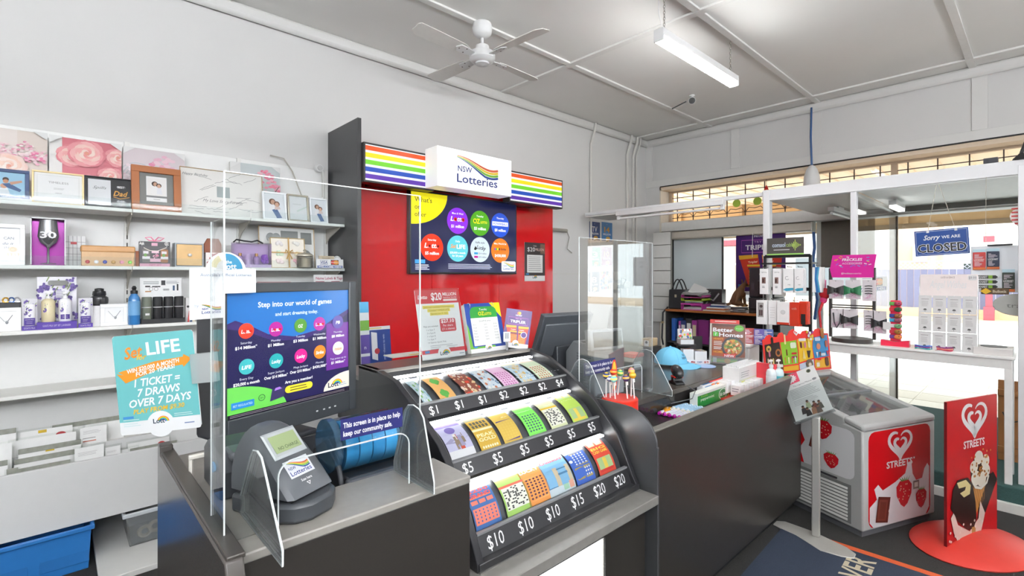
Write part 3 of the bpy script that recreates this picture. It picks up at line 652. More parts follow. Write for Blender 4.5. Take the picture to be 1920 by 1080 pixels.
def couple(P, W, H, sky, s1='#f2f0ee', s2='#e9e9ee', jeans=None, hair='#3a2a24'):
    P.rect(0, 0, W, H, sky)
    if jeans: P.poly([(W*.3, H*.45), (W*.55, H*.5), (W*.85, H*.05), (W*.6, H*.02)], jeans)
    P.poly([(W*.2, H*.1 if not jeans else H*.3), (W*.3, H*.55), (W*.5, H*.6), (W*.55, H*.1 if not jeans else H*.4)], s1); P.poly([(W*.5, H*.1 if not jeans else H*.35), (W*.52, H*.5), (W*.72, H*.52), (W*.8, H*.1 if not jeans else H*.4)], s2)
    P.circ(W*.4, H*.68, W*.16, hair); P.circ(W*.43, H*.66, W*.1, '#c99d84', W*.13); P.circ(W*.62, H*.6, W*.14, hair); P.circ(W*.62, H*.57, W*.095, '#d7ab92', W*.12)
def p_navy(P, W, H):
    P.rect(0, 0, W, H, '#9cc6de'); P.poly([(0, 0), (W*.2, H*.3), (W*.5, H*.35), (W*.6, 0)], '#dfe6ea'); P.circ(W*.45, H*.7, W*.09, '#3a2a22'); P.circ(W*.45, H*.62, W*.08, '#c28d70'); P.circ(W*.4, H*.42, W*.1, '#c99a80')
    P.poly([(W*.35, H*.5), (W*.55, H*.55), (W*.9, H*.3), (W*.85, H*.2), (W*.5, H*.35)], '#3f5d88'); P.poly([(W*.55, H*.6), (W*.9, H*.7), (W*.92, H*.62), (W*.6, H*.48)], '#c99a80')
pframe('navy photo frame of two people against blue sky at the shelf end', -30, 55, 319, 3.95, 2.02, '#2f4166', .018, p_navy, lift=.012)
BOX('block', pwhite, bpy.data.objects['photo_frame'], -.09, .1, -.02, .05, -.012, 0)
def p_tim(P, W, H):
    P.rect(0, 0, W, H, '#f3f3f2'); P.rect(5, 5, W-5, H-5, '#e7e8e8'); P.rect(8, 8, W-8, H-8, '#f0f1f1'); P.text('TIMELESS', W/2, H*.66, 6, '#8d8d8d', w=42); P.lines(W*.4, W*.62, H*.5, 2, 3, .8, '#a8a8a8'); P.rect(W*.43, H*.33, W*.57, H*.345, '#a2a2a2')
pframe('pale wood photo frame holding a cream card reading TIMELESS', 59, 158, 321, 3.95, 2.02, '#e6cf9a', .009, p_tim)
def p_dad(P, W, H):
    P.rect(0, 0, W, H, '#2c2d2f'); P.rect(5, 6, W*.54, H-5, '#dfe1e3'); P.text('Spills', W*.3, H*.62, 8, '#6e6e6e', w=30, shear=.4)
    P.text('·BEST·', W*.77, H*.7, 6, '#f3f3f3', w=20, bold=.02); P.text('Dad', W*.76, H*.42, 15, '#dfa24a', w=33, shear=.3, bold=.02); P.stroke([(W*.6, H*.38), (W*.75, H*.33), (W*.96, H*.4)], 1.6, '#dfa24a'); P.text('·EVER·', W*.77, H*.2, 6, '#f3f3f3', w=20, bold=.02)
pframe('black BEST Dad EVER photo frame with gold lettering', 158.5, 249, 331, 3.95, 2.02, '#2c2d2f', .006, p_dad)
def p_wood(P, W, H):
    P.rect(0, 0, W, H, '#7e7f7b'); x0, y0, x1, y1 = W*.2, H*.12, W*.8, H*.9; P.rect(x0, y0, x1, y1, '#f5f5f5')
    Q = Print(W*.56, H*.55); couple(Q, Q.W, Q.H, '#f2efec')
    for vs_l in (0,): P.v += [(x+W*.22, y+H*.3, l+P.l) for x, y, l in Q.v]; P.f += [[i+len(P.v)-len(Q.v) for i in f] for f in Q.f]; P.c += Q.c; P.l += Q.l
    P.rect(x0, H*.24, x1, H*.3, '#8a8a8a'); P.rect(W*.4, H*.18, W*.6, H*.195, '#999999')
pframe('wide brown wooden photo frame with grey mount around a portrait', 247, 341, 311, 3.93, 2.02, '#9a5a2c', .042, p_wood, d=.03, tilt=8)
def p_sig(P, W, H):
    P.rect(0, 0, W, H, '#f3f1ec'); P.rect(W*.42, H*.42, W*.58, H*.66, '#a9b3b2'); q = random.Random(3)
    for i in range(26):
        x, y = W*(.05+.75*q.random()), H*(.08+.84*q.random())
        if W*.3 < x < W*.6 and H*.34 < y < H*.7: continue
        a = q.choice((0, 0, 28, -12)); n = 7; P.stroke([(x+k*3.2*math.cos(math.radians(a))+q.random(), y+k*3.2*math.sin(math.radians(a))+q.uniform(-.9, .9)) for k in range(n)], .45, '#8c8c8e')
    P.text('Happy Birthday', W*.17, H*.85, 3.4, '#77777a', shear=.4); P.text('My Love Story Forever', W*.5, H*.3, 4, '#8a8a8c', shear=.4, maxw=50)
pframe('large cream signature board covered in handwriting with a grey square', 339, 495, 300, 3.98, 2.02, '#b79b73', .004, p_sig, tilt=7, name='signature_board', cat='board', h=.335)
pframe('small white photo frame of a seated couple nearest the signature board', 494, 539, 359, 3.93, 2.02, '#eef0f2', .012, lambda P, W, H: couple(P, W, H, '#e9eef2', '#f2f2f4', '#d8c2bc', '#4b6a99', '#6b4733'), group='small frames at the shelf end')
pframe('silver metal photo frame with a plain grey insert', 541, 581, 364, 3.93, 2.02, '#b9b2a0', .014, lambda P, W, H: P.rect(0, 0, W, H, '#e3e9ea').lines(W*.2, W*.7, H*.68, 2, 5, 1.4, '#9aa2a4').poly([(W*.4, H*.4), (W, H*.62), (W, H*.56), (W*.45, H*.34)], '#c3d2cc'), metal=.6, rough=.25, group='small frames at the shelf end')
pframe('small white photo frame of a couple beside the charcoal divider panel', 583, 616, 371, 3.93, 2.02, '#eef0f2', .011, lambda P, W, H: couple(P, W, H, '#e6ebef', '#f0f0f2', '#dcc9c4', '#4b6a99', '#6b4733'), group='small frames at the shelf end')
t = thing('round_wall_plug', 'round white plug with a trailing cord on the shelving back panel', 'plug', (onY(597, 316, 4.2).x, 4.2, onY(597, 316, 4.2).z))
MB().cyl((0, 0, 0), (0, -.03, 0), .035, .032, 18).build('plug_body', pwhite, t, smooth=True); MB().cyl((0, -.03, 0), (0, -.045, 0), .02, n=14).build('dial', mat('#c9c9c7', .4), t, smooth=True)
p2 = onY(532, 297, 4.2); p3 = onY(562, 352, 4.2)
MB().tube([(.02, -.02, -.02), (.03, -.01, -.1), (.03, -.01, -.24)], .004, 5).build('cord', mat('#bdbbb4', .5), t)
tag(MB().tube([(p2.x-.1, 4.21, p2.z+.012), (p2.x, 4.2, p2.z), (p2.x+.06, 4.18, p2.z-.1), (p3.x+.02, 4.16, p3.z-.12), (p3.x+.03, 4.1, 2.03)], .005, 6).build('loose_cable', mat('#a8a49a', .5)), 'thin grey cable curving down the shelving back panel', 'cable')

# second shelf
Z2 = 1.66
def p_can(P, W, H):
    P.rect(0, 0, W, H, '#e9edf3'); P.text('CAN', W*.62, H*.66, 13, '#33414f', w=36, bold=.02); P.text('do it', W*.6, H*.5, 13, '#33414f', w=38, shear=.3, bold=.02); P.text('IN', W*.55, H*.38, 11, '#33414f', w=16)
    P.circ(W*.76, H*.36, 16, '#cdb08a', 13); P.ring(W*.76, H*.36, 8, 9.5, '#a98860')
    for i in range(4): P.poly([(W*(.55+.12*i), H*.26), (W*(.6+.12*i), H*.14), (W*(.63+.12*i), H*.24)], '#d7b998')
    for i in range(2): P.ring(W*.88, H*(.68-.05*i), 6, 7, '#d6cabb')
pframe('white box frame lettered CAN do it with a dream catcher', -30, 47, 419, 3.95, Z2, '#f2f2f1', .022, p_can, name='quote_frame', d=.03, tilt=4)
t, w_ = on_shelf('wine_glass_box', 'purple foil gift box showing a birthday wine glass marked 30', 'gift box', 57, 123, 3.97, Z2); h_ = hz(90, 409, 3.97, Z2)
BOX('box_back', mat('#8c0a86', .2, metal=.3), t, -w_/2, w_/2, .07, .075, 0, h_)
for a in ((-w_/2, -w_/2+.005, -.02, .07), (w_/2-.005, w_/2, -.02, .07)): BOX('box_side', mat('#d7d8da', .3), t, *a, 0, h_)
BOX('box_top', mat('#d7d8da', .3), t, -w_/2, w_/2, -.02, .07, h_-.006, h_); BOX('box_base', mat('#7d1079', .3), t, -w_/2, w_/2, -.02, .07, 0, .006)
g = MB().lathe([(.036, .008), (.034, .012), (.006, .02), (.005, .1), (.012, .112), (.036, .135), (.047, .17), (.043, .21), (.038, h_-.012)], 20).build('wine_glass', mat('#9a9c9e', .12, metal=.75), t, smooth=True)
Print(60, 40).text('30', 30, 6, 26, '#f2f4f4', w=50, bold=.04).build('number_print', t, (-.042, -.052, .15), (.084, 0, 0), (0, 0, .056), printmat(.3))
t, w_ = on_shelf('grid_memo_board', 'white wire grid memo board with a red clip behind the tan case', 'memo board', 121, 160, 4.1, Z2, tilt=5); h_ = hz(140, 442, 4.1, Z2)
BOX('board', pwhite, t, -w_/2, w_/2, .0, .006, 0, h_)
for i in range(1, 5): BOX('grid_wire', mat('#6f6f70', .5), t, -w_/2+i*w_/5-.0008, -w_/2+i*w_/5+.0008, -.002, 0, 0, h_); BOX('grid_wire', mat('#6f6f70', .5), t, -w_/2, w_/2, -.002, 0, i*h_/5-.0008, i*h_/5+.0008)
BOX('clip', mat('#b3212a', .4), t, -.02, .008, -.008, -.002, h_*.72, h_*.8)
t, w_ = on_shelf('tan_case', 'wide tan folding case with six coloured press studs', 'case', 151, 254, 3.93, Z2); h_ = hz(200, 461, 3.93, Z2)
BOX('case_body', mat('#c9a57c', .5, var=.15), t, -w_/2+.004, w_/2-.004, 0, .07, 0, h_*.72, bevel=.004); BOX('flap', mat('#c2915c', .4), t, -w_/2, w_/2, -.004, .075, h_*.68, h_, bevel=.008)
for i, c in enumerate(('#b0363b', '#ededf0', '#3a4aa0', '#c29a5c', '#eda7bd', '#8fd05a')): MB().lathe([(.011, 0), (.011, .004), (.006, .008)], 14).build('stud', mat(c, .25), t, smooth=True).matrix_local = Matrix.Translation((-w_*.38+i*w_*.155, 0, h_*.2)) @ Matrix.Rotation(math.pi/2, 4, 'X')
t, w_ = on_shelf('orange_card', 'terracotta card standing between the tan case and the pink gift box', 'card', 254, 264, 3.98, Z2); BOX('sheet', mat('#c07a55', .6), t, -w_/2, w_/2, 0, .004, 0, .1)
t, w_ = on_shelf('toiletry_gift_box', 'black and pink toiletry gift box tied with a pink bow', 'gift box', 262, 319, 3.93, Z2); h_ = hz(290, 453, 3.93, Z2)
BOX('box_body', mat('#3b393d', .3), t, -w_/2, w_/2, .003, .07, 0, h_, bevel=.002)
P = Print(100, 75, '#444044'); P.rect(0, 0, 100, 9, '#efb3c8').rect(0, 60, 100, 75, '#2f2d30'); P.rect(38, 62, 58, 71, '#f2b6cb')
for x in (7, 88): blossom(P, x, 68, 7, ('#f7f3ee', '#ffffff'))
for x0, c in ((8, '#6e6a62'), (68, '#a86a34')): P.rrect(x0, 12, x0+25, 52, 4, c); P.rect(x0, 22, x0+25, 30, '#f0eef0'); P.rect(x0+3, 38, x0+20, 46, '#ece6ea'); P.circ(x0+10, 34, 5, '#6ea24a')
P.rect(33, 14, 68, 24, '#f3bfd2').rect(38, 40, 62, 48, '#f5cddd'); blossom(P, 52, 31, 9, ('#f08fb0', '#f6c7d7')); P.stroke([(12, 56), (30, 48), (55, 46), (88, 58)], 2, '#efe6d8'); P.text('GIFT SET', 50, 2, 5, '#b8426a', w=40)
P.build('box_print', t, (-w_/2, .002, 0), (w_, 0, 0), (0, 0, h_))
for s in (-1, 1): MB().tube([(0, .03, h_+.005), (s*.02, .02, h_+.03), (s*.05, .02, h_+.025), (s*.03, .03, h_+.008), (0, .03, h_+.005)], .004, 5).build('bow_loop', mat('#f08fae', .4), t, smooth=True)
t, w_ = on_shelf('trinket_drawer', 'grey trinket box with one pale wood drawer and a white knob', 'trinket box', 328, 382, 3.95, Z2); h_ = hz(355, 456, 3.95, Z2)
for a in ((-w_/2, w_/2, -.0, .1, 0, .008), (-w_/2, w_/2, 0, .1, h_-.008, h_), (-w_/2, -w_/2+.008, 0, .1, .008, h_-.008), (w_/2-.008, w_/2, 0, .1, .008, h_-.008), (-w_/2, w_/2, .09, .1, 0, h_)): BOX('case_board', mat('#a3a7ad', .5), t, *a, bevel=.001)
d = BOX('drawer', mat('#d9b37a', .5, var=.2, scale=12), t, -w_/2+.01, w_/2-.01, -.002, .085, .01, h_-.01, bevel=.002); MB().ball((0, -.01, h_*.5), (.013, .011, .011), 12, 8).build('knob', pwhite, d, smooth=True)
t, w_ = on_shelf('leather_keepsake', 'brown leather keepsake with rounded top and a floral red and white box', 'keepsake', 384, 417, 4.0, Z2); h_ = hz(400, 447, 4.0, Z2)
MB().prism([(-w_/2, 0), (w_/2, 0), (w_/2, h_*.8), (w_/2-.02, h_), (-w_/2+.02, h_), (-w_/2, h_*.8)], .02, .04, 'y').build('leather_back', mat('#8a4a2c', .5, var=.2), t, bevel=.003)
BOX('floral_box', mat('#efe6e2', .5), t, -w_/2, w_/2, -.03, .02, 0, h_*.5); P = Print(40, 40); [P.circ(rr.random()*36+2, rr.random()*34+3, 4, '#b8323a', n=8) for _ in range(9)]; P.build('floral_print', t, (-w_/2, -.0305, 0), (w_, 0, 0), (0, 0, h_*.5))
pframe('white collage frame with a heart and square photo openings', 487, 592, 425, 4.06, Z2, '#c9ab82', .005, lambda P, W, H: (P.rect(0, 0, W, H, '#f2f2ef'), P.circ(20, H*.74, 8, '#7d8180', 9), P.circ(30, H*.74, 8, '#8a8e8d', 9), P.poly([(12, H*.72), (38, H*.72), (26, H*.5)], '#868a89'), P.rect(38, H*.62, 70, H*.92, '#7c807e'), P.rect(75, H*.6, 96, H*.9, '#6f7371'), P.rect(38, H*.1, 60, H*.5, '#9a9d9b'), P.circ(82, H*.28, 13, '#7c807e', 14)), name='collage_frame', tilt=6)
t, w_ = on_shelf('bath_gift_pack', 'clear bath gift pack with lilac bottles and a purple puff', 'gift pack', 438, 509, 3.95, Z2); h_ = hz(470, 455, 3.95, Z2)
BOX('pack_base', mat('#b8a5c8', .4), t, -w_/2, w_/2, 0, .07, 0, .022)
BOX('clear_pack', glass('#f0eaf4', .8), t, -w_/2, w_/2, -.001, .071, .022, h_)
BOX('pack_back', mat('#cbb8d8', .5), t, -w_/2+.002, w_/2-.002, .066, .069, .022, h_-.004)
for x in (-.3, .13): b = MB().lathe([(.018, .022), (.02, .03), (.02, .075), (.01, .085)], 14, (x*w_, .035, 0)).build('bottle', mat('#b9a0cc', .2), t, smooth=True); MB().cyl((x*w_, .035, .084), (x*w_, .035, .105), .011, n=12).build('gold_cap', mat('#b08a4a', .3, metal=.6), b, smooth=True)
MB().lathe([(.02, .022), (.018, .09), (.014, .1)], 12, (-.09*w_, .035, 0)).build('tube', mat('#d8c8e4', .3), t, smooth=True)
m = MB(); [m.ball((.36*w_+rr.uniform(-.014, .014), .035+rr.uniform(-.012, .012), .06+rr.uniform(-.02, .026)), .016, 7, 5) for _ in range(14)]; m.build('puff', mat('#a06ad0', .6), t, smooth=True)['kind'] = 'stuff'
MB().tube([(-w_*.48, .03, h_), (-w_*.4, .03, h_+.02), (-w_*.2, .03, h_+.012), (0, .03, h_+.008), (w_*.15, .03, h_+.02), (w_*.3, .03, h_)], .006, 6).build('black_strap', black, t, smooth=True)
t, w_ = on_shelf('soap_gift_box', 'clear lidded gift box of pastel soap roses tied with a gold ribbon', 'gift box', 509, 574, 3.96, Z2, tilt=8); h_ = hz(540, 445, 3.96, Z2)
BOX('box_tray', mat('#efe8dc', .5), t, -w_/2, w_/2, .01, .05, 0, h_, bevel=.002); frame_bars(t, mat('#b99d6a', .4), w_, h_, .005, .012)
for i, c in enumerate(('#f6e2e2', '#f0b8c4', '#d9ecd6', '#e9e2c6', '#f2ecec', '#f3f0ea')): m = MB(); cx, cz = (-.25+.5*(i % 2))*w_, h_*(.2+.3*(i//2)); [m.ball((cx+rr.uniform(-.02, .02), .004, cz+rr.uniform(-.014, .014)), .013, 7, 5) for _ in range(7)]; m.build('soap_rose', mat(c, .5), t, smooth=True)['kind'] = 'stuff'
BOX('ribbon', mat('#b58d45', .35), t, -.005, .005, -.012, -.008, 0, h_); BOX('ribbon', mat('#b58d45', .35), t, -w_/2, w_/2, -.012, -.008, h_*.5-.004, h_*.5+.004)
for s in (-1, 1): MB().tube([(0, -.014, h_*.5), (s*.025, -.02, h_*.5+.02), (s*.03, -.02, h_*.5-.005), (0, -.014, h_*.5), (s*.02, -.018, h_*.5-.05)], .005, 5).build('bow_loop', mat('#c09a52', .35), t, smooth=True)
t, w_ = on_shelf('glass_candle_jar', 'round glass candle jar with domed lid beside the card sign', 'jar', 557, 586, 3.9, Z2); r = w_/2
MB().lathe([(r*.9, 0), (r, .004), (r, .09), (r*.97, .092)], 20).build('jar_glass', glass('#e6e4da', .9, opac=.08), t, smooth=True); MB().lathe([(r*.78, .006), (r*.78, .075), (r*.1, .076)], 18).build('wax', mat('#9c968a', .3, metal=.3), t, smooth=True)
MB().lathe([(r*1.04, .092), (r*1.04, .1), (r*.8, .112), (r*.2, .118), (r*.12, .126), (r*.25, .136), (r*.1, .144)], 20).build('lid', mat('#b9b1a0', .25, metal=.4), t, smooth=True)
t, w_ = on_shelf('seed_card', 'small kraft card tilted above the card payment sign', 'card', 598, 627, 3.93, Z2, tilt=6, lift=.045); BOX('kraft_sheet', mat('#b5a68d', .6), t, -w_/2, w_/2, 0, .004, 0, .055); BOX('stand', pwhite, t, -.012, .012, .004, .03, -.045, .0)
Print(60, 40).text('Smith', 28, 22, 9, '#5d5648', w=30).lines(8, 50, 14, 2, 7, 2, '#8a7f6a').build('card_print', t, (-w_/2, -.0003, 0), (w_, 0, 0), (0, 0, .055))
t, w_ = on_shelf('white_scalloped_ball', 'white patterned ball half hidden behind the card payment sign', 'ornament', 621, 642, 3.96, Z2, lift=.0); MB().ball((0, 0, .062), (.034, .034, .042), 16, 10).build('ball', pwhite, t, smooth=True); MB().lathe([(.02, 0), (.022, .022)], 14).build('cup', pwhite, t, smooth=True)
for k in range(3): MB().tube([(.036*math.sin(a)*math.cos(k*1.05), .036*math.sin(a)*math.sin(k*1.05)-.002, .062+.043*math.cos(a)) for a in [i*math.pi/8 for i in range(9)]], .0012, 4).build('seam', mat('#55565a', .5), t)
def cardsign(t, w, h, y=-.001):
    P = Print(100, 42, '#f6f6f6'); P.rect(4, 1, 96, 12, '#1f4fa0').text('WELCOME HERE', 50, 2.5, 8, '#ffffff', w=86, bold=.03)
    P.rect(13, 17, 42, 19, '#1a2f86').rect(13, 36, 42, 37.5, '#1a2f86').text('VISA', 28, 21.5, 12, '#1a2f86', w=26, bold=.03, shear=.15)
    P.rect(53, 15, 82, 39, '#2a2524').circ(63, 27, 10, '#e02a1d').circ(73, 27, 10, '#f39a1e').text('MasterCard', 68, 25, 5, '#ffffff', w=26)
    P.build('sign_print', t, (-w/2, y, 0), (w, 0, 0), (0, 0, h))
t, w_ = on_shelf('card_payment_sign', 'white card payment sign reading WELCOME HERE on the shelf edge', 'sign', 593, 644, 3.87, Z2, tilt=5); h_ = hz(618, 486, 3.87, Z2)
BOX('sign_sheet', pwhite, t, -w_/2, w_/2, 0, .003, 0, h_); cardsign(t, w_, h_); BOX('foot', pwhite, t, -w_/3, w_/3, .003, .03, 0, .004)

# third shelf
Z3 = 1.29
t, w_ = on_shelf('ring_tray', 'black jewellery tray of rings on top of the necklace box at the shelf end', 'jewellery tray', -30, 39, 3.96, Z3, lift=.13); BOX('tray', black, t, -w_/2, w_/2, -.02, .06, 0, .03, bevel=.003)
for i, c in enumerate(('#d8a63a', '#4a6fb0', '#c9c9cc')): MB().tube([(w_*(.08+.16*i)+.012*math.cos(a), .01, .042+.014*math.sin(a)) for a in [k*math.pi/5 for k in range(10)]], .0045, 5, closed=True).build('ring', mat(c, .25, metal=.5), t, smooth=True)
def necklace_box(label, x0, x1, top, Y=3.94):
    t, w = on_shelf('necklace_box', label, 'jewellery box', x0, x1, Y, Z3, 'white necklace boxes'); h = hz((x0+x1)/2, top, Y, Z3)
    BOX('box_body', mat('#f1f1f0', .4), t, -w/2, w/2, .004, .05, 0, h, bevel=.002); frame_bars(t, mat('#f7f7f6', .35), w, h, w*.17, .006)
    MB().tube([(-w*.22, .001, h*.68), (-.005, 0, h*.42), (w*.05, 0, h*.4), (w*.22, .001, h*.68)], .0012, 4).build('chain', mat('#8f9294', .3, metal=.7), t); MB().ball((.005, 0, h*.37), (.006, .003, .009), 8, 6).build('charm', mat('#9a9da0', .3, metal=.7), t); return t
necklace_box('white necklace box under the black ring tray', -20, 40, 577); necklace_box('white necklace box leaning beside the blue drink bottle', 188, 240, 570)
t, w_ = on_shelf('plain_gift_box', 'plain white box under the black jar', 'box', 172, 190, 3.97, Z3); BOX('carton', mat('#f2f1f2', .4), t, -w_/2, w_/2+.02, .02, .1, 0, .125, bevel=.002); BOX('lid_seam', mat('#c9c8c9', .5), t, -w_/2-.0005, w_/2+.0205, .0195, .1005, .1, .102)
def flowers(P, n, x0, y0, x1, y1, r):
    q = random.Random(n)
    for i in range(n):
        x, y = q.uniform(x0, x1), q.uniform(y0, y1)
        if i % 3 == 2: P.stroke([(x, y), (x+r, y+r*1.8)], r*.4, '#8aa05a')
        else: [P.circ(x+q.uniform(-r, r)*.7, y+q.uniform(-r, r)*.7, r*.55, ('#5a3f96', '#7a60b4', '#46307e')[k % 3], n=7) for k in range(5)]
def tube_box(label, x0, x1, top):
    t, w = on_shelf('hand_cream_box', label, 'cosmetics box', x0, x1, 3.92, Z3, 'small lavender boxes'); h = hz((x0+x1)/2, top, 3.92, Z3)
    BOX('carton', mat('#e9e7ef', .4), t, -w/2, w/2, .012, .05, 0, h, bevel=.001); BOX('carton_base', mat('#4d3196', .4), t, -w/2, w/2, -.004, .012, 0, h*.14)
    P = Print(40, 78, '#efedf3'); flowers(P, 14, 4, 55, 36, 74, 4); P.build('carton_print', t, (-w/2, .0118, 0), (w, 0, 0), (0, 0, h))
    MB().lathe([(w*.3, h*.14), (w*.34, h*.2), (w*.36, h*.8), (w*.34, h*.83)], 14, sy=.45).build('cream_tube', mat('#f2f0f4', .3), t, smooth=True)
    P = Print(28, 55); flowers(P, 12, 3, 24, 25, 50, 3); P.rect(0, 0, 28, 20, '#4d3196').text('GOATS MILK', 14, 14, 3, '#f3f0f8', w=22).lines(6, 22, 9, 2, 4, 1, '#cabfe4'); P.build('tube_print', t, (-w*.36, -w*.155, h*.16), (w*.72, 0, 0), (0, 0, h*.64))
    Print(40, 10).text('GOATS MILK', 20, 3, 4, '#e8e2f4', w=30).build('base_print', t, (-w/2, -.0043, 0), (w, 0, 0), (0, 0, h*.14)); return t
tube_box('small lavender hand cream box beside the necklace box under the ring tray', 41, 70, 560); tube_box('small lavender hand cream box next to the plain white box', 147, 174, 559)
t, w_ = on_shelf('lavender_gift_set', 'lavender patterned gift set carton holding two pump bottles', 'gift set', 69, 144, 3.95, Z3); h_ = hz(106, 519, 3.95, Z3)
BOX('carton_back', mat('#efedf3', .4), t, -w_/2, w_/2, .04, .05, 0, h_, bevel=.001); BOX('carton_base', mat('#4d3196', .4), t, -w_/2, w_/2, -.04, .04, 0, .042, bevel=.001)
P = Print(75, 98); flowers(P, 60, 2, 14, 73, 95, 5); P.rrect(20, 82, 58, 91, 4, '#8a8a86').rect(35, 58, 52, 72, '#efedf3').lines(36, 50, 69, 4, 3.2, .9, '#8a7fae'); P.build('carton_print', t, (-w_/2, .0396, 0), (w_, 0, 0), (0, 0, h_))
Print(75, 12).text('GOATS MILK GIFT SET | LAVENDER', 37, 4.5, 3.2, '#e6def4', w=52).build('base_print', t, (-w_/2, -.0405, 0), (w_, 0, 0), (0, 0, .042))
for x, c in ((-.22, '#d8cba6'), (.2, '#efeef2')):
    b = MB().lathe([(.028, .042), (.03, .05), (.03, .16), (.022, .172), (.01, .178)], 16, (x*w_, 0, 0)).build('pump_bottle', mat(c, .25), t, smooth=True); MB().lathe([(.012, .176), (.012, .19), (.004, .192), (.004, .2), (.014, .204), (.012, .212)], 12, (x*w_, 0, 0)).build('pump_top', mat('#f3f3f3', .3), b, smooth=True)
    P = Print(20, 40); flowers(P, 12, 2, 14, 18, 38, 2.6); 
    if x > 0: P.rect(0, 2, 20, 12, '#4d3196').lines(4, 16, 8, 2, 3, .8, '#e0d8f0', .1)
    P.build('bottle_print', t, (x*w_-.02, -.026, .05), (.04, 0, 0), (0, 0, .11))
t, w_ = on_shelf('black_glass_jar', 'black apothecary jar with a knobbed lid on the plain box', 'jar', 168, 204, 4.0, Z3, lift=.125); r = w_/2
MB().lathe([(r*.7, 0), (r*.95, .012), (r, .035), (r*.96, .05), (r*.62, .062)], 20).build('jar_body', mat('#3d3d3e', .12), t, smooth=True); MB().lathe([(r*.7, .062), (r*.74, .066), (r*.7, .088), (r*.5, .092), (r*.5, .104), (r*.2, .108)], 16).build('jar_lid', mat('#262627', .3), t, smooth=True); BOX('jar_stand', mat('#e8e7e6', .5), t, -r, r, -.03, .03, -.125, 0)
t, w_ = on_shelf('drink_bottle', 'translucent blue drink bottle with black screw cap', 'bottle', 240, 263, 3.93, Z3); r = w_/2
MB().lathe([(r*.9, 0), (r, .006), (r, .15), (r*.9, .172), (r*.55, .192), (r*.5, .2)], 20).build('bottle_body', mat('#3a7ab5', .15, spec=.6), t, smooth=True); MB().lathe([(r*.62, .196), (r*.62, .216), (r*.35, .218), (r*.35, .226), (r*.45, .232), (r*.2, .246)], 16).build('cap', black, t, smooth=True); MB().lathe([(r*1.008, .06), (r*1.008, .15)], 20).build('label_band', mat('#6ba0cc', .3), t, smooth=True)
t, w_ = on_shelf('lighter_display', 'counter display of black cylinder cases under a printed backing card', 'display', 264, 346, 3.95, Z3); h_ = hz(300, 521, 3.95, Z3)
BOX('tray', black, t, -w_/2, w_/2, -.03, .05, 0, .03, bevel=.002); BOX('backing_card', mat('#e9e9e8', .5), t, -w_/2, w_/2-.01, .045, .05, .03, h_)
P = Print(100, 45); P.lines(8, 45, 36, 3, 3, 1, '#4a5a55', .1).rect(50, 27, 60, 40, '#2a2a2c').lines(62, 95, 37, 3, 3, 1, '#77777a'); P.rect(12, 22, 24, 26, '#2c2c2e').rect(28, 22, 48, 25, '#2c2c2e').ring(26, 17, 4, 4.8, '#3d3d40').ring(38, 17, 4, 4.8, '#3d3d40').rrect(54, 12, 70, 18, 2, '#d9d9d9').text('$14.95', 62, 13.5, 3, '#33363a').rect(78, 12, 83, 26, '#3b5f88').rect(88, 12, 92, 30, '#232325').rect(12, 9, 26, 12, '#c98d4e')
P.build('card_print', t, (-w_/2, .0446, h_-.115), (w_-.01, 0, 0), (0, 0, .11))
for i in range(4):
    for j, z in enumerate((.03,)):
        x = -w_*.37+i*w_*.245; c = '#6f7468' if i == 0 else '#29292b'
        q = MB().lathe([(.026, .03), (.027, .034), (.027, .104)], 16, (x, 0, 0)).build('cylinder_case', mat(c, .22), t, smooth=True); MB().lathe([(.0265, .104), (.0265, .108)], 16, (x, 0, 0)).build('joint_ring', mat('#d9d9d8', .3), q); MB().lathe([(.027, .108), (.027, .17), (.024, .173)], 16, (x, 0, 0)).build('case_lid', mat(c, .22), q, smooth=True)
BOX('price_tag', pwhite, t, -w_*.37-.01, -w_*.37+.012, -.0285, -.027, .055, .068)
t, w_ = on_shelf('small_carton', 'narrow pale carton beside the cylinder case display', 'box', 348, 357, 3.97, Z3); BOX('carton', mat('#d8d6d4', .5), t, -w_/2, w_/2, 0, .05, 0, .16, bevel=.001); MB().cyl((0, -.001, .1), (0, .0, .1), .008, n=10).build('dot_print', black, t)
for i, c in enumerate(('#c9302c', '#3d4f74', '#e9dfca')):
    tag(MB().cyl((0, 0, 0), (.012, .02, .075), .005, n=7).build('pen', mat(c, .35)), ('red pen lying on the third shelf', 'navy pen lying on the third shelf', 'cream pen lying on the third shelf')[i], 'pen', 'pens at the shelf end').location = (onY(353+i*5, 600, 3.9).x, 3.9, Z3)
t, w_ = on_shelf('name_label_sign', 'white sign reading Name Labels & Tags above the counter monitor', 'sign', 588, 646, 3.95, Z3); h_ = hz(617, 515, 3.95, Z3)
BOX('sign_sheet', pwhite, t, -w_/2, w_/2, 0, .004, 0, h_); P = Print(100, 100*h_/w_); H = P.H
P.text('Name Labels & Tags', 50, H-15, 8, '#b02a55', w=86, bold=.02).rect(6, H-24, 34, H-21, '#b02a55').rect(56, H-24, 84, H-21, '#b02a55').lines(8, 45, H-32, 1, 4, 1, '#999999').lines(56, 90, H-29, 3, 4, 1, '#b5a4ac')
for i, c in enumerate(('#e8543a', '#e8a03a', '#4aa0d8', '#6ab84a', '#9a5ab8', '#e86a9a')): P.circ(10+(i % 3)*9, H-42-(i//3)*12, 4.5, c)
P.build('sign_print', t, (-w_/2, -.0004, 0), (w_, 0, 0), (0, 0, h_)); BOX('foot', pwhite, t, -w_/3, w_/3, .004, .04, 0, .004)
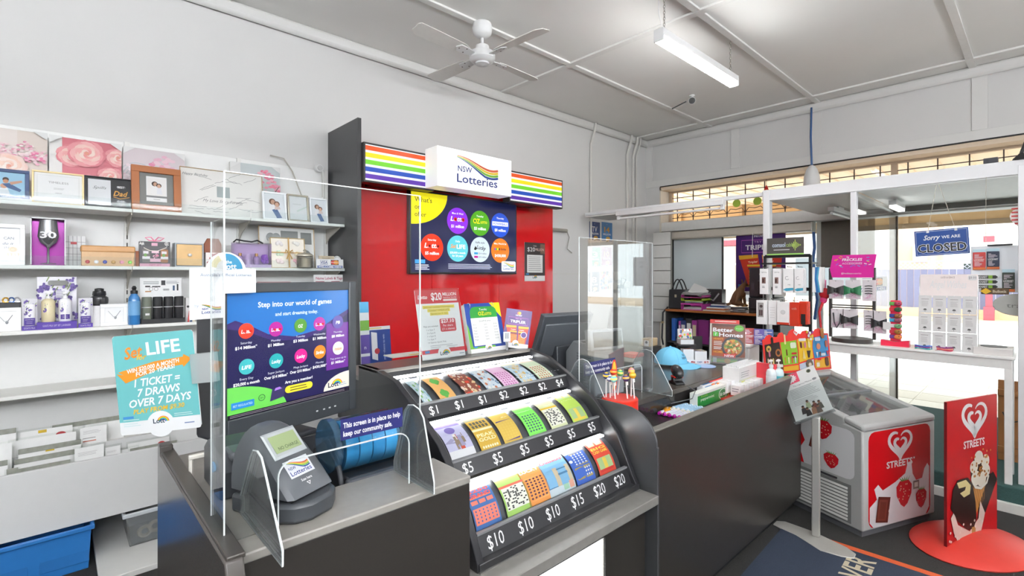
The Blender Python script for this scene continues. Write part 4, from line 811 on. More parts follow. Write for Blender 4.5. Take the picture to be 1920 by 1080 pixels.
t, w_ = on_shelf('pink_roll', 'dusty pink wrapped roll lying on the third shelf', 'roll', 484, 545, 3.98, Z3, lift=.0); BOX('riser', pwhite, t, -w_/2, w_/2, -.02, .05, 0, .2); MB().cyl((-w_/2, .01, .235), (w_/2, .01, .235), .03, n=14).build('roll', mat('#b98a90', .5), t, smooth=True)
# cards and sleeves in the rack
def sleeve(label, x0, x1, top, Y, z, kind, tilt=6):
    t, w = on_shelf('card_sleeve', label, 'greeting card', x0, x1, Y, z, None, tilt); h = hz((x0+x1)/2, top, Y, z)
    BOX('card', mat('#eeeeec', .5), t, -w/2, w/2, 0, .003, 0, h)
    if 'd' in kind: BOX('header_tab', mat('#8a8c82', .3, var=.5, scale=30), t, -w/2, w/2, -.004, .0, h-.014, h+.014, bevel=.004); 
    BOX('film', glass('#fafbfa', .6, rough=.12), t, -w/2-.008, w/2+.008, .0035, .0045, 0, h+.012)
    P = Print(100, 100*h/w); P.lines(10, 60, P.H*.45, 1, 4, 2.4, '#77777a', .1)
    if 'r' in kind: P.circ(80, P.H*.68, 9, '#c2242c', 6.5)
    if 'y' in kind: P.rect(42, P.H*.86, 56, P.H*.98, '#ecc62e')
    if 'c' in kind: P.lines(12, 80, P.H*.8, 3, 6, 1.4, '#cfc9cc', .2).rect(10, P.H*.3, 60, P.H*.34, '#d8663a')
    P.build('card_print', t, (-w/2, -.0012, 0), (w, 0, 0), (0, 0, h)); return t
for a in (('wrapped card with red dot and yellow tab at the back of the rack', 22, 136, 806, 3.95, .57, 'ry'), ('clear wrapped card leaning in front of the yellow tabbed card', 18, 143, 820, 3.87, .48, ''),
          ('wrapped card with grey header and yellow tab halfway down the rack', 34, 152, 839, 3.8, .475, 'dy'), ('wrapped card with a grey header behind the red dot card', 26, 150, 857, 3.74, .475, 'd'),
          ('wrapped card with a red dot nearest the rack front', 32, 132, 876, 3.66, .475, 'dr'), ('small wrapped card at the rack end', -30, 22, 836, 3.78, .475, ''), ('narrow wrapped card beside the red dot card', 12, 34, 884, 3.68, .475, 'd'),
          ('grey wrapped bundle lying behind the yellow tabbed card', 98, 160, 798, 4.0, .57, 'd'), ('grey wrapped bundle beside the teal sign', 155, 232, 788, 4.0, .57, 'd'),
          ('pale card with an orange stripe in the rack middle', 140, 195, 838, 3.7, .475, 'c'), ('pale stacked cards beside the orange striped card', 197, 226, 838, 3.72, .475, 'c'), ('pale card with a dark edge under the teal sign', 222, 258, 842, 3.74, .475, ''),
          ('pale wrapped card standing in the middle of the upper rack tier', 150, 200, 800, 3.9, .57, 'c'), ('white wrapped card at the end of the upper rack tier', -30, 30, 812, 3.92, .57, 'd'), ('second grey wrapped card low at the rack end', -30, 14, 872, 3.69, .475, 'd'), ('wrapped card with a red dot just under the teal sign', 240, 318, 826, 3.78, .475, 'r'), ('wrapped card with grey header and red dot beside the terminal', 244, 332, 838, 3.68, .475, 'dr')): sleeve(*a)
# tubs on the bottom shelf
def tub(name, label, x0, x1, y, z, h, m, rim, d=.38, tp=.88):
    t = thing(name, label, 'tub', ((x0+x1)/2, y, z)); w = (x1-x0)/2; b = w*tp
    mb = MB(); ring = lambda s, zz, q: [(-s, -q, zz), (s, -q, zz), (s, q, zz), (-s, q, zz)]
    o = ring(b, 0, d/2*tp)+ring(w, h, d/2)+ring(w-.006, h, d/2-.006)+ring(b-.006, .006, d/2*tp-.006)
    f = [(0, 3, 2, 1)]+[(i+4*k, (i+1) % 4+4*k, (i+1) % 4+4*k+4, i+4*k+4) for k in range(3) for i in range(4)]+[(12, 13, 14, 15)]
    mb.add(o, f).build('tub_body', m, t, bevel=.006)
    for a in ((-w-.014, w+.014, -d/2-.014, -d/2+.003), (-w-.014, w+.014, d/2-.003, d/2+.014), (-w-.014, -w+.003, -d/2, d/2), (w-.003, w+.014, -d/2, d/2)): BOX('rim', rim, t, *a, h-.02, h+.004, bevel=.005)
    return t
bl = mat('#2f76bd', .35, var=.05)
a, b = onY(-60, 1000, 3.55).x, onY(176, 1000, 3.55).x
t = tub('blue_tub', 'bright blue plastic storage tub under the card rack', a, b-.01, 3.8, .0, .235, bl, bl, .5, .95)
for x in (-.12, .12): BOX('raised_panel', mat('#2c6fb3', .35), t, x-.1, x+.1, -.243, -.236, .04, .17, bevel=.004)
a, b = onY(236, 980, 3.55).x, onY(330, 980, 3.55).x
struct(BOX('trim_5', shelfm, None, .17, 1.74, 3.3, 4.2, .0, .03, bevel=.003))
t = tub('clear_tub', 'clear plastic tub holding tape rolls beside the blue tub', a, b+.12, 3.75, .03, .2, glass('#eef1f3', .8, .1, .14), mat('#c6ccd0', .3), .34)
BOX('paper_label', mat('#d9cbb0', .6), t, -.02, .1, -.172, -.17, .11, .145)
for k, (x, z) in enumerate(((-.08, .045), (-.03, .06), (.03, .045))): tag(MB().tube([(x+.028*math.cos(q), 0, z+.028*math.sin(q)) for q in [i*math.pi/6 for i in range(12)]], .011, 6, closed=True).build('tape_roll', mat('#b9ad97', .5)), ('tape roll lying lowest in the clear tub', 'tape roll resting on the others in the clear tub', 'tape roll by the tub label')[k], 'tape roll', 'tape rolls in the clear tub').location = (t.location.x, 3.66, .03)
# ================================================================ tickets in the case
def tick(P, base, head, motif, txt=None, c2='#ffffff', c3='#333333'):
    W, H = P.W, P.H; q = random.Random(txt or motif); P.rect(0, 0, W, H, base); P.rect(0, H*.84, W, H, head)
    if motif == 'cross':
        P.rect(W*.06, H*.1, W*.94, H*.6, '#f3f0e2'); P.cells(W*.08, H*.12, W*.92, H*.58, 10, 14, .88, .88, '#2b2a2a', keep=lambda i, j: q.random() < .4); P.rect(0, H*.6, W, H*.66, c2)
    elif motif == 'ovals': P.rrect(W*.08, H*.08, W*.92, H*.62, W*.06, c2); P.cells(W*.1, H*.1, W*.9, H*.6, 5, 7, .62, .66, c3, el=True)
    elif motif == 'clover':
        for x, y in ((.45, .25), (.5, .68)): [P.circ(W*(x+.13*math.cos(a)), H*(y+.06*math.sin(a)), W*.13, '#5fae4a', n=12) for a in (0, 1.57, 3.14, 4.71)]; P.stroke([(W*x, H*y), (W*(x+.05), H*(y-.12))], W*.04, '#4c9a3c')
    elif motif == 'blob':
        for i in range(40): P.circ(W*q.random(), H*q.random()*.8, W*q.uniform(.03, .1), q.choice((c2, c3, head)), n=8)
    elif motif == 'scene':
        P.poly([(0, H*.1), (0, H*.4), (W*.3, H*.5), (W*.6, H*.36), (W, H*.48), (W, H*.1)], c2); P.rect(0, 0, W, H*.2, c3); P.circ(W*.45, H*.72, W*.2, head, n=16)
        for i in range(14): P.rect(W*(.3+.5*q.random()), H*(.15+.4*q.random()), W*(.36+.5*q.random()), H*(.2+.4*q.random()), q.choice(('#b8452f', '#e9e2d4', '#8f7a66', c2)))
    elif motif == 'bridge':
        P.rect(0, 0, W, H*.16, '#cfdbe2').poly([(0, H*.16), (W*.42, H*.5), (W*.42, H*.16)], '#3f6f96').rect(W*.36, H*.16, W*.52, H*.62, '#c9b79a').rect(W*.84, H*.16, W*.98, H*.62, '#c9b79a').rect(W*.5, H*.4, W*.86, H*.45, '#4a7ca0').rect(W*.5, H*.54, W*.86, H*.57, '#4a7ca0').rect(W*.55, H*.04, W*.75, H*.16, '#a9d3b4').rect(W*.78, H*.04, W*.96, H*.2, '#e5a58e')
    elif motif == 'grand':
        P.rect(W*.05, H*.08, W*.95, H*.4, c2); P.cells(W*.07, H*.1, W*.93, H*.38, 6, 4, .4, .6, c3, el=True); P.cells(W*.05, H*.48, W*.95, H*.58, 3, 1, .8, .9, c2); P.rect(W*.1, H*.62, W*.9, H*.66, c2)
    elif motif == 'grid2': P.rrect(W*.2, H*.44, W*.92, H*.82, W*.05, c2).cells(W*.22, H*.45, W*.9, H*.8, 4, 5, .5, .7, c3, el=True); P.rrect(W*.1, H*.1, W*.5, H*.4, W*.05, c2); P.rrect(W*.55, H*.1, W*.92, H*.4, W*.05, c2).cells(W*.57, H*.12, W*.9, H*.38, 3, 3, .6, .6, '#e9e3cf', el=True).circ(W*.1, H*.6, W*.09, '#e8eaf2', n=12)
    elif motif == 'game': P.rect(W*.1, H*.08, W*.9, H*.42, '#a9c48a').rect(W*.4, H*.1, W*.6, H*.4, '#e7c84e').rect(W*.1, H*.06, W*.9, H*.12, c2).rect(W*.1, H*.8, W*.45, H*.95, '#a9c48a').rect(W*.55, H*.8, W*.9, H*.95, '#a9c48a')
    elif motif == 'bars': P.cells(W*.08, H*.58, W*.92, H*.8, 5, 2, .7, .8, c3).rect(0, H*.5, W, H*.56, c2); P.cells(W*.1, H*.06, W*.9, H*.13, 7, 1, .8, .9, '#f1e6c0', el=True)
    if txt:
        for i, s in enumerate(txt.split('|')): P.text(s, W*.5, H*(.76-.12*i if motif not in ('bars', 'cross', 'game', 'bridge') else {'bars': .34, 'cross': .74, 'game': .66, 'bridge': .8}[motif]-.11*i), H*.085, {'bars': '#f5e9b5', 'game': '#f4ce4a', 'grand': '#e8452e', 'bridge': '#e04a48'}.get(motif, '#ffffff'), w=W*.84, bold=.05)
TK = (
 ((800, 817, 'pale blue and green $1 scratch ticket at the terminal end of the top tier', '#cfdfe6', '#eef3f4', 'blob', None, '#8fb6c9', '#8cba5a'), (832, 862, 'orange scratch ticket with green clovers in the top tier', '#efb36a', '#f4e2c4', 'clover'), (880, 910, 'brown and red scratch ticket in the top tier next to the clovers', '#8f4a38', '#e9d2c2', 'blob', 'CHILI', '#d9462f', '#e8c79a'),
  (920, 948, 'pale blue scratch ticket with a diver scene in the top tier', '#d3dde6', '#f0efe9', 'blob', None, '#7e98b5', '#c9754f'), (952, 980, 'pink scratch ticket packed with fine print in the top tier', '#f0c3e0', '#f6e6ef', 'ovals', None, '#e9a6d2', '#c05fa6'), (985, 1013, 'beige and blue beach scratch ticket in the top tier', '#c9dbe6', '#ecd9b2', 'blob', None, '#9dbcd3', '#e5c07a'), (1018, 1045, 'pale green scratch ticket with red squares at the register end of the top tier', '#d7e6c5', '#eed2bd', 'ovals', None, '#efe4d2', '#cc5a43')),
 ((852, 898, 'lilac winter village scratch ticket in the middle tier', '#c3bfdd', '#7a68ae', 'scene', None, '#9c97b5', '#e4e2e4'), (908, 945, 'gold nugget scratch ticket in the middle tier', '#d2a838', '#8d8a6a', 'bars', 'PEAK|GOLD', '#ece2b4', '#555646'), (952, 985, 'gold scratch ticket with purple ovals in the middle tier', '#dcb750', '#e7d9a0', 'ovals', None, '#57437a', '#e0bd58'),
  (998, 1030, 'bright green scratch ticket with dark dots in the middle tier', '#7ee05a', '#a6e98a', 'ovals', None, '#8ce86a', '#3d4f6e'), (1040, 1070, 'yellow green crossword scratch ticket in the middle tier', '#e2e6b4', '#dfc9a2', 'cross', None, '#f0c63c'), (1080, 1108, 'lime and gold scratch ticket at the register end of the middle tier', '#b9d65a', '#e0b33c', 'game', None, '#e8c84a')),
 ((898, 946, 'blue and red 250 GRAND scratch ticket in the lowest tier', '#3f6aa6', '#e8e9ee', 'grand', '$250|GRAND', '#f0806a', '#3d62a0'), (957, 1002, 'green crossword scratch ticket in the lowest tier', '#a8cf6a', '#e9efd9', 'cross', None, '#e06a52'), (999, 1040, 'orange scratch ticket with rows of dark dots in the lowest tier', '#e8964a', '#f6e6d6', 'ovals', 'LUCKY', '#f0ab63', '#5b3a4e'),
  (1038, 1085, 'bridge picture scratch ticket in the lowest tier', '#7fb2d6', '#dfe9f0', 'bridge', 'Crossword'), (1088, 1122, 'blue scratch ticket with gold panels in the lowest tier', '#3b62b8', '#d9e4f2', 'grid2', None, '#a08d52', '#e4e6f2'), (1130, 1160, 'red and green BIG CASH GAME scratch ticket in the lowest tier', '#d8442e', '#cf4436', 'game', 'BIG|CASH GAME', '#c9302a')))
for k, row in enumerate(TK):
    Yb = tiers[k][0][0]+.01
    for r_ in row:
        x0, x1 = spanY(r_[0], r_[1], Yb); x0 = max(x0, CX0+.002); P = Print(40, 78 if k else 66, sub=10); tick(P, r_[3], r_[4], r_[5], *(r_[6:]))
        o = P.build('scratch_ticket', None, (0, 0, 0), EX, EZ, printmat(.7), warp=lambda u, v, e, x0=x0, x1=x1, k=k: (x0+u*(x1-x0), *tpt(k, .02+.9*v, -.022+e)))
        tag(o, r_[2], 'ticket', 'scratch tickets in the lit case')
# ================================================================ signs standing on the case
def stand_card(name, label, cat, bl, br, h, lean, roll, paint, z, W=60, th=.004, bodyc='#f2f2f2', box=None, rough=.3):
    bl, br = Vector(bl), Vector(br); w = (br-bl).length; rz = math.atan2(br.y-bl.y, br.x-bl.x); c = (bl+br)/2
    t = thing(name, label, cat, (c.x, c.y, z), rot=(-math.radians(lean), math.radians(roll), rz))
    BOX('card_sheet', mat(bodyc, .4), t, -w/2, w/2, 0, th, 0, h, bevel=min(.001, th/4))
    P = Print(W, W*h/w); paint(P, P.W, P.H); P.build('card_print', t, (-w/2, -.0003, 0), (w, 0, 0), (0, 0, h), printmat(rough)); return t, w
def p_20m(P, W, H):
    P.rect(0, 0, W, H, '#f7f6f5').rect(0, H*.8, W, H, '#cf2a33').text('Lotto', W*.16, H*.87, 4.5, '#ffffff', w=13, bold=.03, shear=.2).text('$20', W*.48, H*.85, 9, '#ffffff', w=15, bold=.02).text('MILLION', W*.8, H*.91, 4, '#ffffff', w=20, bold=.02).text('Superdraw Saturday', W*.8, H*.875, 1.8, '#ffffff', w=20).rrect(W*.63, H*.83, W*.97, H*.86, 1, '#f4e8e6')
    for i, (s, a, b) in enumerate((('Join our Lockhart Newsagency', 8, 53), ('"Cracker" SYNDICATE', 14, 46), ('Saturday June 29, 2022', 17, 43))): P.rect(a, H*(.735-.05*i)-.8, b, H*(.735-.05*i)+3, '#f3dd5a').text(s, (a+b)/2, H*(.735-.05*i), 2.5, '#7a6a2c', w=b-a-3)
    P.rrect(W*.48, H*.38, W*.86, H*.57, 2, '#cf3a44').text('$27.10', W*.67, H*.51, 4.4, '#ffffff', w=19, bold=.03).text('Per share', W*.67, H*.455, 2.6, '#ffffff', w=14).text('(11 x shares)', W*.67, H*.405, 2.6, '#ffffff', w=18)
    P.text('Plays are included:', W*.1, H*.46, 2, '#4a4a4c', al='l', w=20)
    for i in range(4): P.text(('1 x Syst 7', '2 x Syst 8', '1 x Syst 8', '1 x Syst 7')[i], W*.16, H*(.41-.045*i), 1.9, '#6a6a6c', al='l', w=11)
    P.text('14 Games Quick Pick', W*.16, H*.23, 1.9, '#6a6a6c', al='l', w=25); P.lines(W*.2, W*.9, H*.19, 3, 2, .5, '#9a9a9c', .3); P.rect(0, H*.085, W, H*.14, '#cf3a44'); P.rect(4, H*.095, 10, H*.13, '#3a8fd0'); P.circ(W*.5, H*.07, 9, '#f7f6f5'); P.lott(W*.4, H*.05, 14); P.lines(W*.85, W*.97, H*.04, 1, 2, 1, '#9aa4b8', 0)
a, b = onY(793, 683, 1.9), onY(873, 670, 1.9)
t, w_ = stand_card('notice_holder', 'red and white 20 MILLION syndicate notice in a clear holder', 'sign', (a.x, 1.9), (b.x, 1.9), .325, 13, 0, p_20m, 1.216)
BOX('clear_cover', glass('#fafcfc', .8), t, -w_/2-.004, w_/2+.004, -.011, -.009, 0, .33); BOX('foot', glass('#f2f6f6', 1, opac=.15), t, -w_/2, w_/2, -.011, .08, 0, .003)
def p_oz(P, W, H):
    P.rect(0, 0, W, H, '#25479a').poly([(W*.7, H), (W, H*.68), (W, H)], '#f4e31a').poly([(0, 0), (W*.1, 0), (W*.04, H*.5), (0, H*.6)], '#7cc242').rect(0, 0, W*.7, H*.12, '#74bd3e').rrect(W*.12, H*.6, W*.88, H*.93, 8, '#2f9a3c').rect(W*.12, H*.6, W*.88, H*.7, '#2f9a3c').rect(W*.12, H*.14, W*.88, H*.7, '#f7f7f4')
    P.text('Tuesday', W*.5, H*.85, 3, '#ffffff', w=13).text('OZ', W*.43, H*.75, 5, '#f4e31a', w=10, bold=.04).text('LOTTO', W*.62, H*.75, 3.5, '#f4e31a', w=12, bold=.02)
    P.text('QuickPick price', W*.5, H*.62, 2.2, '#6a6c70', w=20)
    for i in range(6):
        for x in (.2, .5, .78): P.text(('1 game', '5 games', '$13.00')[int(x*3.2)] if x > .3 else ('Mini', 'Std', 'Mega')[i % 3], W*x, H*(.55-.06*i), 1.8, '#8a8c90', w=6)
    P.rect(0, 0, W, H*.085, '#f4f4f2').circ(W*.5, H*.085, 6, '#f4f4f2').lott(W*.43, H*.05, 9).rect(6, H*.1, 11, H*.13, '#3a8fd0')
a, b = onY(880, 668, 1.93), onY(946, 655, 1.93)
t, w_ = stand_card('flip_calendar', 'blue green and yellow flip price calendar with binding rings', 'calendar', (a.x, 1.915), (b.x, 1.915), .25, 14, 0, p_oz, 1.216)
BOX('page_block', mat('#efeee9', .6), t, -w_/2, w_/2, .004, .022, .002, .246); BOX('easel_back', mat('#d5d3cd', .6), t, -w_/2, w_/2, .022, .026, 0, .24)
for x in (-.36, .3): MB().tube([(x*w_+.004*0, .008+.014*math.cos(q), .24+.014*math.sin(q)) for q in [i*math.pi/5 for i in range(10)]], .0016, 5, closed=True).build('binding_ring', mat('#c9c9c9', .25, metal=.8), t)
def p_trip(P, W, H, full=False):
    P.rect(0, 0, W, H, '#4b1d78'); P.circ(W*.5, H*.9, W*.07, '#e8762c').circ(W*.53, H*.91, W*.05, '#f4c81a').text('INSTANT', W*.5, H*.83, H*.035, '#ffffff', w=W*.24, bold=.03); P.stroke([(W*.12, H*.61), (W*.88, H*.61), (W*.88, H*.79), (W*.12, H*.79)], W*.012, '#d86ad0', True)
    P.text('TRY A', W*.5, H*.745, H*.03, '#e7b3e6', w=W*.24).text('TRIPLER', W*.5, H*.65, H*.07, '#ffffff', w=W*.6, bold=.05)
    for k, (a, x) in enumerate(((-.08, .2), (.08, .52))):
        P.poly([(W*(x+.06), H*.12), (W*(x+.36), H*.12), (W*(x+.34+a), H*.58), (W*(x-.06+a), H*.57)], '#d9381e'); P.poly([(W*(x-.06+a), H*.57), (W*(x+.34+a), H*.58), (W*(x+.34+a), H*.53), (W*(x-.05+a), H*.51)], '#f5b62a')
        P.text('Tripler', W*(x+.16), H*.46, H*.03, '#fff3d0', w=W*.2, bold=.04, ang=6); P.rect(W*(x+.04), H*.41, W*(x+.3), H*.435, '#f7d83a').rrect(W*(x+.06), H*.365, W*(x+.3), H*.395, H*.01, '#4a3d30'); P.cells(W*(x+.07), H*.13, W*(x+.33), H*.35, 4, 5, .72, .72, '#f0c33c').cells(W*(x+.07), H*.13, W*(x+.33), H*.35, 4, 5, .4, .4, '#3d2418', el=True)
    P.rect(W*.05, H*.1, W*.19, H*.15, '#3a8fd0').lines(W*.05, W*.2, H*.08, 3, H*.014, H*.006, '#d9d0ea'); P.rect(0, 0, W, H*.05, '#eeeef0')
a = onY(953, 660, 1.93); t, w_ = stand_card('game_card', 'purple TRIPLER game card leaning at the register end of the case', 'sign', (1.735, 1.955), (1.84, 1.865), .205, 8, 8, lambda P, W, H: (p_trip(P, W, H), P.rect(0, 0, W, H*.13, '#f4f4f6'), P.circ(W*.5, H*.13, W*.12, '#f4f4f6'), P.lott(W*.38, H*.06, W*.26), P.circ(W*.78, H*.36, W*.12, '#f0eaf4'), P.circ(W*.78, H*.36, W*.1, '#4b1d78')), 1.217, W=60)
BOX('foot', mat('#eeeeee', .4), t, -w_/2, w_/2, .004, .05, 0, .003)
t, w_ = stand_card('barcode_tag', 'small barcode tag on a grey clip between the calendar and purple card', 'tag', (1.70, 1.9), (1.73, 1.88), .05, 5, 0, lambda P, W, H: (P.rect(0, 0, W, H, '#eef2f4'), P.cells(W*.2, H*.3, W*.8, H*.9, 6, 1, .55, 1, '#33363a')), 1.26); BOX('clip', mat('#77787a', .4), t, -.006, .006, 0, .006, -.044, 0)
# counter bench behind the case with leaflets
t = thing('leaflet_bench', 'grey bench behind the ticket case carrying leaflets', 'bench', (1.5, 2.45, 0)); BOX('bench_top', mat('#8b8782', .35, var=.1), t, -.35, .6, -.2, .25, 1.06, 1.085, bevel=.003); BOX('body', charcoal, t, -.33, .58, -.18, .23, 0, 1.06)
def p_blue(P, W, H): P.rect(0, 0, W, H, '#24428f').rect(0, H*.92, W, H, '#f0f0f2').rect(0, H*.95, W*.6, H*.97, '#e8c63a').poly([(W*.12, H*.25), (W*.38, H*.2), (W*.38, H*.85), (W*.12, H*.88)], '#e9eaf0').circ(W*.36, H*.42, W*.12, '#c23a44').text('your chance to win', W*.72, H*.2, W*.1, '#dfe4f4', al='l', w=H*.6, ang=90)
stand_card('leaflet_box', 'upright blue leaflet box with sideways white lettering', 'leaflet holder', (onY(694, 675, 2.5).x, 2.5), (onY(735, 670, 2.5).x, 2.5), hz(714, 612, 2.5, 1.086), 6, 0, p_blue, 1.086, th=.03, bodyc='#24428f')
def p_strip(P, W, H): P.rect(0, 0, W, H, '#e8ecf0').rect(0, H*.85, W, H, '#58b4e4').rect(0, H*.6, W, H*.74, '#7ab04a').rect(0, H*.28, W, H*.54, '#5d4a9c').rect(0, 0, W, H*.24, '#6a57a8').text('ON', W*.6, H*.1, W*.3, '#ffffff', w=W*.5).text('n', W*.5, H*.34, W*.4, '#ffffff')
stand_card('leaflet_strip', 'tall narrow purple and blue leaflet strip beside the terminal screen', 'leaflet', (onY(678, 675, 2.42).x, 2.42), (onY(695, 670, 2.42).x, 2.42), hz(690, 566, 2.42, 1.086), 4, 0, p_strip, 1.086)
t = thing('wire_leaflet_shelf', 'white leaflet lying on a thin wire shelf behind the notice', 'leaflet', (onY(760, 668, 2.3).x, 2.3, 1.086)); BOX('leaflet_sheet', mat('#e9e6de', .5), t, -.1, .1, -.05, .05, .095, .1); BOX('yellow_band', mat('#e3c84a', .5), t, .0, .1, -.0505, -.03, .1, .101)
for x in (-.08, .08): MB().tube([(x, 0, 0), (x, 0, .095)], .003, 6).build('wire_leg', mat('#55555a', .4, metal=.5), t)
# ================================================================ terminal, ticket checker and printer
gdk = mat('#3e4145', .35, var=.08, scale=12); gmd = mat('#63666a', .4, var=.06, scale=12)
UM = Vector((.51, .154, 0)).normalized(); NM = Vector((UM.y, -UM.x, 0)); BL = Vector((.363, 1.694, 0)); MW = .535
t = thing('terminal_screen', 'large terminal screen headed Step into our world of games', 'screen', (BL.x+UM.x*MW/2, BL.y+UM.y*MW/2, 1.022), rz=math.atan2(UM.y, UM.x))
z0, z1 = .055, .555
for a in ((-MW/2, -MW/2+.028, z0, z1), (MW/2-.035, MW/2, z0, z1), (-MW/2+.028, MW/2-.035, z1-.032, z1), (-MW/2+.028, MW/2-.035, z0, z0+.078)): BOX('bezel', gdk, t, a[0], a[1], 0, .03, a[2], a[3], bevel=.004)
BOX('housing', charcoal, t, -MW/2+.004, MW/2-.01, .03, .14, z0+.01, z1-.01, bevel=.012); BOX('neck', charcoal, t, -.16, .0, .05, .14, .0, z0+.02, bevel=.006); BOX('foot', charcoal, t, -.2, .1, .02, .2, 0, .02, bevel=.006)
P = Print(240, 220, '#1f2350'); P.rect(0, 130, 240, 220, '#2a6fb8')
P.poly([(0, 0), (240, 0), (240, 178), (214, 165), (170, 140), (120, 132), (70, 142), (40, 160), (14, 172), (0, 166)], '#3b2c6a'); P.poly([(0, 0), (240, 0), (240, 170), (200, 142), (140, 124), (80, 128), (30, 152), (0, 158)], '#26224f').rect(188, 52, 240, 150, '#6d2f92')
P.poly([(0, 0)]+[(105*math.cos(a), 55*math.sin(a)) for a in [i*math.pi/24 for i in range(13)]], '#6fce57')
P.text('Step into our world of games', 126, 193, 10, '#e9f0f8', w=148, bold=.02).text('and start dreaming today.', 126, 175, 7, '#dce8f4', w=86, bold=.02)
for i, (x, y, c, n, l1, l2) in enumerate(((32, 152, '#e8402a', 'Lotto', 'Saturday', '$14 Million*'), (84, 150, '#b32a94', 'Lotto', 'Monday', '$1 Million'), (132, 152, '#58943c', 'OZ', 'Tuesday', '$3 Million'), (172, 152, '#b53a9c', 'Lotto', 'Wednesday', '$1 Million'), (214, 152, '#5a4a9a', 'PB', 'Thursday', '$8 Million'),
                                      (32, 88, '#45b5b8', 'LIFE', 'Every Day', '$20,000 a month'), (84, 90, '#2ea5a8', 'Lucky', 'Super Jackpot', 'Over $14 Million*'), (132, 92, '#e0248c', 'Lucky', 'Mega Jackpot', 'Over $10 Million*'), (172, 94, '#ee8422', 'Strike', 'Monday', '$430,000*'), (214, 96, '#f0e6dc', 'Instant', 'Top prizes up to', '$1 Million*'))):
    P.circ(x, y, 13, c, 14); P.text(n, x, y-4, 6.5, '#ffffff' if c != '#f0e6dc' else '#d8743a', w=17 if len(n) > 2 else 10, bold=.05, shear=.15)
    if n == 'Lotto': P.circ(x-2, y-1, 2.6, '#cc2222', n=8).circ(x+7.5, y-1, 2.6, '#cc2222', n=8)
    P.text(l1, x, y-23, 4, '#e4e6f0', maxw=38).text(l2, x, y-32, 5.4, '#ffffff', bold=.03, maxw=44)
P.text('Are you a member?', 128, 43, 5.5, '#ffffff', w=56, bold=.02).rrect(100, 24, 156, 38, 7, '#f3dd3a').lines(110, 146, 32.5, 2, 5, 2, '#6d6428', .1); P.poly([(72, 16), (98, 20), (100, 40), (76, 38)], '#3a3560').poly([(80, 34), (94, 36), (90, 40), (82, 39)], '#a678d8')
P.poly([(180, 10)]+[(180+60*(1-math.cos(a)), 10+34*math.sin(a)) for a in [i*math.pi/16 for i in range(9)]]+[(240, 10)], '#ece4d4').lott(190, 16, 34, '#26304a').lines(214, 234, 20, 2, 4, 1.2, '#8aa4c0'); P.rect(6, 16, 44, 28, '#2f86c8').text('BET REGULATED', 25, 20, 4, '#cfe4f4', w=32).ring(57, 27, 5, 6, '#2a5a3a').text('18+', 57, 25, 3.6, '#2a5a3a'); P.rect(0, 0, 240, 8, '#26202e').lines(4, 236, 5, 2, 2.6, 1, '#8a7f8a', .05)
P.build('screen_picture', t, (-MW/2+.028, .0075, z0+.078), (MW-.063, 0, 0), (0, 0, z1-z0-.11), printmat(.1, .3)); BOX('screen_glass', mat('#1d1d20', .1), t, -MW/2+.028, MW/2-.035, .008, .03, z0+.078, z1-.032)
for x in (.08, .11, .135, .16): BOX('button', mat('#d8d8d8', .4), t, x, x+.008, -.001, .0, z0+.03, z0+.035)
def onP(px, py, P0, N): d = ray(px, py); o = Vector((0, 0, CAMH)); return o+d*((P0-o).dot(N)/d.dot(N))
PM = BL+NM*.02
def q3(px, py): return onP(px, py, PM, NM)
# white lottery badge on the screen corner
a, b, c_ = q3(356, 598), q3(480, 552), q3(356, 503); w1 = (q3(480, 500)-q3(356, 500)).length; zt = q3(400, 503).z; zb = q3(360, 600).z; zm = q3(470, 549).z
t = thing('corner_badge', 'white corner badge reading Official Lotteries clipped to the terminal screen', 'sign', (a.x, a.y, zb), rz=math.atan2(UM.y, UM.x)); h1, hm = zt-zb, zm-zb; wc = w1*.49
cx = w1*.53; rb = w1*.31; pts = [(0, 0), (wc, 0), (wc, hm), (w1, hm), (w1, h1)]+[(cx+rb*math.cos(q), h1+rb*1.0*math.sin(q)-.012) for q in [i*math.pi/14 for i in range(1, 14)]]+[(0, h1)]
MB().prism(pts, 0, .004, 'y').build('badge_sheet', mat('#f7f8f9', .35), t, bevel=.0008)
P = Print(100, 100); k = 100/w1; P.circ(cx*k, (h1-.004)*k, rb*k*.8, '#3a95c0', n=20, a0=4, a1=95).circ(cx*k, (h1-.004)*k, rb*k*.8, '#f2e3a0', n=12, a0=120, a1=170).circ(cx*k, (h1-.004)*k, rb*k*.52, '#f7f8f9', n=14, a0=95, a1=180).text('the', (cx+.006)*k, (h1+rb*.25)*k, 5, '#ffffff', bold=.03).text('Lott', (cx+.008)*k, (h1-.002)*k, 9, '#ffffff', w=22, bold=.05)
P.text("Australia's Official Lotteries", w1*.53*k, (h1-.024)*k, 5, '#6c87a8', w=78).text('by', 9, 18, 5, '#9fb4cc').nsw(16, 7, 28, 15)
P.build('badge_print', t, (0, -.0004, 0), (w1, 0, 0), (0, 0, w1)); BOX('badge_clip', mat('#dfe6ea', .2), t, wc*.4, wc*.6, .004, .012, hm*.3, hm*.7)
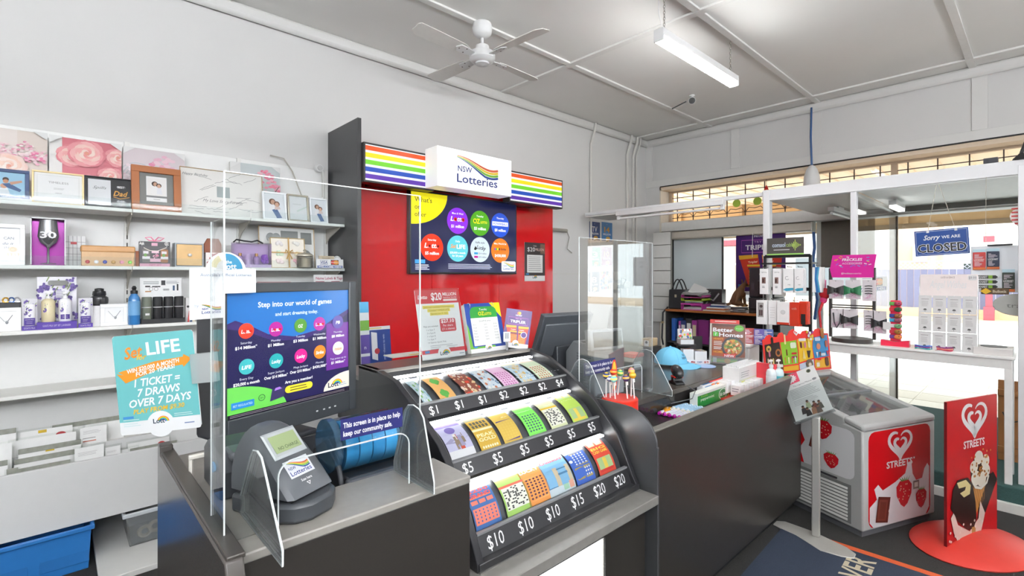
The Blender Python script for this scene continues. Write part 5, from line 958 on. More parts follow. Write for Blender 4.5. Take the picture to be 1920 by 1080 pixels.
# teal sign clipped to the left of the terminal
bl_, br_ = Vector((.142, 1.816, 1.137)), Vector((.3166, 1.682, 1.16)); u = br_-bl_; rz = math.atan2(u.y, u.x); w_ = u.length; h_ = .288
t = thing('teal_game_sign', 'teal sign reading LIFE 1 TICKET 7 DRAWS beside the terminal screen', 'sign', bl_, rot=(0, -math.radians(5), rz)); r = .008
pts = [(r, 0), (w_-r, 0), (w_, r), (w_, h_-r), (w_-r, h_), (r, h_), (0, h_-r), (0, r)]
MB().prism(pts, 0, .004, 'y').build('sign_sheet', mat('#f2f4f4', .3), t)
P = Print(100, 100*h_/w_); H = P.H; P.rrect(0, 0, 100, H, 3, '#f4f5f5').poly([(0, H*.13), (100, H*.13), (100, H-3), (97, H), (3, H), (0, H-3)], '#6fbfc0').circ(50, H*.08, 17, '#f4f5f5').lott(41, H*.09, 20)
P.text('Set', 25, H*.77, 15, '#e88a2a', w=24, shear=.35, bold=.03, ang=8).text('for', 34, H*.745, 7, '#f0c23a', shear=.3, bold=.02).text('LIFE', 62, H*.79, 17, '#ffffff', w=42, bold=.07, ang=2)
P.poly([(2, H*.62), (12, H*.52), (55, H*.635), (84, H*.655), (85, H*.63), (96, H*.71), (86, H*.76), (85, H*.735), (50, H*.715), (4, H*.635), (10, H*.605)], '#e89526').text('WIN $20,000 A MONTH', 48, H*.65, 5.4, '#ffffff', w=66, bold=.05, shear=.2, ang=8).text('FOR 20 YEARS!', 50, H*.605, 5.4, '#ffffff', w=50, bold=.05, shear=.2, ang=8)
for i, (s, ww) in enumerate((('1 TICKET =', 58), ('7 DRAWS', 54), ('OVER 7 DAYS', 78))): P.text(s, 51+i, H*(.485-.1*i), 10, '#ffffff', w=ww, bold=.055, shear=.25, ang=3)
P.text('PLAY FROM $9.30', 50, H*.215, 6, '#f2c636', w=64, bold=.05, shear=.25, ang=3).lines(68, 97, H*.165, 2, 2.4, .9, '#cfe8e8').rect(5, H*.16, 18, H*.185, '#3f8fd0').lines(5, 26, H*.145, 4, 2.6, .9, '#cfe8e8').lines(80, 94, H*.06, 1, 2, 1.4, '#7a8fb8')
P.build('sign_print', t, (0, -.0003, 0), (w_, 0, 0), (0, 0, h_)); BOX('clip', glass('#f4f8f8', 1, opac=.3), t, w_-.012, w_+.058, -.006, .012, h_*.45, h_*.75)
# scanner bracket behind the sign and white printer frame
t = thing('printer', 'black receipt printer with a blue lens under the terminal screen', 'printer', (.395, 1.53, 1.022))
MB().prism([(-.1, 0), (.09, 0), (.09, .1), (.05, .125), (-.07, .11), (-.1, .07)], -.085, .1, 'x').build('printer_body', mat('#3a3c40', .35, var=.1), t, bevel=.008); BOX('cover', mat('#55585c', .35), t, -.06, .085, -.1, -.02, .095, .118, bevel=.008); MB().lathe([(.022, -.003), (.02, .003)], 16, sx=.6).build('blue_lens', mat('#3b9ad8', .15), t, smooth=True).matrix_local = Matrix.Translation((-.087, -.04, .075)) @ Matrix.Rotation(math.pi/2, 4, 'Y'); BOX('paper_mouth', black, t, -.04, .08, -.102, -.099, .03, .075)
t = thing('printer_stand', 'white metal frame standing around the black receipt printer', 'frame', (.395, 1.66, 1.022))
for x in (-.108, .06): MB().tube([(x, 0, 0), (x, 0, .055)], .006, 6).build('upright_bar', mat('#d9d5cb', .4), t)
BOX('cross_bar', mat('#d9d5cb', .4), t, -.114, .066, -.008, .008, .053, .065, bevel=.003)
# ticket checker
t = thing('ticket_checker', 'grey ticket checker with green display and rainbow label on the counter', 'ticket checker', (.43, 1.29, 1.022), rz=math.radians(24)); t.scale = (1.08,)*3
base = [(-.07, .1), (-.075, -.05), (-.06, -.085), (-.03, -.105), (.03, -.105), (.06, -.085), (.075, -.05), (.07, .1)]
MB().prism(base, 0, .042, 'z').build('base', gdk, t, bevel=.008); BOX('slot', black, t, -.055, .055, -.07, .06, .042, .056)
def prof_y(z): return -.075+(z-.055)*.95
M = MB(); N1 = 9
vs = []; fs = []
secs = [(.05, .064), (.075, .064), (.1, .062), (.13, .058), (.155, .052), (.172, .044), (.182, .03), (.186, .012)]
for z, hw in secs:
    yf = prof_y(z); yb = .105-.02*max(0, (z-.12)/.06)
    vs += [(-hw, yb, z), (-hw-.004, (yf+yb)/2, z), (-hw, yf+.012, z), (-hw+.01, yf, z), (hw-.01, yf, z), (hw, yf+.012, z), (hw+.004, (yf+yb)/2, z), (hw, yb, z)]
for i in range(len(secs)-1): fs += [(i*8+j, i*8+(j+1) % 8, (i+1)*8+(j+1) % 8, (i+1)*8+j) for j in range(8)]
fs += [tuple(range(8))[::-1], tuple(range((len(secs)-1)*8, len(secs)*8))]
MB().add(vs, fs).build('body', mat('#55585c', .38, var=.06), t, smooth=True, ang=40)
O = lambda x, z, e=0: Vector((x, prof_y(z)-e*.72, z+e*.68))
sv = O(0, .158)-O(0, .12); dsp = MB(); 
MB().add([O(-.043, .126, .003), O(.043, .126, .003), O(.043, .168, .003), O(-.043, .168, .003), O(-.046, .122), O(.046, .122), O(.046, .172), O(-.046, .172)], [(0, 1, 2, 3), (4, 5, 1, 0), (5, 6, 2, 1), (6, 7, 3, 2), (7, 4, 0, 3)]).build('display_bezel', mat('#c9cccd', .25, metal=.3), t, fixn=False)
P = Print(60, 36, '#a9b886').text('NO CHARGE', 32, 5, 7, '#4d5a3c', w=46); P.build('display', t, O(-.036, .131, .004), (.072, 0, 0), O(0, .163)-O(0, .131), printmat(.2, .1))
P = Print(60, 34, '#f0f2f6').nsw(4, 2, 52, 30); P.build('label', t, O(-.035, .083, .001), (.068, 0, 0), O(0, .114)-O(0, .083))
P = Print(40, 20).text('Scan here', 20, 12, 5, '#f2f2f2', w=30, bold=.03).poly([(14, 8), (26, 8), (20, 1)], '#f2f2f2').poly([(17, 7), (23, 7), (20, 3)], '#55585c'); P.build('scan_print', t, O(-.02, .062, .001), (.04, 0, 0), O(0, .08)-O(0, .062))
# blue roll dispenser
t = thing('roll_dispenser', 'ticket roll dispenser with a translucent blue cover behind the checker', 'dispenser', (.70, 1.44, .86))
BOX('base', mat('#232427', .4), t, -.09, .1, -.1, .16, 0, .165, bevel=.006)
for x in (-.098, .098): MB().prism([(-.1, .1), (.12, .1), (.12, .2), (.03, .25), (-.06, .19)], x-.008, x+.008, 'x').build('side_arm', mat('#33353a', .4), t, bevel=.005)
BOX('front_lip', mat('#4b4d52', .4), t, -.1, .11, -.125, -.09, .135, .165, bevel=.01)
for i, x in enumerate((-.062, -.02, .022, .064)): MB().cyl((x-.019, 0, .23), (x+.019, 0, .23), .072, n=28).build('paper_roll', mat(('#4fb4da', '#66c8ea')[i % 2], .4), t, smooth=True)
m = MB().cyl((-.088, 0, .23), (.088, 0, .23), .082, n=32); m.build('cover', glass('#bfe6fa', .8, .05, .03), t, smooth=True); MB().cyl((-.11, .01, .235), (-.089, .01, .235), .078, n=28).build('cover_end', glass('#7fb4dc', .9, .08, .2), t, smooth=True)
# ================================================================ clear screens
clr = glass('#fcfdfd', .4, .015); edg = mat('#e9eeee', .25, var=0, spec=.8)
def screen(label, x0, x1, y, z0, z1, cut, feet, stick, wing=0):
    t = thing('clear_screen', label, 'screen', ((x0+x1)/2, y, z0)); w = (x1-x0)/2; c0, c1, ch = cut; h = z1-z0; xm = (x0+x1)/2; c0 -= xm; c1 -= xm; r = .035
    arch = [(c0, 0)]+[(c0+r-r*math.cos(q), ch-r+r*math.sin(q)) for q in [i*math.pi/12 for i in range(7)]]+[(c1-r+r*math.sin(q), ch-r+r*math.cos(q)) for q in [i*math.pi/12 for i in range(7)]]+[(c1, 0)]
    out = [(-w, 0)]+arch+[(w, 0), (w, h), (-w, h)]
    MB().prism(out, -.002, .002, 'y').build('sheet', clr, t)
    e = MB().tube([(x, 0, z+.001) for x, z in arch], .0022, 4).tube([(w, 0, 0), (w, 0, h)], .0022, 4).tube([(-w, 0, 0), (-w, 0, h)], .0022, 4).tube([(-w, 0, h), (w, 0, h)], .0015, 4); e.build('polished_edge', edg, t)['kind'] = 'stuff'
    if wing:
        BOX('wing', clr, t, -w-.002, -w+.002, .002, wing, 0, h-.1); MB().tube([(-w, wing, 0), (-w, wing, h-.1)], .002, 4).build('polished_edge', edg, t)
    for fx, fy0, fy1, fh in feet:
        fx -= xm; fy0 -= y; fy1 -= y; mid = (fy0+fy1)/2*.2
        pts = [(fy0, 0), (fy0, .03), (mid-.05, fh-.025), (mid-.03, fh-.006), (mid, fh), (mid+.03, fh-.006), (mid+.05, fh-.025), (fy1, .03), (fy1, 0)]
        f = MB().prism(pts, fx-.0025, fx+.0025, 'x').build('foot', glass('#eef3f5', 1.0, .05, .12), t); MB().tube([(fx, a, b) for a, b in pts], .0024, 4, closed=True).build('polished_edge', edg, f)
        BOX('foot_block', glass('#f4f6f6', 1, .1, .5), f, fx+.003, fx+.04, -.012, .012, 0, .012)
    sx0, sx1, sz0, sz1 = stick; P = Print(100, 30, '#2c2f6e').text('This screen is in place to help', 50, 17, 7.6, '#ffffff', w=92, bold=.03).text('keep our community safe.', 43, 5, 7.6, '#ffffff', w=78, bold=.03)
    P.build('sticker', t, (sx0-xm, -.0024, sz0-z0), (sx1-sx0, 0, 0), (0, 0, sz1-sz0)); return t
screen('clear counter screen with a navy sticker in front of the ticket checker', .268, .757, 1.2, 1.023, 1.825, (.378, .722, .145), ((.333, 1.03, 1.34, .185), (.738, 1.1, 1.31, .215)), (.525, .70, 1.187, 1.24), .12)
screen('clear counter screen with a navy sticker in front of the register', 1.895, 2.56, 1.56, .936, 1.79, (1.98, 2.45, .165), ((1.925, 1.4, 1.72, .25), (2.50, 1.4, 1.72, .24)), (1.93, 2.19, 1.10, 1.165))
# ================================================================ register end of the service counter
ZT = .935
t = thing('register_monitor', 'dark tilted register monitor seen from behind beside the purple card', 'monitor', (2.29, 2.04, ZT), rz=math.radians(170))
M = Matrix.Translation((0, .02, .3)) @ Matrix.Rotation(math.radians(-24), 4, 'X')
MB().box(-.19, .19, -.02, .02, -.15, .15, M).build('monitor_back', mat('#4b4f54', .4, var=.06), t, bevel=.006); MB().box(-.17, .17, .02, .035, -.12, .1, M).build('back_cover', mat('#565a5f', .4), t, bevel=.006); MB().box(-.17, .17, -.024, -.018, -.13, .13, M).build('screen_face', mat('#8a8f94', .15), t)
MB().prism([(-.05, 0), (.12, 0), (.12, .02), (.06, .05), (.05, .24), (0, .24), (-.02, .05), (-.05, .02)], -.06, .06, 'x').build('stand', mat('#3d4045', .4), t, bevel=.005)
t = thing('coin_sorter', 'grey register printer with ribbed side behind the clear screen', 'printer', (2.30, 1.78, ZT), rz=math.radians(-12))
MB().prism([(-.13, 0), (.13, 0), (.13, .22), (.06, .29), (-.13, .27)], -.11, .11, 'x').build('case', mat('#85898c', .4, var=.06), t, bevel=.008)
for i in range(11): BOX('rib', mat('#6d7174', .4), t, -.114, -.11, -.1, .02, .06+i*.016, .068+i*.016)
BOX('paper_slot', black, t, -.08, .08, .0, .02, .283, .287)
t = thing('customer_display', 'small grey customer display on a pole behind the lollipop tub', 'display', (2.25, 1.68, ZT), rz=math.radians(-14))
MB().cyl((0, .01, 0), (0, .01, .27), .018, n=14).build('pole', mat('#5a5d61', .4), t, smooth=True); BOX('pole_base', mat('#5a5d61', .4), t, -.06, .06, -.05, .06, 0, .015, bevel=.004)
M = Matrix.Translation((0, -.01, .31)) @ Matrix.Rotation(math.radians(-8), 4, 'X')
MB().box(-.115, .115, -.025, .025, -.058, .058, M).build('head', mat('#85898d', .35), t, bevel=.006); MB().box(-.095, .1, -.028, -.024, -.04, .042, M).build('window', mat('#1f2123', .1), t)
t = thing('surcharge_card', 'blue and white Card Surcharge notice on the register counter', 'sign', (2.43, 1.80, ZT)); BOX('card_sheet', pwhite, t, -.05, .05, 0, .003, 0, .19); BOX('foot', pwhite, t, -.04, .04, .003, .05, 0, .003)
Print(50, 90, '#f2f3f5').rect(0, 45, 50, 90, '#3f77b4').text('Card', 16, 68, 10, '#ffffff', w=22).text('Surcharge', 25, 54, 9, '#ffffff', w=40).lines(6, 44, 34, 3, 9, 3, '#b9c2cc').build('card_print', t, (-.05, -.0003, 0), (.1, 0, 0), (0, 0, .19))
t = thing('lolly_fan', 'narrow red and yellow oval lolly show card standing in the lollipop tub', 'sign', (1.99, 1.42, 1.0), rz=math.radians(-55)); pts = [(.014*math.cos(q), .115+.08*math.sin(q)) for q in [i*math.pi/10 for i in range(20)]]
MB().prism(pts, -.001, .001, 'y').build('card_sheet', mat('#c9252c', .4), t); MB().prism([(x*.75, .115+(z-.115)*.88) for x, z in pts], -.0016, .0016, 'y').build('yellow_print', mat('#e9b93c', .4, var=.2, scale=60), t)
BOX('stem', pwhite, t, -.003, .003, -.001, .001, 0, .05)
# lollipop tub
LT = (1.985, 1.385, .815)
t = thing('lollipop_tub', 'round red tub holding wrapped lollipops at the counter end', 'tub', LT)
MB().lathe([(.078, 0), (.08, .005), (.08, .14)], 32).build('clear_body', glass('#f3ece4', .8, opac=.15), t, smooth=True); redt = mat('#d9301f', .3, var=.03)
MB().lathe([(.084, .135), (.086, .14), (.086, .2), (.082, .205), (.0, .205)], 32).build('red_lid', redt, t, smooth=True)
MB().lathe([(.081, .05), (.081, .12)], 32).build('yellow_label', mat('#e8b52c', .4), t, smooth=True)
tl = bpy.data.objects[t.name]
for k, (a, r, c, c2, lab) in enumerate(((200, .05, '#6a6f8c', '#e8e8ee', 'grey and silver wrapped lollipop at the terminal side of the tub'), (185, .066, '#2f3a6e', '#e9b52e', 'navy and yellow wrapped lollipop behind the silver one'), (150, .04, '#d23a2a', '#f0b23a', 'red and orange wrapped lollipop'), (235, .045, '#7fc4c4', '#f2dd6a', 'pale teal and yellow wrapped lollipop in front'),
                                  (95, .045, '#58a868', '#e8d25a', 'green wrapped lollipop at the back of the tub'), (20, .06, '#e58a9a', '#f2c24a', 'pink and yellow wrapped lollipop at the back'), (320, .042, '#4a3f6e', '#f0a83a', 'purple and orange wrapped lollipop in front'), (345, .068, '#e2a622', '#f3d25a', 'golden wrapped lollipop at the counter side'))):
    q = math.radians(a-47); x, y = r*math.cos(q), r*math.sin(q); o = thing('lollipop', lab, 'lollipop', (LT[0]+x, LT[1]+y, LT[2]+.2), group='lollipops in the red tub', rot=(y*2.2, x*2.2, 0)); h = .1+.012*(k % 3)
    MB().cyl((0, 0, -.03), (0, 0, h-.012), .0035, n=7).build('stick', pwhite, o, smooth=True); MB().ball((0, 0, h), .0165, 12, 8).build('sweet', mat(c, .25, var=.1), o, smooth=True); MB().lathe([(.0168, -.002), (.0155, .006), (.008, .0145), (.002, .0168)], 12, (0, 0, h)).build('wrapper_top', mat(c2, .25), o, smooth=True); BOX('wrapper_tail', mat('#f4efe4', .4), o, -.002, .014, -.001, .001, h-.034, h-.018)
# counter top goods
t = thing('hand_scanner', 'black hand scanner with red trigger in a stand at the counter edge', 'scanner', (2.82, 1.55, ZT), rz=math.radians(-35))
MB().prism([(-.05, 0), (.05, 0), (.045, .012), (.015, .02), (.015, .04), (-.015, .05), (-.02, .02), (-.05, .01)], -.03, .03, 'x').build('stand', black, t, bevel=.004)
M = Matrix.Translation((0, -.01, .075)) @ Matrix.Rotation(math.radians(28), 4, 'X'); MB().ball((0, 0, 0), (.036, .055, .034), 16, 10).build('head', mat('#262628', .25), t, smooth=True).matrix_local = M
BOX('red_trigger', mat('#c8281f', .35), t, -.03, .03, -.03, .02, .038, .05, bevel=.004); MB().tube([(0, .02, .03), (.03, -.02, .005), (.06, -.12, -.02), (.03, -.14, -.06), (-.2, -.12, -.11), (-.45, -.2, -.113)], .003, 5).build('cable', mat('#5a5a5c', .4), t)
t = thing('baseball_cap', 'light blue baseball cap lettered GO NSW on the counter', 'cap', (3.35, 1.89, ZT), rz=math.radians(-62)); cb = mat('#74bfdf', .8, var=.05)
R = .105
MB().lathe([(R*math.cos(a)*1.0, .02+R*1.12*math.sin(a)) for a in [i*math.pi/2/8 for i in range(8)]]+[(.004, .02+R*1.12)], 24, sx=1.12).build('crown', cb, t, smooth=True)
def brim(u, v):
    a = (u-.5)*2.3; rr_ = R*1.0+v*(.085*math.cos(a)**.6 if abs(a) < 1.5 else 0); return (rr_*math.cos(a)*1.12, rr_*math.sin(a), .02-.018*v-.012*abs(a)*v+.004)
bo = MB().grid(brim, 14, 5).build('brim', cb, t, smooth=True, fixn=False); so_ = bo.modifiers.new('thick', 'SOLIDIFY'); so_.thickness = .004
MB().ball((0, 0, .02+R*1.12), .009, 8, 6).build('top_button', cb, t, smooth=True)
for k in range(6): MB().tube([(1.125*R*math.cos(a)*math.cos(k*1.047), 1.005*R*math.cos(a)*math.sin(k*1.047), .0205+R*1.125*math.sin(a)) for a in [i*math.pi/14 for i in range(8)]], .0011, 4).build('seam', mat('#5ea9cb', .8), t)
P = Print(60, 40).text('GO', 32, 22, 13, '#223a6a', w=24, bold=.02).text('NSW', 30, 3, 13, '#223a6a', w=38, bold=.02)
P.build('cap_print', t, (0, 0, 0), EX, EZ, warp=lambda u, v, e: (lambda a, b: ((R*1.13+e)*1.0*math.cos(a)*math.cos(b)*1.02, (R*1.02+e)*math.cos(b)*math.sin(a), .022+(R*1.14+e)*math.sin(b)))((u-.5)*.75-.5, .3+v*.42))
t = thing('red_lid_jar', 'small clear container with a red lid beside the blue cap', 'container', (3.02, 2.0, ZT)); BOX('clear_body', glass('#efe9e4', .9, opac=.35), t, -.06, .06, -.05, .05, 0, .09, bevel=.006); BOX('red_lid', mat('#c23438', .4), t, -.066, .066, -.056, .056, .09, .115, bevel=.005); BOX('label', pwhite, t, -.055, .03, -.0512, -.05, .02, .06)
tag(MB().lathe([(.002, 0), (.075, 0), (.078, .004), (.07, .007), (.002, .008)], 28).build('blue_coaster', mat('#a9c3ea', .4), smooth=True), 'flat pale blue disc lying on the service counter', 'coaster').location = (3.5, 1.70, ZT)
t = thing('snack_pack', 'clear pack of brown snacks behind the blue cap', 'snack pack', (3.52, 2.17, ZT)); BOX('riser', black, t, -.08, .08, -.06, .06, 0, .1); BOX('pack', mat('#b09a78', .3, var=.3, scale=30), t, -.06, .06, -.04, .04, .1, .165, bevel=.008); BOX('label', pwhite, t, -.061, -.0602, -.03, .01, .105, .15); MB().cyl((-.0625, -.01, .135), (-.0612, -.01, .135), .011, n=12).build('logo', black, t)
def card_block(t, x, y, z, w, d, h, q):
    m = BOX('card_stack', pwhite, t, x-w/2, x+w/2, y-d/2, y+d/2, z, z+h)
    P = Print(40, 40, '#e9e4e6'); r = random.Random(q); [P.circ(r.random()*40, r.random()*40, 3.5, r.choice(('#c9302c', '#2f4f9a', '#e2c23a', '#8a5a8a', '#5a8a5a')), n=7) for _ in range(30)]
    P.v = [(min(max(a, 0), 40), min(max(b, 0), 40), c) for a, b, c in P.v]; P.build('card_print', t, (x-w/2, y-d/2, z+h), (w, 0, 0), (0, d, 0)); return m
t = thing('card_tower', 'black counter stand holding small printed game cards beside the cap', 'stand', (3.61, 1.85, ZT), rz=math.radians(-42))
BOX('stand_base', black, t, -.11, .11, -.07, .09, 0, .02, bevel=.004); BOX('front_plate', mat('#e6e6ea', .4), t, -.105, .105, -.074, -.07, .0, .028); BOX('stand_back', black, t, -.1, .1, .06, .075, .02, .19)
P = Print(100, 14); [P.text(s, 14+i*24, 3, 7, c, w=18, bold=.03) for i, (s, c) in enumerate((('WIN', '#2f4f9a'), ('5', '#c9302c'), ('CASH', '#2f4f9a'), ('$5', '#c9302c')))]; P.build('plate_print', t, (-.105, -.0743, 0), (.21, 0, 0), (0, 0, .028))
card_block(t, .045, 0, .02, .09, .1, .07, 4); BOX('upper_shelf', black, t, -.12, .02, -.03, .08, .125, .14, bevel=.003); card_block(t, -.05, .02, .14, .1, .09, .035, 6)
P = Print(60, 40, '#d8d4d8'); r5 = random.Random(9); [P.circ(r5.uniform(4, 56), r5.uniform(4, 36), 5, r5.choice(('#c9302c', '#e8d23a', '#2f4f9a', '#ffffff', '#3a8f4a')), n=8) for _ in range(24)]; P.build('header_print', t, (-.105, .02, .178), (.11, 0, 0), (0, .012, .075)); BOX('header_card', pwhite, t, -.105, .005, .034, .037, .175, .252)
card_block(t, -.05, -.02, .02, .08, .06, .085, 8)
def p_bh(P, W, H):
    P.rect(0, 0, W, H, '#7a3a1e').rect(0, H*.93, W, H, '#5a2a18').rect(0, 0, W*.38, H*.66, '#a1481c').text('Better', W*.34, H*.8, H*.1, '#ffffff', w=W*.62, bold=.05).text('Homes', W*.58, H*.68, H*.1, '#ffffff', w=W*.72, bold=.05).circ(W*.82, H*.9, W*.14, '#6fc23c', H*.08).text('fresh', W*.82, H*.88, H*.03, '#e8f4d8', w=W*.18).rect(W*.04, H*.68, W*.2, H*.79, '#5fbf45').text('?', W*.12, H*.7, H*.08, '#ffffff', bold=.05)
    P.text('HEARTY', W*.2, H*.6, H*.045, '#f0a82c', w=W*.3, bold=.03).lines(W*.06, W*.36, H*.54, 3, H*.04, H*.018, '#efe4d4'); P.lines(W*.06, W*.34, H*.4, 2, H*.04, H*.02, '#f2f0ea'); P.text('HOME', W*.2, H*.27, H*.05, '#f0a82c', w=W*.28, bold=.03)
    P.circ(W*.64, H*.42, W*.34, '#2b2d31', H*.26, 32).circ(W*.64, H*.42, W*.3, '#4a4d52', H*.225, 32).circ(W*.64, H*.42, W*.27, '#b5803c', H*.2, 28); q = random.Random(2)
    for i in range(70):
        a, r = q.random()*6.28, math.sqrt(q.random()); P.circ(W*(.64+.24*r*math.cos(a)), H*(.42+.18*r*math.sin(a)), W*q.uniform(.02, .05), q.choice(('#e0a040', '#f0cf8a', '#4f7a30', '#f2e4c4', '#b8421e', '#7aa04a', '#e8c060')), n=7)
    P.rect(0, H*.03, W, H*.13, '#7fc04a').rect(0, H*.07, W, H*.085, '#e6e04a').rect(W*.36, H*.16, W*.72, H*.26, '#d92e22').text('NEW', W*.54, H*.175, H*.065, '#ffffff', w=W*.3, bold=.06).circ(W*.48, H*.08, W*.1, '#f0b04a', H*.06).circ(W*.86, H*.1, W*.09, '#4a4440', H*.055); P.rect(W*.04, H*.03, W*.16, H*.15, '#efefef')
mp = onZ(1365, 684, ZT); fr = Vector((mp.x, mp.y, 0)).normalized(); rzm = math.atan2(fr.y, fr.x)-math.pi/2
t = thing('magazine', 'cookery magazine titled Better Homes in a clear stand', 'magazine', (mp.x, mp.y, ZT+.004), rot=(-math.radians(9), 0, rzm-math.radians(4)))
BOX('pages', mat('#e8e2d6', .6), t, -.115, .115, 0, .006, 0, .3); P = Print(60, 80); p_bh(P, 60, 80); P.build('cover_print', t, (-.115, -.0003, 0), (.23, 0, 0), (0, 0, .3), printmat(.25))
t2 = thing('magazine', 'second magazine with a red strip showing behind the cookery magazine', 'magazine', (mp.x+fr.x*.02-.01, mp.y+fr.y*.02+.012, ZT+.004), rot=(-math.radians(9), 0, rzm-math.radians(4))); BOX('pages', mat('#e8e2d6', .6), t2, -.115, .09, 0, .006, 0, .33); Print(60, 8, '#cf2a28').lines(10, 54, 3.4, 1, 2, 2, '#f4d8d0', .05).build('cover_print', t2, (-.115, -.0003, .3), (.205, 0, 0), (0, 0, .03))
t3 = thing('magazine_stand', 'clear acrylic magazine stand on the service counter', 'stand', (mp.x, mp.y, ZT), rot=(-math.radians(9), 0, rzm-math.radians(4))); ac = glass('#f3f6f6', 1, opac=.12)
BOX('back', ac, t3, -.13, .12, .03, .033, 0, .25); BOX('lip', ac, t3, -.13, .12, -.012, -.01, 0, .06); BOX('side', ac, t3, -.133, -.13, -.01, .032, 0, .2); BOX('foot', ac, t3, -.13, .12, -.01, .12, 0, .003)
t = thing('paper_stack', 'loose white papers beside the cookery magazine', 'papers', (3.62, 1.98, ZT), rz=.4)
for i in range(4): BOX('sheet', pwhite, t, -.1+i*.012, .11-i*.004, -.14+i*.008, .14, .02+i*.006, .024+i*.006)
BOX('folder', mat('#d8cfa0', .6), t, -.12, .12, -.15, .15, 0, .02)
# tray goods
ZF = .815
def tray_box(name, label, cat, px0, px1, Y, h, d, m, paint, z=ZF, rz=0, W=80, lid=None):
    a, b = onY(px0, 700, Y).x, onY(px1, 700, Y).x; t = thing(name, label, cat, ((a+b)/2, Y, z), rz=rz); w = b-a
    BOX('carton', m, t, -w/2, w/2, 0, d, 0, h, bevel=.002); P = Print(W, W*h/w); paint(P, P.W, P.H); P.build('front_print', t, (-w/2, -.0004, 0), (w, 0, 0), (0, 0, h))
    P = Print(d*100, h*100); P.rect(0, h*8, d*100, h*16, '#c9d6c0'); P.build('side_print', t, (-w/2-.0004, d, 0), (0, -d, 0), (0, 0, h)); return t, w
def p_tic(P, W, H): P.rect(0, 0, W, H, '#2e9a46').rect(0, H*.82, W, H, '#f2f4ee').circ(W*.8, H*.4, W*.14, '#eaf3ea', H*.4).circ(W*.8, H*.4, W*.12, '#1f7a38', H*.34).text('tic tac', W*.8, H*.28, H*.28, '#ffffff', w=W*.2, bold=.04).text('peppermint', W*.3, H*.42, H*.2, '#f4f8ec', w=W*.42, bold=.04).text('fresh', W*.2, H*.66, H*.13, '#d6e44a', w=W*.2)
tray_box('mint_carton', 'green and white peppermint carton in the counter tray', 'carton', 1308, 1366, 1.40, .085, .05, mat('#eef1ea', .4), p_tic)
t, w_ = tray_box('mint_carton', 'white and blue mint carton behind the green peppermint carton', 'carton', 1318, 1376, 1.455, .097, .04, mat('#eef0f2', .4), lambda P, W, H: (P.rect(0, 0, W, H, '#eef0f2'), P.rect(W*.06, H*.3, W*.4, H*.9, '#2f78bc')))
Print(80, 20).rect(4, 3, 26, 17, '#2f78bc').lines(32, 76, 10, 1, 4, 3, '#7aa4d0').build('top_print', t, (-w_/2, 0, .0975), (w_, 0, 0), (0, .04, 0))
def p_white(P, W, H): P.rect(0, 0, W, H, '#f1f1ef').lines(W*.08, W*.5, H*.8, 3, H*.08, H*.025, '#9aa0a4').rect(W*.08, H*.15, W*.24, H*.5, '#2c4a8a').poly([(W*.08, H*.5), (W*.24, H*.5), (W*.16, H*.25)], '#d8d83a').rect(0, H*.52, W, H*.545, '#d6dc9a').lines(W*.32, W*.8, H*.4, 3, H*.1, H*.02, '#b5b9bc')
t, w_ = tray_box('mask_box', 'open white dispenser box of masks at the far end of the tray', 'box', 1386, 1427, 1.36, .18, .11, mat('#f1f1ef', .5), p_white)
for i in range(9): BOX('mask_edge', pwhite, t, -w_/2+.01, w_/2-.01, .008+i*.011, .014+i*.011, .17, .185+.008*math.sin(i*2.1))
for i in range(10):
    r0, c0 = divmod(i, 5); x = onY(1352+c0*9.5, 720, 1.44).x
    t = thing('medicine_box', 'small white medicine box, %s from the mint cartons, %s row' % (('first', 'second', 'third', 'fourth', 'last')[c0], ('rear', 'front')[r0]), 'medicine box', (x+.12*r0*.2, 1.42-r0*.075, ZF+.03-.01*r0), group='small white medicine boxes'); BOX('carton', mat('#f3f2f1', .4), t, -.03, .03, -.03, .03, 0, .07-.006*r0, bevel=.0015); Print(20, 20).lines(3, 17, 13, 2, 5, 2, '#b9b4bc', .3).build('front_print', t, (-.0303, .03, 0), (0, -.06, 0), (0, 0, .06))
x0_ = onY(1350, 720, 1.44).x; t = thing('tray_liner', 'red cardboard tray liner under the white medicine boxes', 'tray', (x0_+.22, 1.4, ZF)); rdm = mat('#c8372c', .5); BOX('liner_base', rdm, t, -.3, .27, -.13, .07, 0, .01); BOX('liner_back', rdm, t, -.3, .27, .07, .074, 0, .105); BOX('liner_side', rdm, t, .27, .274, -.13, .07, 0, .1)
for i in range(5): t = thing('choc_pack', 'orange and brown chocolate pack, %s from the mint cartons' % ('first', 'second', 'third', 'fourth', 'last')[i], 'chocolate', (onY(1338+i*7, 720, 1.45).x, 1.44-.012*i, ZF+.045), rot=(math.radians(-20), 0, .1*i), group='orange chocolate packs'); BOX('wrapper', mat('#d97a3a', .3, var=.2), t, -.02, .02, -.005, .005, -.045, .05, bevel=.003); BOX('band', mat('#6a3a20', .3), t, -.0202, .0202, -.0052, .0052, .01, .03)
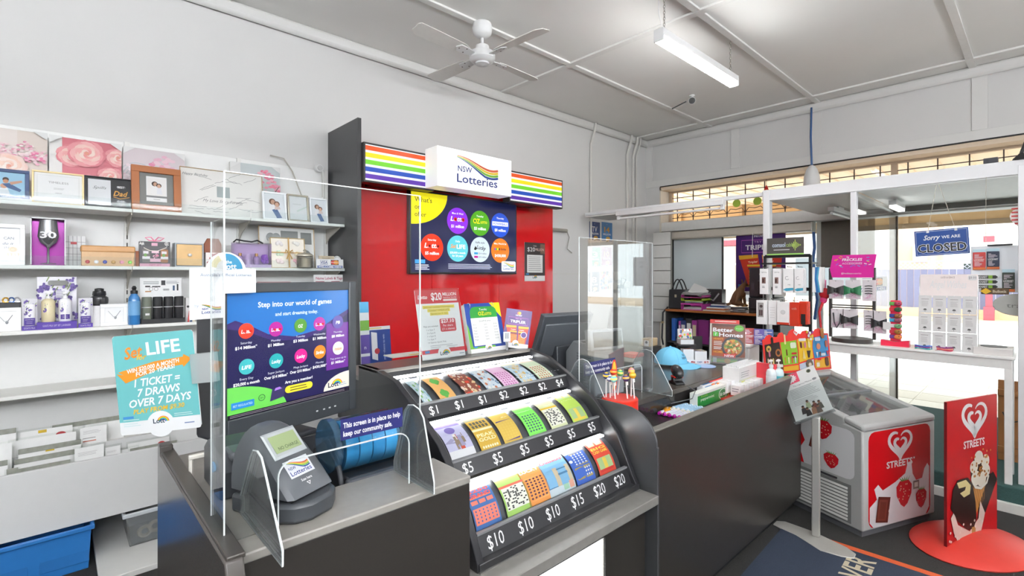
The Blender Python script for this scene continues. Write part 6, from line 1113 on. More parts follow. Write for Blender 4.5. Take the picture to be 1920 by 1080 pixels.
for i in range(14):
    r0, c0 = divmod(i, 7); x = 2.50+.15*r0; y = 1.475-c0*.03
    t = thing('lolly_roll', ('pink and yellow ended lolly roll, %s from the tray back wall', 'blue wrapped mint roll, %s from the tray back wall')[r0] % ('first', 'second', 'third', 'fourth', 'fifth', 'sixth', 'last')[c0], 'sweets', (x, y, ZF+.0125+.012*(c0 % 2)*0), group=('pink ended lolly rolls', 'blue mint rolls')[r0], rz=-.1)
    MB().cyl((0, 0, 0), (.125, 0, 0), .0122, n=10).build('roll', mat(('#cfd0ea', '#9dc0e6')[r0], .3, var=.5, scale=90), t, smooth=True)
    MB().cyl((-.012, 0, 0), (0, 0, 0), .008, .0123, n=10).build('twist_end', mat(('#b4169a', '#e6eef6')[r0], .3), t, smooth=True); MB().cyl((.105, 0, 0), (.137, 0, 0), .0126, .009, n=10).build('yellow_end', mat(('#e8dc7a', '#eef2f6')[r0], .3), t, smooth=True)
p = onZ(1247, 776, ZF); t = thing('chocolate_bar', 'orange wrapped chocolate bar lying alone in the counter tray', 'chocolate', (p.x+.02, p.y, ZF+.016), rz=math.radians(28)); og = mat('#e89a22', .25, var=.08)
MB().ball((0, 0, 0), (.055, .024, .015), 14, 8).build('bar', og, t, smooth=True)
for s in (-1, 1): MB().prism([(s*.045, -.012), (s*.075, -.024), (s*.075, .024), (s*.045, .012)], -.003, .003, 'z').build('crimped_end', og, t)
Print(40, 14).text('chomp', 20, 4, 6, '#f4ead8', w=32, bold=.03, shear=.2).build('wrapper_print', t, (-.03, -.014, .014), (.06, .0, 0), (0, .025, .001))
t = thing('red_cover_book', 'red spined booklet standing behind the white mask box', 'booklet', (onY(1437, 700, 1.3).x, 1.3, ZF)); BOX('booklet_cover', mat('#d63a44', .4), t, -.015, .015, -.06, .06, 0, .185); BOX('dark_cover', mat('#4a1a20', .4), t, .018, .03, -.07, .05, 0, .18)
for i, (px, c) in enumerate(((1452, '#dfe6e8'), (1466, '#cfe0e2'))):
    p = onY(px, 690, 1.24-.03*i); t = thing('sanitiser_bottle', ('clear pump sanitiser bottle at the counter corner', 'sanitiser bottle with a teal label nearer the freezer')[i], 'bottle', (min(p.x, 3.74), 1.26-.03*i, ZF)); MB().lathe([(.03, 0), (.032, .005), (.032, .13), (.026, .15), (.012, .158), (.012, .17)], 16).build('bottle_body', mat(c, .12, spec=.7), t, smooth=True); MB().lathe([(.014, .168), (.014, .185), (.004, .187), (.004, .205), (.012, .208), (.012, .216), (.003, .22)], 12).build('pump', pwhite, t, smooth=True)
    BOX('spout', pwhite, t, -.035, .0, -.005, .005, .207, .216); MB().lathe([(.0325, .03), (.0325, .11)], 16).build('label', mat(('#e9eef0', '#5ab8c4')[i], .4), t, smooth=True)
# white tub with souvenir magnets beyond the counter
t = thing('white_cabinet', 'low white cabinet at the far end of the service counter', 'cabinet', (4.28, 1.72, 0)); BOX('carcass', mat('#e6e4e0', .5), t, -.22, .3, -.16, .3, 0, .815, bevel=.003); BOX('cabinet_top', mat('#dddad4', .5), t, -.23, .31, -.17, .31, .815, .835, bevel=.003); BOX('door', mat('#ebe9e5', .5), t, -.234, -.22, -.15, .28, .08, .8, bevel=.002)
t = thing('white_tub', 'white lidded tub under the red and purple souvenir cards', 'tub', (4.2, 1.72, .835), rz=.12)
MB().prism([(-.15, -.1), (.15, -.1), (.15, .12), (-.15, .12)], 0, .19, 'z').build('tub_body', mat('#efedea', .45), t, bevel=.012); BOX('tub_lid', mat('#f3f1ee', .4), t, -.16, .16, -.11, .13, .19, .215, bevel=.006); MB().tube([(-.165, -.08, .2), (-.2, -.03, .15), (-.2, .05, .15), (-.165, .1, .2)], .004, 6).build('handle', pwhite, t)
def souv(P, W, H, c):
    P.rect(0, 0, W, H, c); q = random.Random(c)
    for i in range(11): P.rect(W*.1, H*(.06+.08*i), W*(.3+.6*q.random()), H*(.1+.08*i), '#e8dce4')
    P.rect(W*.06, H*.4, W*.94, H*.62, c).text('LOCKHART', W*.5, H*.44, H*.13, '#ffffff', w=W*.86, bold=.04)
def facecam(x, y): return math.atan2(y, x)-math.pi/2
for i, (px0, px1, c, lab) in enumerate(((1396, 1414, '#c62b33', 'red LOCKHART souvenir card standing on the white tub'), (1413, 1433, '#5a48a8', 'purple LOCKHART souvenir card standing on the white tub'), (1430, 1446, '#2c4f9a', 'blue souvenir card leaning at the end of the white tub'))):
    p0, p1 = onX(px0, 640, 4.12), onX(px1, 640, 4.12); t = thing('souvenir_card', lab, 'card', ((p0.x+p1.x)/2+.03*(i == 2), (p0.y+p1.y)/2, 1.051), rot=(math.radians(-8), 0, facecam(p0.x, p0.y)), group='souvenir cards on the white tub'); w_ = .072; BOX('card_sheet', pwhite, t, -w_/2, w_/2, 0, .003, 0, .125); P = Print(40, 68); souv(P, 40, 68, c); P.build('card_print', t, (-w_/2, -.0004, 0), (w_, 0, 0), (0, 0, .125))
# office chair and wall posters behind the register
t = thing('office_chair', 'black high backed office chair seen edge on behind the register', 'chair', (4.3, 2.95, 0), rz=math.radians(-60))
MB().grid(lambda u, v: (.0+(u-.5)*.44*(1-.25*v*v), .2+.06*math.cos((u-.5)*3)+.05*v, .5+v*.76), 8, 8).build('backrest', mat('#2a2829', .5), t, smooth=True).modifiers.new('thick', 'SOLIDIFY').thickness = .07
BOX('seat', mat('#2a2829', .6), t, -.24, .24, -.25, .22, .42, .5, bevel=.03); MB().cyl((0, 0, .12), (0, 0, .42), .03, n=12).build('gas_lift', black, t)
for k in range(5): a = k*1.2566; MB().tube([(0, 0, .13), (.28*math.cos(a), .28*math.sin(a), .08)], .018, 6).build('base_arm', black, t); MB().ball((.28*math.cos(a), .28*math.sin(a), .03), .03, 8, 6).build('castor', black, t)
for s in (-1, 1): MB().tube([(s*.26, .1, .45), (s*.27, .1, .66), (s*.27, -.12, .67)], .02, 6).build('armrest', black, t)
def wallposter(label, x0, x1, y0, y1, paint):
    a, b = onY(x0, y1, 4.235), onY(x1, y1, 4.235); zt, zb = onY((x0+x1)/2, y0, 4.235).z, onY((x0+x1)/2, y1, 4.235).z
    t = thing('jackpot_poster', label, 'poster', ((a.x+b.x)/2, 4.24, zb), group='small jackpot posters on the wall'); w = b.x-a.x; h = zt-zb; BOX('paper_sheet', pwhite, t, -w/2, w/2, -.004, .008, 0, h); P = Print(60, 60*h/w); paint(P, P.W, P.H); P.build('poster_print', t, (-w/2, -.0045, 0), (w, 0, 0), (0, 0, h))
def jp(c, big, c2, sub='MILLION', tc='#ffffff'):
    def f(P, W, H): P.rect(0, 0, W, H, c).rect(0, 0, W, H*.1, '#f2f2f2').text(big, W*.5, H*.52, H*.26, c2, w=W*(.5 if len(big) < 3 else .7), bold=.06).text(sub, W*.5, H*.38, H*.09, tc, w=W*.7, bold=.04).circ(W*.6, H*.22, W*.2, '#d8a63c', H*.1).text('x', W*.5, H*.88, H*.06, tc).circ(W*.5, H*.09, W*.12, '#f2f2f2').lott(W*.4, H*.06, W*.22)
    return f
def jp2(P, W, H):
    P.rect(0, 0, W, H, '#b9a58a'); q = random.Random(4)
    for i in range(40): P.circ(q.random()*W, H*(.12+q.random()*.85), W*.09, q.choice(('#c9463a', '#3a5a8a', '#e2c25a', '#7a8a94', '#3a3a40')), n=7)
    P.rect(0, 0, W, H*.1, '#f2f2f2')
for a in (('blue jackpot poster reading MILLION DOLLAR in the top row on the wall', 1105, 1125, 416, 454, jp('#274a86', 'TV', '#e8e8e8', 'MILLION')), ('light blue jackpot poster with a gold 14', 1128, 1148, 417, 456, jp('#3f86c4', '14', '#e8a83c')), ('green jackpot poster with a white 3', 1106, 1126, 463, 503, jp('#35a05c', '3', '#ffffff')), ('magenta jackpot poster with a gold 10', 1128, 1147, 463, 501, jp('#a3285c', '10', '#e8a83c')), ('black jackpot poster with a white 8', 1104, 1124, 510, 551, jp('#26262a', '8', '#ffffff')), ('colourful photo poster below the magenta jackpot poster', 1127, 1146, 509, 546, jp2)): wallposter(*a)
a, b = onY(983, 520, 3.95), onY(1021, 520, 3.95); zt, zb = onY(1000, 455, 3.95).z, onY(1000, 527, 3.95).z; w_ = b.x-a.x; h_ = zt-zb
t = thing('superdraw_poster', 'dark 20 MILLION poster taped to the red panel beside the wall screen', 'poster', ((a.x+b.x)/2, 3.948, zb)); BOX('paper_sheet', pwhite, t, -w_/2, w_/2, -.003, .0, 0, h_)
P = Print(60, 60*h_/w_, '#33282a'); H = P.H; P.rect(46, H*.72, 60, H*.97, '#7a5a48').rect(0, 0, 60, H*.14, '#f2f2f2').rect(7, H*.22, 53, H*.68, '#f0efec').lines(11, 49, H*.62, 8, H*.05, H*.014, '#8a8a8c', .1).text('$20', 19, H*.77, H*.11, '#ffffff', w=22).text('MILLION', 44, H*.79, H*.07, '#f4d0c4', w=25).text('Lotto', 30, H*.9, H*.04, '#f2e4e0').lott(23, H*.07, 14).rect(4, H*.165, 12, H*.2, '#3a8fd0')
P.build('poster_print', t, (-w_/2, -.0035, 0), (w_, 0, 0), (0, 0, h_))
t = thing('power_outlets', 'cluster of white power points with a black plug beside the jackpot posters', 'power point', (onY(1156, 520, 4.23).x, 4.235, onY(1156, 560, 4.23).z))
for (x, z, w, h) in ((0, .33, .13, .12), (.02, .18, .16, .1), (0, .03, .13, .11), (.25, .2, .14, .09), (.34, -.12, .2, .14)): BOX('outlet_plate', mat('#efece4', .4), t, x-w/2, x+w/2, -.03, .01, z-h/2, z+h/2, bevel=.006)
BOX('black_plug', black, t, -.02, .09, -.08, -.03, .15, .2, bevel=.01); MB().tube([(.08, -.07, .2), (.14, -.07, .28), (.06, -.05, .3), (.06, -.03, .1), (.08, -.02, -.3)], .007, 6).build('plug_cord', black, t)
# ================================================================ shop-window end: desk, slat wall, posters
t = thing('slat_panel_wall', 'white slotted display panel on the pier beside the shop window', 'panel', (6.74, 3.945, 0))
BOX('backing', mat('#8f8c86', .7), t, .03, .055, -.13, .15, .9, 2.26)
for i in range(7): BOX('slat', mat('#e9e8e4', .5, var=.03), t, 0, .03, -.13, .15, .9+i*.195, .9+i*.195+.185, bevel=.003)
DX, DZ = 6.22, 1.14
t = thing('window_desk', 'tall brown topped desk with dark shelves in front of the shop window', 'desk', (DX, 2.85, 0))
BOX('desk_top', mat('#a5622f', .4, var=.15, scale=6), t, 0, .5, -.75, .74, DZ-.03, DZ, bevel=.004)
for y in (-.74, .72): BOX('end_panel', mat('#3b3a3a', .5), t, .01, .49, y, y+.02, 0, DZ-.03)
BOX('back_panel', mat('#2f2f30', .6), t, .47, .49, -.74, .72, 0, DZ-.03)
for z in (.05, .68): BOX('shelf', mat('#3b3a3a', .5), t, .02, .47, -.72, .72, z, z+.02)
def binder(label, px0, px1, top, c, spine=None, x=6.3):
    p0, p1 = onX(px0, 640, x), onX(px1, 640, x); h = onX((px0+px1)/2, top, x).z-.70; y = (p0.y+p1.y)/2; w = abs(p0.y-p1.y); t = thing('binder', label, 'binder', (x, y, .70), group='lever arch binders on the desk shelf'); BOX('cover', mat(c, .45), t, 0, .25, -w/2, w/2, 0, h, bevel=.004)
    if spine: BOX('spine_label', mat(spine, .5), t, -.002, 0, -w*.32, w*.32, h*.25, h*.8); MB().cyl((-.002, 0, h*.12), (.0, 0, h*.12), w*.2, n=10).build('finger_ring', mat('#c9c9c9', .3, metal=.7), t)
for a in (('blue binder at the slat panel end of the desk shelf', 1259, 1265, 597, '#2f62b4'), ('slim magenta binder beside the navy binder', 1272, 1276, 602, '#a33a9a', '#d8d0da'), ('navy binder with a white spine label', 1276, 1286, 601, '#2c3f7a', '#e6e4e0'), ('black binder with a tall white label', 1286, 1297, 597, '#2b2b2e', '#eceae6'), ('magenta binder with a pale label', 1297, 1307, 601, '#a03a94', '#d8cfa8')): binder(*a)
t = thing('purple_folder_box', 'wide purple folder box facing the counter on the desk shelf', 'binder', (6.26, onX(1318, 640, 6.26).y, .70)); BOX('folder_cover', mat('#7d2a72', .45), t, 0, .06, -.075, .075, 0, .315, bevel=.003); BOX('folder_edge', mat('#69225f', .45), t, -.002, .0, .06, .075, 0, .315)
# bag, trays, papers, figurine, printers on the desk
p = onX(1273, 575, 6.4); t = thing('handbag', 'black leather handbag with two looped handles on the desk', 'handbag', (6.42, p.y, DZ)); bg_ = mat('#26262a', .35, var=.1)
MB().prism([(-.1, 0), (.1, 0), (.085, .27), (-.085, .27)], -.12, .12, 'y').build('bag_body', bg_, t, bevel=.015)
for s in (-.06, .04): MB().tube([(s, -.08+.16*i/8, .27+.14*math.sin(i/8*math.pi)) for i in range(9)], .009, 6).build('handle', bg_, t, smooth=True)
BOX('clasp', mat('#c9c2a8', .3, metal=.7), t, -.104, -.1, -.01, .02, .16, .2); MB().tube([(-.11, .12, .02), (-.22, .13, -.05), (-.23, .14, -.4), (-.18, .15, -.5)], .012, 6).build('strap', bg_, t); BOX('buckle', mat('#c9b48a', .3, metal=.7), t, -.235, -.215, .12, .15, -.2, -.17)
py = onX(1303, 560, 6.36).y; t = thing('paper_trays', 'stacked magenta and lime letter trays on the desk', 'letter tray', (6.38, py, DZ))
for k, (z, c) in enumerate(((0, '#c445a4'), (.12, '#a8c832'), (.165, '#b84a90'))):
    m = mat(c, .4); h = .085 if k == 0 else .035; BOX('tray_floor', m, t, -.12, .15, -.15, .15, z, z+.008); BOX('tray_side', m, t, -.12, .15, -.15, -.142, z, z+h); BOX('tray_side', m, t, -.12, .15, .142, .15, z, z+h); BOX('tray_back', m, t, .142, .15, -.15, .15, z, z+h)
BOX('tray_lip', mat('#c445a4', .4), t, -.125, -.118, -.15, .15, .07, .09)
for i in range(3): BOX('paper', pwhite, t, -.11+.01*i, .12, -.13, .12, .01+i*.01, .016+i*.01)
t = thing('paper_pile', 'untidy white papers piled on top of the letter trays', 'papers', (6.38, py, DZ+.202))
for i in range(5): MB().box(-.12, .14, -.14, .14, .008*i, .008*i+.003, Matrix.Rotation(.12*(i-2), 4, 'Z')).build('sheet', pwhite, t)
MB().box(-.1, .14, -.12, .1, 0, .004, Matrix.Translation((0, -.03, .05)) @ Matrix.Rotation(math.radians(24), 4, 'X') @ Matrix.Rotation(.3, 4, 'Z') @ Matrix.Rotation(-.4, 4, 'Y')).build('raised_sheet', pwhite, t)
py = onX(1333, 560, 6.5).y; t = thing('black_box', 'black carton with a silver wave beside the letter trays', 'box', (6.5, py-.02, DZ)); BOX('carton', mat('#2e2e30', .4), t, 0, .12, -.13, .13, 0, .28, bevel=.003); Print(40, 40).stroke([(6, 10), (14, 22), (22, 18), (34, 32)], 3, '#b9b9bc').text('JET', 12, 29, 5, '#dddddd').build('carton_print', t, (-.0005, .13, 0), (0, -.26, 0), (0, 0, .28))
t = thing('magazine_pile', 'flat pile of magazines and folders along the desk edge', 'magazines', (6.36, onX(1345, 580, 6.36).y, DZ))
for i, (c, w, d) in enumerate((('#d0cac0', .3, .1), ('#c9733a', .24, .1), ('#e4e2de', .26, .12), ('#2f4f86', .22, .11), ('#e9e8e6', .24, .1), ('#26262a', .2, .09))): BOX('magazine', mat(c, .4), t, -d+.01*i, d, -w/2-.02*(i % 2), w/2-.015*i, i*.018, i*.018+.016, bevel=.002)
py = onX(1381, 575, 6.3).y; t = thing('craft_pile', 'dark and grey plastic bits piled under the dog figurine', 'pile', (6.38, py, DZ))
for i in range(6): MB().box(-.1, .1, -.07, .07, i*.011, i*.011+.01, Matrix.Rotation(.5*i, 4, 'Z')).build('flat_piece', mat(('#3a3a3e', '#a9aaac', '#5a5a60', '#d8d8d8', '#2c2c30', '#6a6a70')[i], .3), t)
# dog figurine: one body
t = thing('dog_figurine', 'brown and black sitting dog figurine on the desk', 'figurine', (6.36, py, DZ+.066), rz=math.radians(60))
m = MB(); brn = mat('#6a4526', .55, var=.45, scale=22); tanm = mat('#b5803f', .5, var=.2, scale=30)
bmv = [((.0, .06, .07), .062), ((0, .03, .14), .055), ((0, -.02, .2), .045), ((0, -.05, .25), .034), ((0, -.085, .285), .036), ((0, -.135, .272), .022)]
legs = [[((.03, -.03, .17), .03), ((.035, -.06, .09), .02), ((.035, -.065, .02), .017), ((.035, -.09, .012), .018)], [((.04, .06, .06), .04), ((.055, .0, .04), .028), ((.05, -.03, .015), .018)]]
vs = [v for v, r in bmv]; rs = [r for v, r in bmv]; es = [(i, i+1) for i in range(len(bmv)-1)]
for L, at_ in zip(legs, (2, 0)):
    for s in (1, -1):
        prev = at_
        for (x, y, z), r in L: vs.append((s*x, y, z)); rs.append(r); es.append((prev, len(vs)-1)); prev = len(vs)-1
me = bpy.data.meshes.new('dog_body'); me.from_pydata(vs, es, []); ob = bpy.data.objects.new('dog_body', me); COL.objects.link(ob); ob.parent = t; me.materials.append(brn)
sk = ob.modifiers.new('skin', 'SKIN'); sl = me.skin_vertices[0].data
for i, r in enumerate(rs): sl[i].radius = (r, r); sl[i].use_root = (i == 0)
ob.modifiers.new('sub', 'SUBSURF').levels = 1; ob.modifiers['sub'].render_levels = 2
for s in (1, -1):
    MB().prism([(-.014, 0), (.014, 0), (.004, .045), (-.004, .045)], -.004, .004, 'y', Matrix.Translation((s*.024, -.075, .305)) @ Matrix.Rotation(s*.3, 4, 'Y')).build('ear', brn, t); MB().ball((s*.016, -.116, .292), .005, 8, 6).build('eye', black, t, smooth=True)
    MB().ball((s*.035, -.085, .018), (.018, .028, .016), 8, 6).build('paw', tanm, t, smooth=True); MB().ball((s*.05, -.035, .018), (.018, .03, .016), 8, 6).build('paw', tanm, t, smooth=True)
MB().ball((0, -.157, .275), .008, 8, 6).build('nose', black, t, smooth=True); MB().ball((0, -.13, .262), (.018, .028, .014), 10, 7).build('muzzle', tanm, t, smooth=True); MB().ball((0, -.068, .19), (.012, .006, .02), 8, 6).build('bib_tag', pwhite, t, smooth=True); MB().tube([(0, .1, .05), (.03, .14, .03), (.06, .13, .03)], [.02, .014, .006], 7).build('tail', brn, t, smooth=True)
y1, y0 = onX(1403, 560, 6.3).y, onX(1450, 560, 6.3).y; t = thing('black_printer', 'tall black office printer on the desk below the purple poster', 'printer', (6.3, (y0+y1)/2, DZ-.02)); w_ = (y1-y0)/2; hp = onX(1410, 502, 6.3).z-DZ
BOX('lower_case', mat('#242427', .35), t, 0, .4, -w_, w_, 0.02, hp*.38, bevel=.01); BOX('upper_case', mat('#2a2a2e', .3), t, .02, .4, -w_, w_, hp*.38, hp+.02, bevel=.012); BOX('front_bay', mat('#151517', .3), t, -.003, .02, -w_*.5, w_*.25, hp*.4, hp*.75, bevel=.004); BOX('button_plate', mat('#4a4a50', .25), t, .014, .02, w_*.55, w_*.8, hp*.55, hp*.7)
Print(40, 10).text('brother', 20, 2, 6, '#dcdcdc', w=34, bold=.03).build('logo_print', t, (.0195, w_*.2, hp*.86), (0, -w_*.75, 0), (0, 0, .035)); BOX('paper_tray', mat('#1c1c1e', .4), t, -.02, .1, -w_*.8, w_*.8, .06, .09, bevel=.004)
# window blind, grey glass, purple poster
bl_t = thing('roller_blind', 'drawn pale grey roller blind in the shop window beside the slat panel', 'blind', (7.02, 3.53, 0)); BOX('blind_cloth', glass('#e4ecee', .3, .25, .84), bl_t, 0, .006, -.375, .375, 1.0, 2.2); BOX('bottom_bar', black, bl_t, -.006, .012, -.38, .38, .98, 1.01); BOX('side_channel', black, bl_t, -.004, .02, .375, .395, .98, 2.2); BOX('side_channel', black, bl_t, -.004, .02, -.395, -.375, .98, 2.2)
t = thing('blind_cassette', 'long beige blind cassette under the shop window transom', 'blind', (6.9, 2.96, 2.15)); BOX('cassette', mat('#cfc7ba', .5), t, -.05, .1, -1.0, 1.0, 0, .115, bevel=.02); BOX('end_cap', mat('#e4e0d8', .4), t, -.055, .105, .985, 1.005, -.005, .12, bevel=.01); BOX('end_cap', mat('#e4e0d8', .4), t, -.055, .105, -1.005, -.985, -.005, .12, bevel=.01); MB().tube([(-.06, -.3, .02), (-.07, -.3, -.3)], .004, 5).build('pull_cord', pwhite, t)
t = thing('grey_blind', 'short brown grey blind above the freezer end of the shop window', 'blind', (7.0, 1.62, 0)); BOX('blind_cloth', mat('#6f685e', .7, var=.06), t, 0, .006, -.27, .28, 1.72, 2.3); BOX('bottom_bar', mat('#5e584f', .5), t, -.006, .012, -.27, .28, 1.70, 1.725)
y1, y0 = onX(1380, 500, 6.93).y, onX(1473, 500, 6.93).y; zt, zb = onX(1380, 425, 6.93).z, onX(1380, 552, 6.93).z
t = thing('tripler_poster', 'large purple TRIPLER poster hanging in the shop window', 'poster', (6.93, (y0+y1)/2, zb)); w_ = (y1-y0)/2; h_ = zt-zb; BOX('poster_sheet', mat('#43206a', .5), t, 0, .004, -w_, w_, 0, h_)
P = Print(100, 100*h_/(2*w_)); p_trip(P, P.W, P.H); P.build('poster_print', t, (-.0005, w_, 0), (0, -2*w_, 0), (0, 0, h_))
for y in (-w_*.8, w_*.8): MB().tube([(0, y, h_), (0, y, h_+.06)], .003, 5).build('hanging_cord', pwhite, t)
# beam tube light, blue cord and pendant, small items on the frame
t = thing('unlit_tube_light', 'unlit white fluorescent batten fixed under the white window beam', 'lamp', (5.08, 2.91, 2.3)); BOX('housing', pwhite, t, -.05, .03, -.66, .66, .03, .085, bevel=.004); MB().cyl((-.01, -.62, .0), (-.01, .62, .0), .014, n=10).build('tube', mat('#f4f4f2', .3), t, smooth=True)
for s in (-1, 1): BOX('tube_holder', pwhite, t, -.03, .01, *sorted((s*.62, s*.66)), -.018, .04, bevel=.003)
t = thing('lit_tube_light', 'short lit tube light under the window roof boards near the hanging sign', 'lamp', (6.0, .98, 2.24)); BOX('housing', pwhite, t, -.22, .22, -.03, .03, .025, .07, bevel=.004); BOX('diffuser', mat('#fdfdfa', .4, var=0, emit=3), t, -.21, .21, -.027, .027, 0, .025, bevel=.004); BOX('mount', pwhite, t, -.1, .1, -.01, .01, .07, .095)
t = thing('unlit_tube_light', 'unlit tube light under the pinkish roof board beyond the white post', 'lamp', (6.2, 1.5, 2.24)); BOX('housing', pwhite, t, -.35, .35, -.03, .03, .025, .07, bevel=.004); MB().cyl((-.33, 0, .005), (.33, 0, .005), .014, n=10).build('tube', mat('#f4f4f2', .3), t, smooth=True); BOX('mount', pwhite, t, -.1, .1, -.01, .01, .07, .095)
pp = onX(1522, 330, 6.62); t = thing('pendant_bell', 'white teardrop pendant hanging on a blue cord above the window frame', 'pendant', (6.62, pp.y, onX(1522, 342, 6.62).z-.06)); MB().lathe([(.075, 0), (.09, .04), (.082, .13), (.06, .21), (.03, .255), (.012, .265)], 20).build('shade', pwhite, t, smooth=True); MB().tube([(0, 0, .26), (0.0, .01, .6), (.06, .02, 3.62-t.location.z)], .011, 6).build('hanging_cord', mat('#2f5688', .5), t)
tag(MB().tube([(0, 0, 0), (.0, -.02, -.35), (.0, .0, -.5), (0, -.05, -1.0), (0, -.02, -1.25)], .018, 6).build('blue_ribbon', mat('#2d5c9e', .5)), 'blue ribbon cord running down the window mullion', 'cord').location = (6.98, onX(1524, 400, 6.98).y, 2.3)
t = thing('clamp_light', 'small black clamp lamp on top of the white window beam', 'lamp', (5.15, .12, 2.44)); MB().lathe([(.05, 0), (.045, .015), (.02, .04), (.012, .05)], 16).build('lamp_base', black, t, smooth=True); MB().tube([(0, 0, .05), (0, -.02, .12), (0, -.1, .17), (0, -.2, .18)], .012, 7).build('arm', black, t); BOX('transformer', charcoal, t, -.03, .03, .12, .2, 0, .04, bevel=.004)
for k, (yy, zz) in enumerate(((1.9, 2.46), (.85, 2.43))): pass
t = thing('red_tag', 'small red triangle hanging in the leadlight above the corner post', 'ornament', (7.04, onX(1437, 350, 7.04).y, onX(1437, 356, 7.04).z)); MB().prism([(-.03, 0), (.03, 0), (0, .07)], -.004, .004, 'x').build('triangle', mat('#c8281e', .4), t); MB().tube([(0, 0, .06), (0, 0, .2)], .003, 4).build('thread', black, t)
# window table with racks
TXF, TXB, TZ = 4.78, 5.1, 1.045
t = thing('window_table', 'long white display table along the window frame', 'table', (4.94, .8, 0)); BOX('table_top', mat('#efeeec', .3, var=.02), t, -.16, .16, -.66, 1.0, TZ-.02, TZ, bevel=.004); BOX('front_rail', mat('#dcdbd8', .4), t, -.15, -.125, -.64, .98, TZ-.085, TZ-.02); BOX('back_rail', mat('#dcdbd8', .4), t, .125, .15, -.64, .98, TZ-.085, TZ-.02)
for x in (-.149, .114):
    for y in (-.645, .935): BOX('leg', mat('#e6e5e2', .4), t, x, x+.035, y, y+.04, .17, TZ-.02, bevel=.003)
def onT(px, X): return onX(px, 600, X).y
# phone accessory rack
yb = onT(1475, 4.9); t = thing('accessory_rack', 'black metal rack with a dark header hung with phone accessories', 'rack', (4.9, yb, TZ)); wr = .19
for y in (-wr, wr): BOX('upright', black, t, .0, .03, y-.012, y+.012, 0, .74, bevel=.002)
BOX('rack_base', black, t, -.12, .12, -wr-.02, wr+.02, 0, .02, bevel=.004)
for z in (.72, .42, .1): BOX('cross_rail', black, t, .0, .025, -wr, wr, z, z+.03)
BOX('top_tray', black, t, -.06, .12, -wr-.03, wr+.01, .66, .675); BOX('header_card', mat('#4a4642', .5), t, -.03, -.025, -wr+.04, wr-.03, .755, .9); BOX('header_foot', mat('#9ad06a', .5), t, -.031, -.025, -wr+.04, wr-.03, .745, .757)
P = Print(100, 46).text('comsol', 30, 20, 13, '#c9d8ec', w=36, bold=.03).text('cables', 62, 20, 12, '#b5dc7a', w=24).lines(16, 60, 10, 1, 3, 2.5, '#d8d8d8', .1); [P.rect(66+i*3.5, 24-h, 68+i*3.5, 24+h, '#c4e06a') for i, h in enumerate((5, 10, 16, 9, 6, 3, 2))]; P.build('header_print', t, (-.0305, wr-.04, .757), (0, -(2*wr-.07), 0), (0, 0, .14))
def acc(label, y, z, w, h, paint, g, x=-.1, col='#f2f1f0', n=3):
    o = thing('accessory_pack', label, 'accessory', (4.9+x, yb+y, TZ+z-h), group=g)
    for i in range(n): BOX('pack', mat(col, .35), o, i*.022, i*.022+.016, -w/2-i*.004, w/2-i*.004, 0, h, bevel=.002)
    MB().tube([(.1, 0, h+.012), (-.015, 0, h+.012), (-.022, 0, h+.022)], .003, 5).build('hook', black, o); P = Print(40, 40*h/w); paint(P, P.W, P.H); P.build('pack_print', o, (-.0004, w/2, 0), (0, -w, 0), (0, 0, h))
def pa(P, W, H): P.rect(W*.25, H*.42, W*.7, H*.66, '#8a6a62').rect(W*.32, H*.46, W*.5, H*.6, '#4a2a26').text('Lightning', W*.5, H*.84, H*.05, '#8a8a8c', w=W*.6).lines(W*.3, W*.6, H*.3, 2, H*.05, H*.02, '#6a6a6c')
def pb(P, W, H): P.poly([(0, H*.12), (W*.3, H*.06), (W, H*.1), (W, H*.2), (W*.3, H*.18)], '#4ab0d0').ring(W*.4, H*.6, W*.16, W*.2, '#9a9a9e', 60, 330).text('MFi', W*.6, H*.3, H*.05, '#7a7a7e')
def pc(P, W, H): P.poly([(W*.3, H), (W*.6, H), (W*.45, H*.6), (W*.7, 0), (W*.4, 0), (W*.25, H*.5)], '#2f78bc').poly([(W*.6, H), (W*.75, H), (W*.62, H*.55), (W*.85, 0), (W*.7, 0), (W*.45, H*.6)], '#5ab4d8')
def pd(P, W, H): P.rect(W*.15, H*.3, W*.75, H*.9, '#b9b4b0').circ(W*.5, H*.75, W*.16, '#5a4a48', n=14).rect(W*.3, H*.36, W*.45, H*.6, '#4a2a30').rect(W*.5, H*.36, W*.65, H*.6, '#4a2a30')
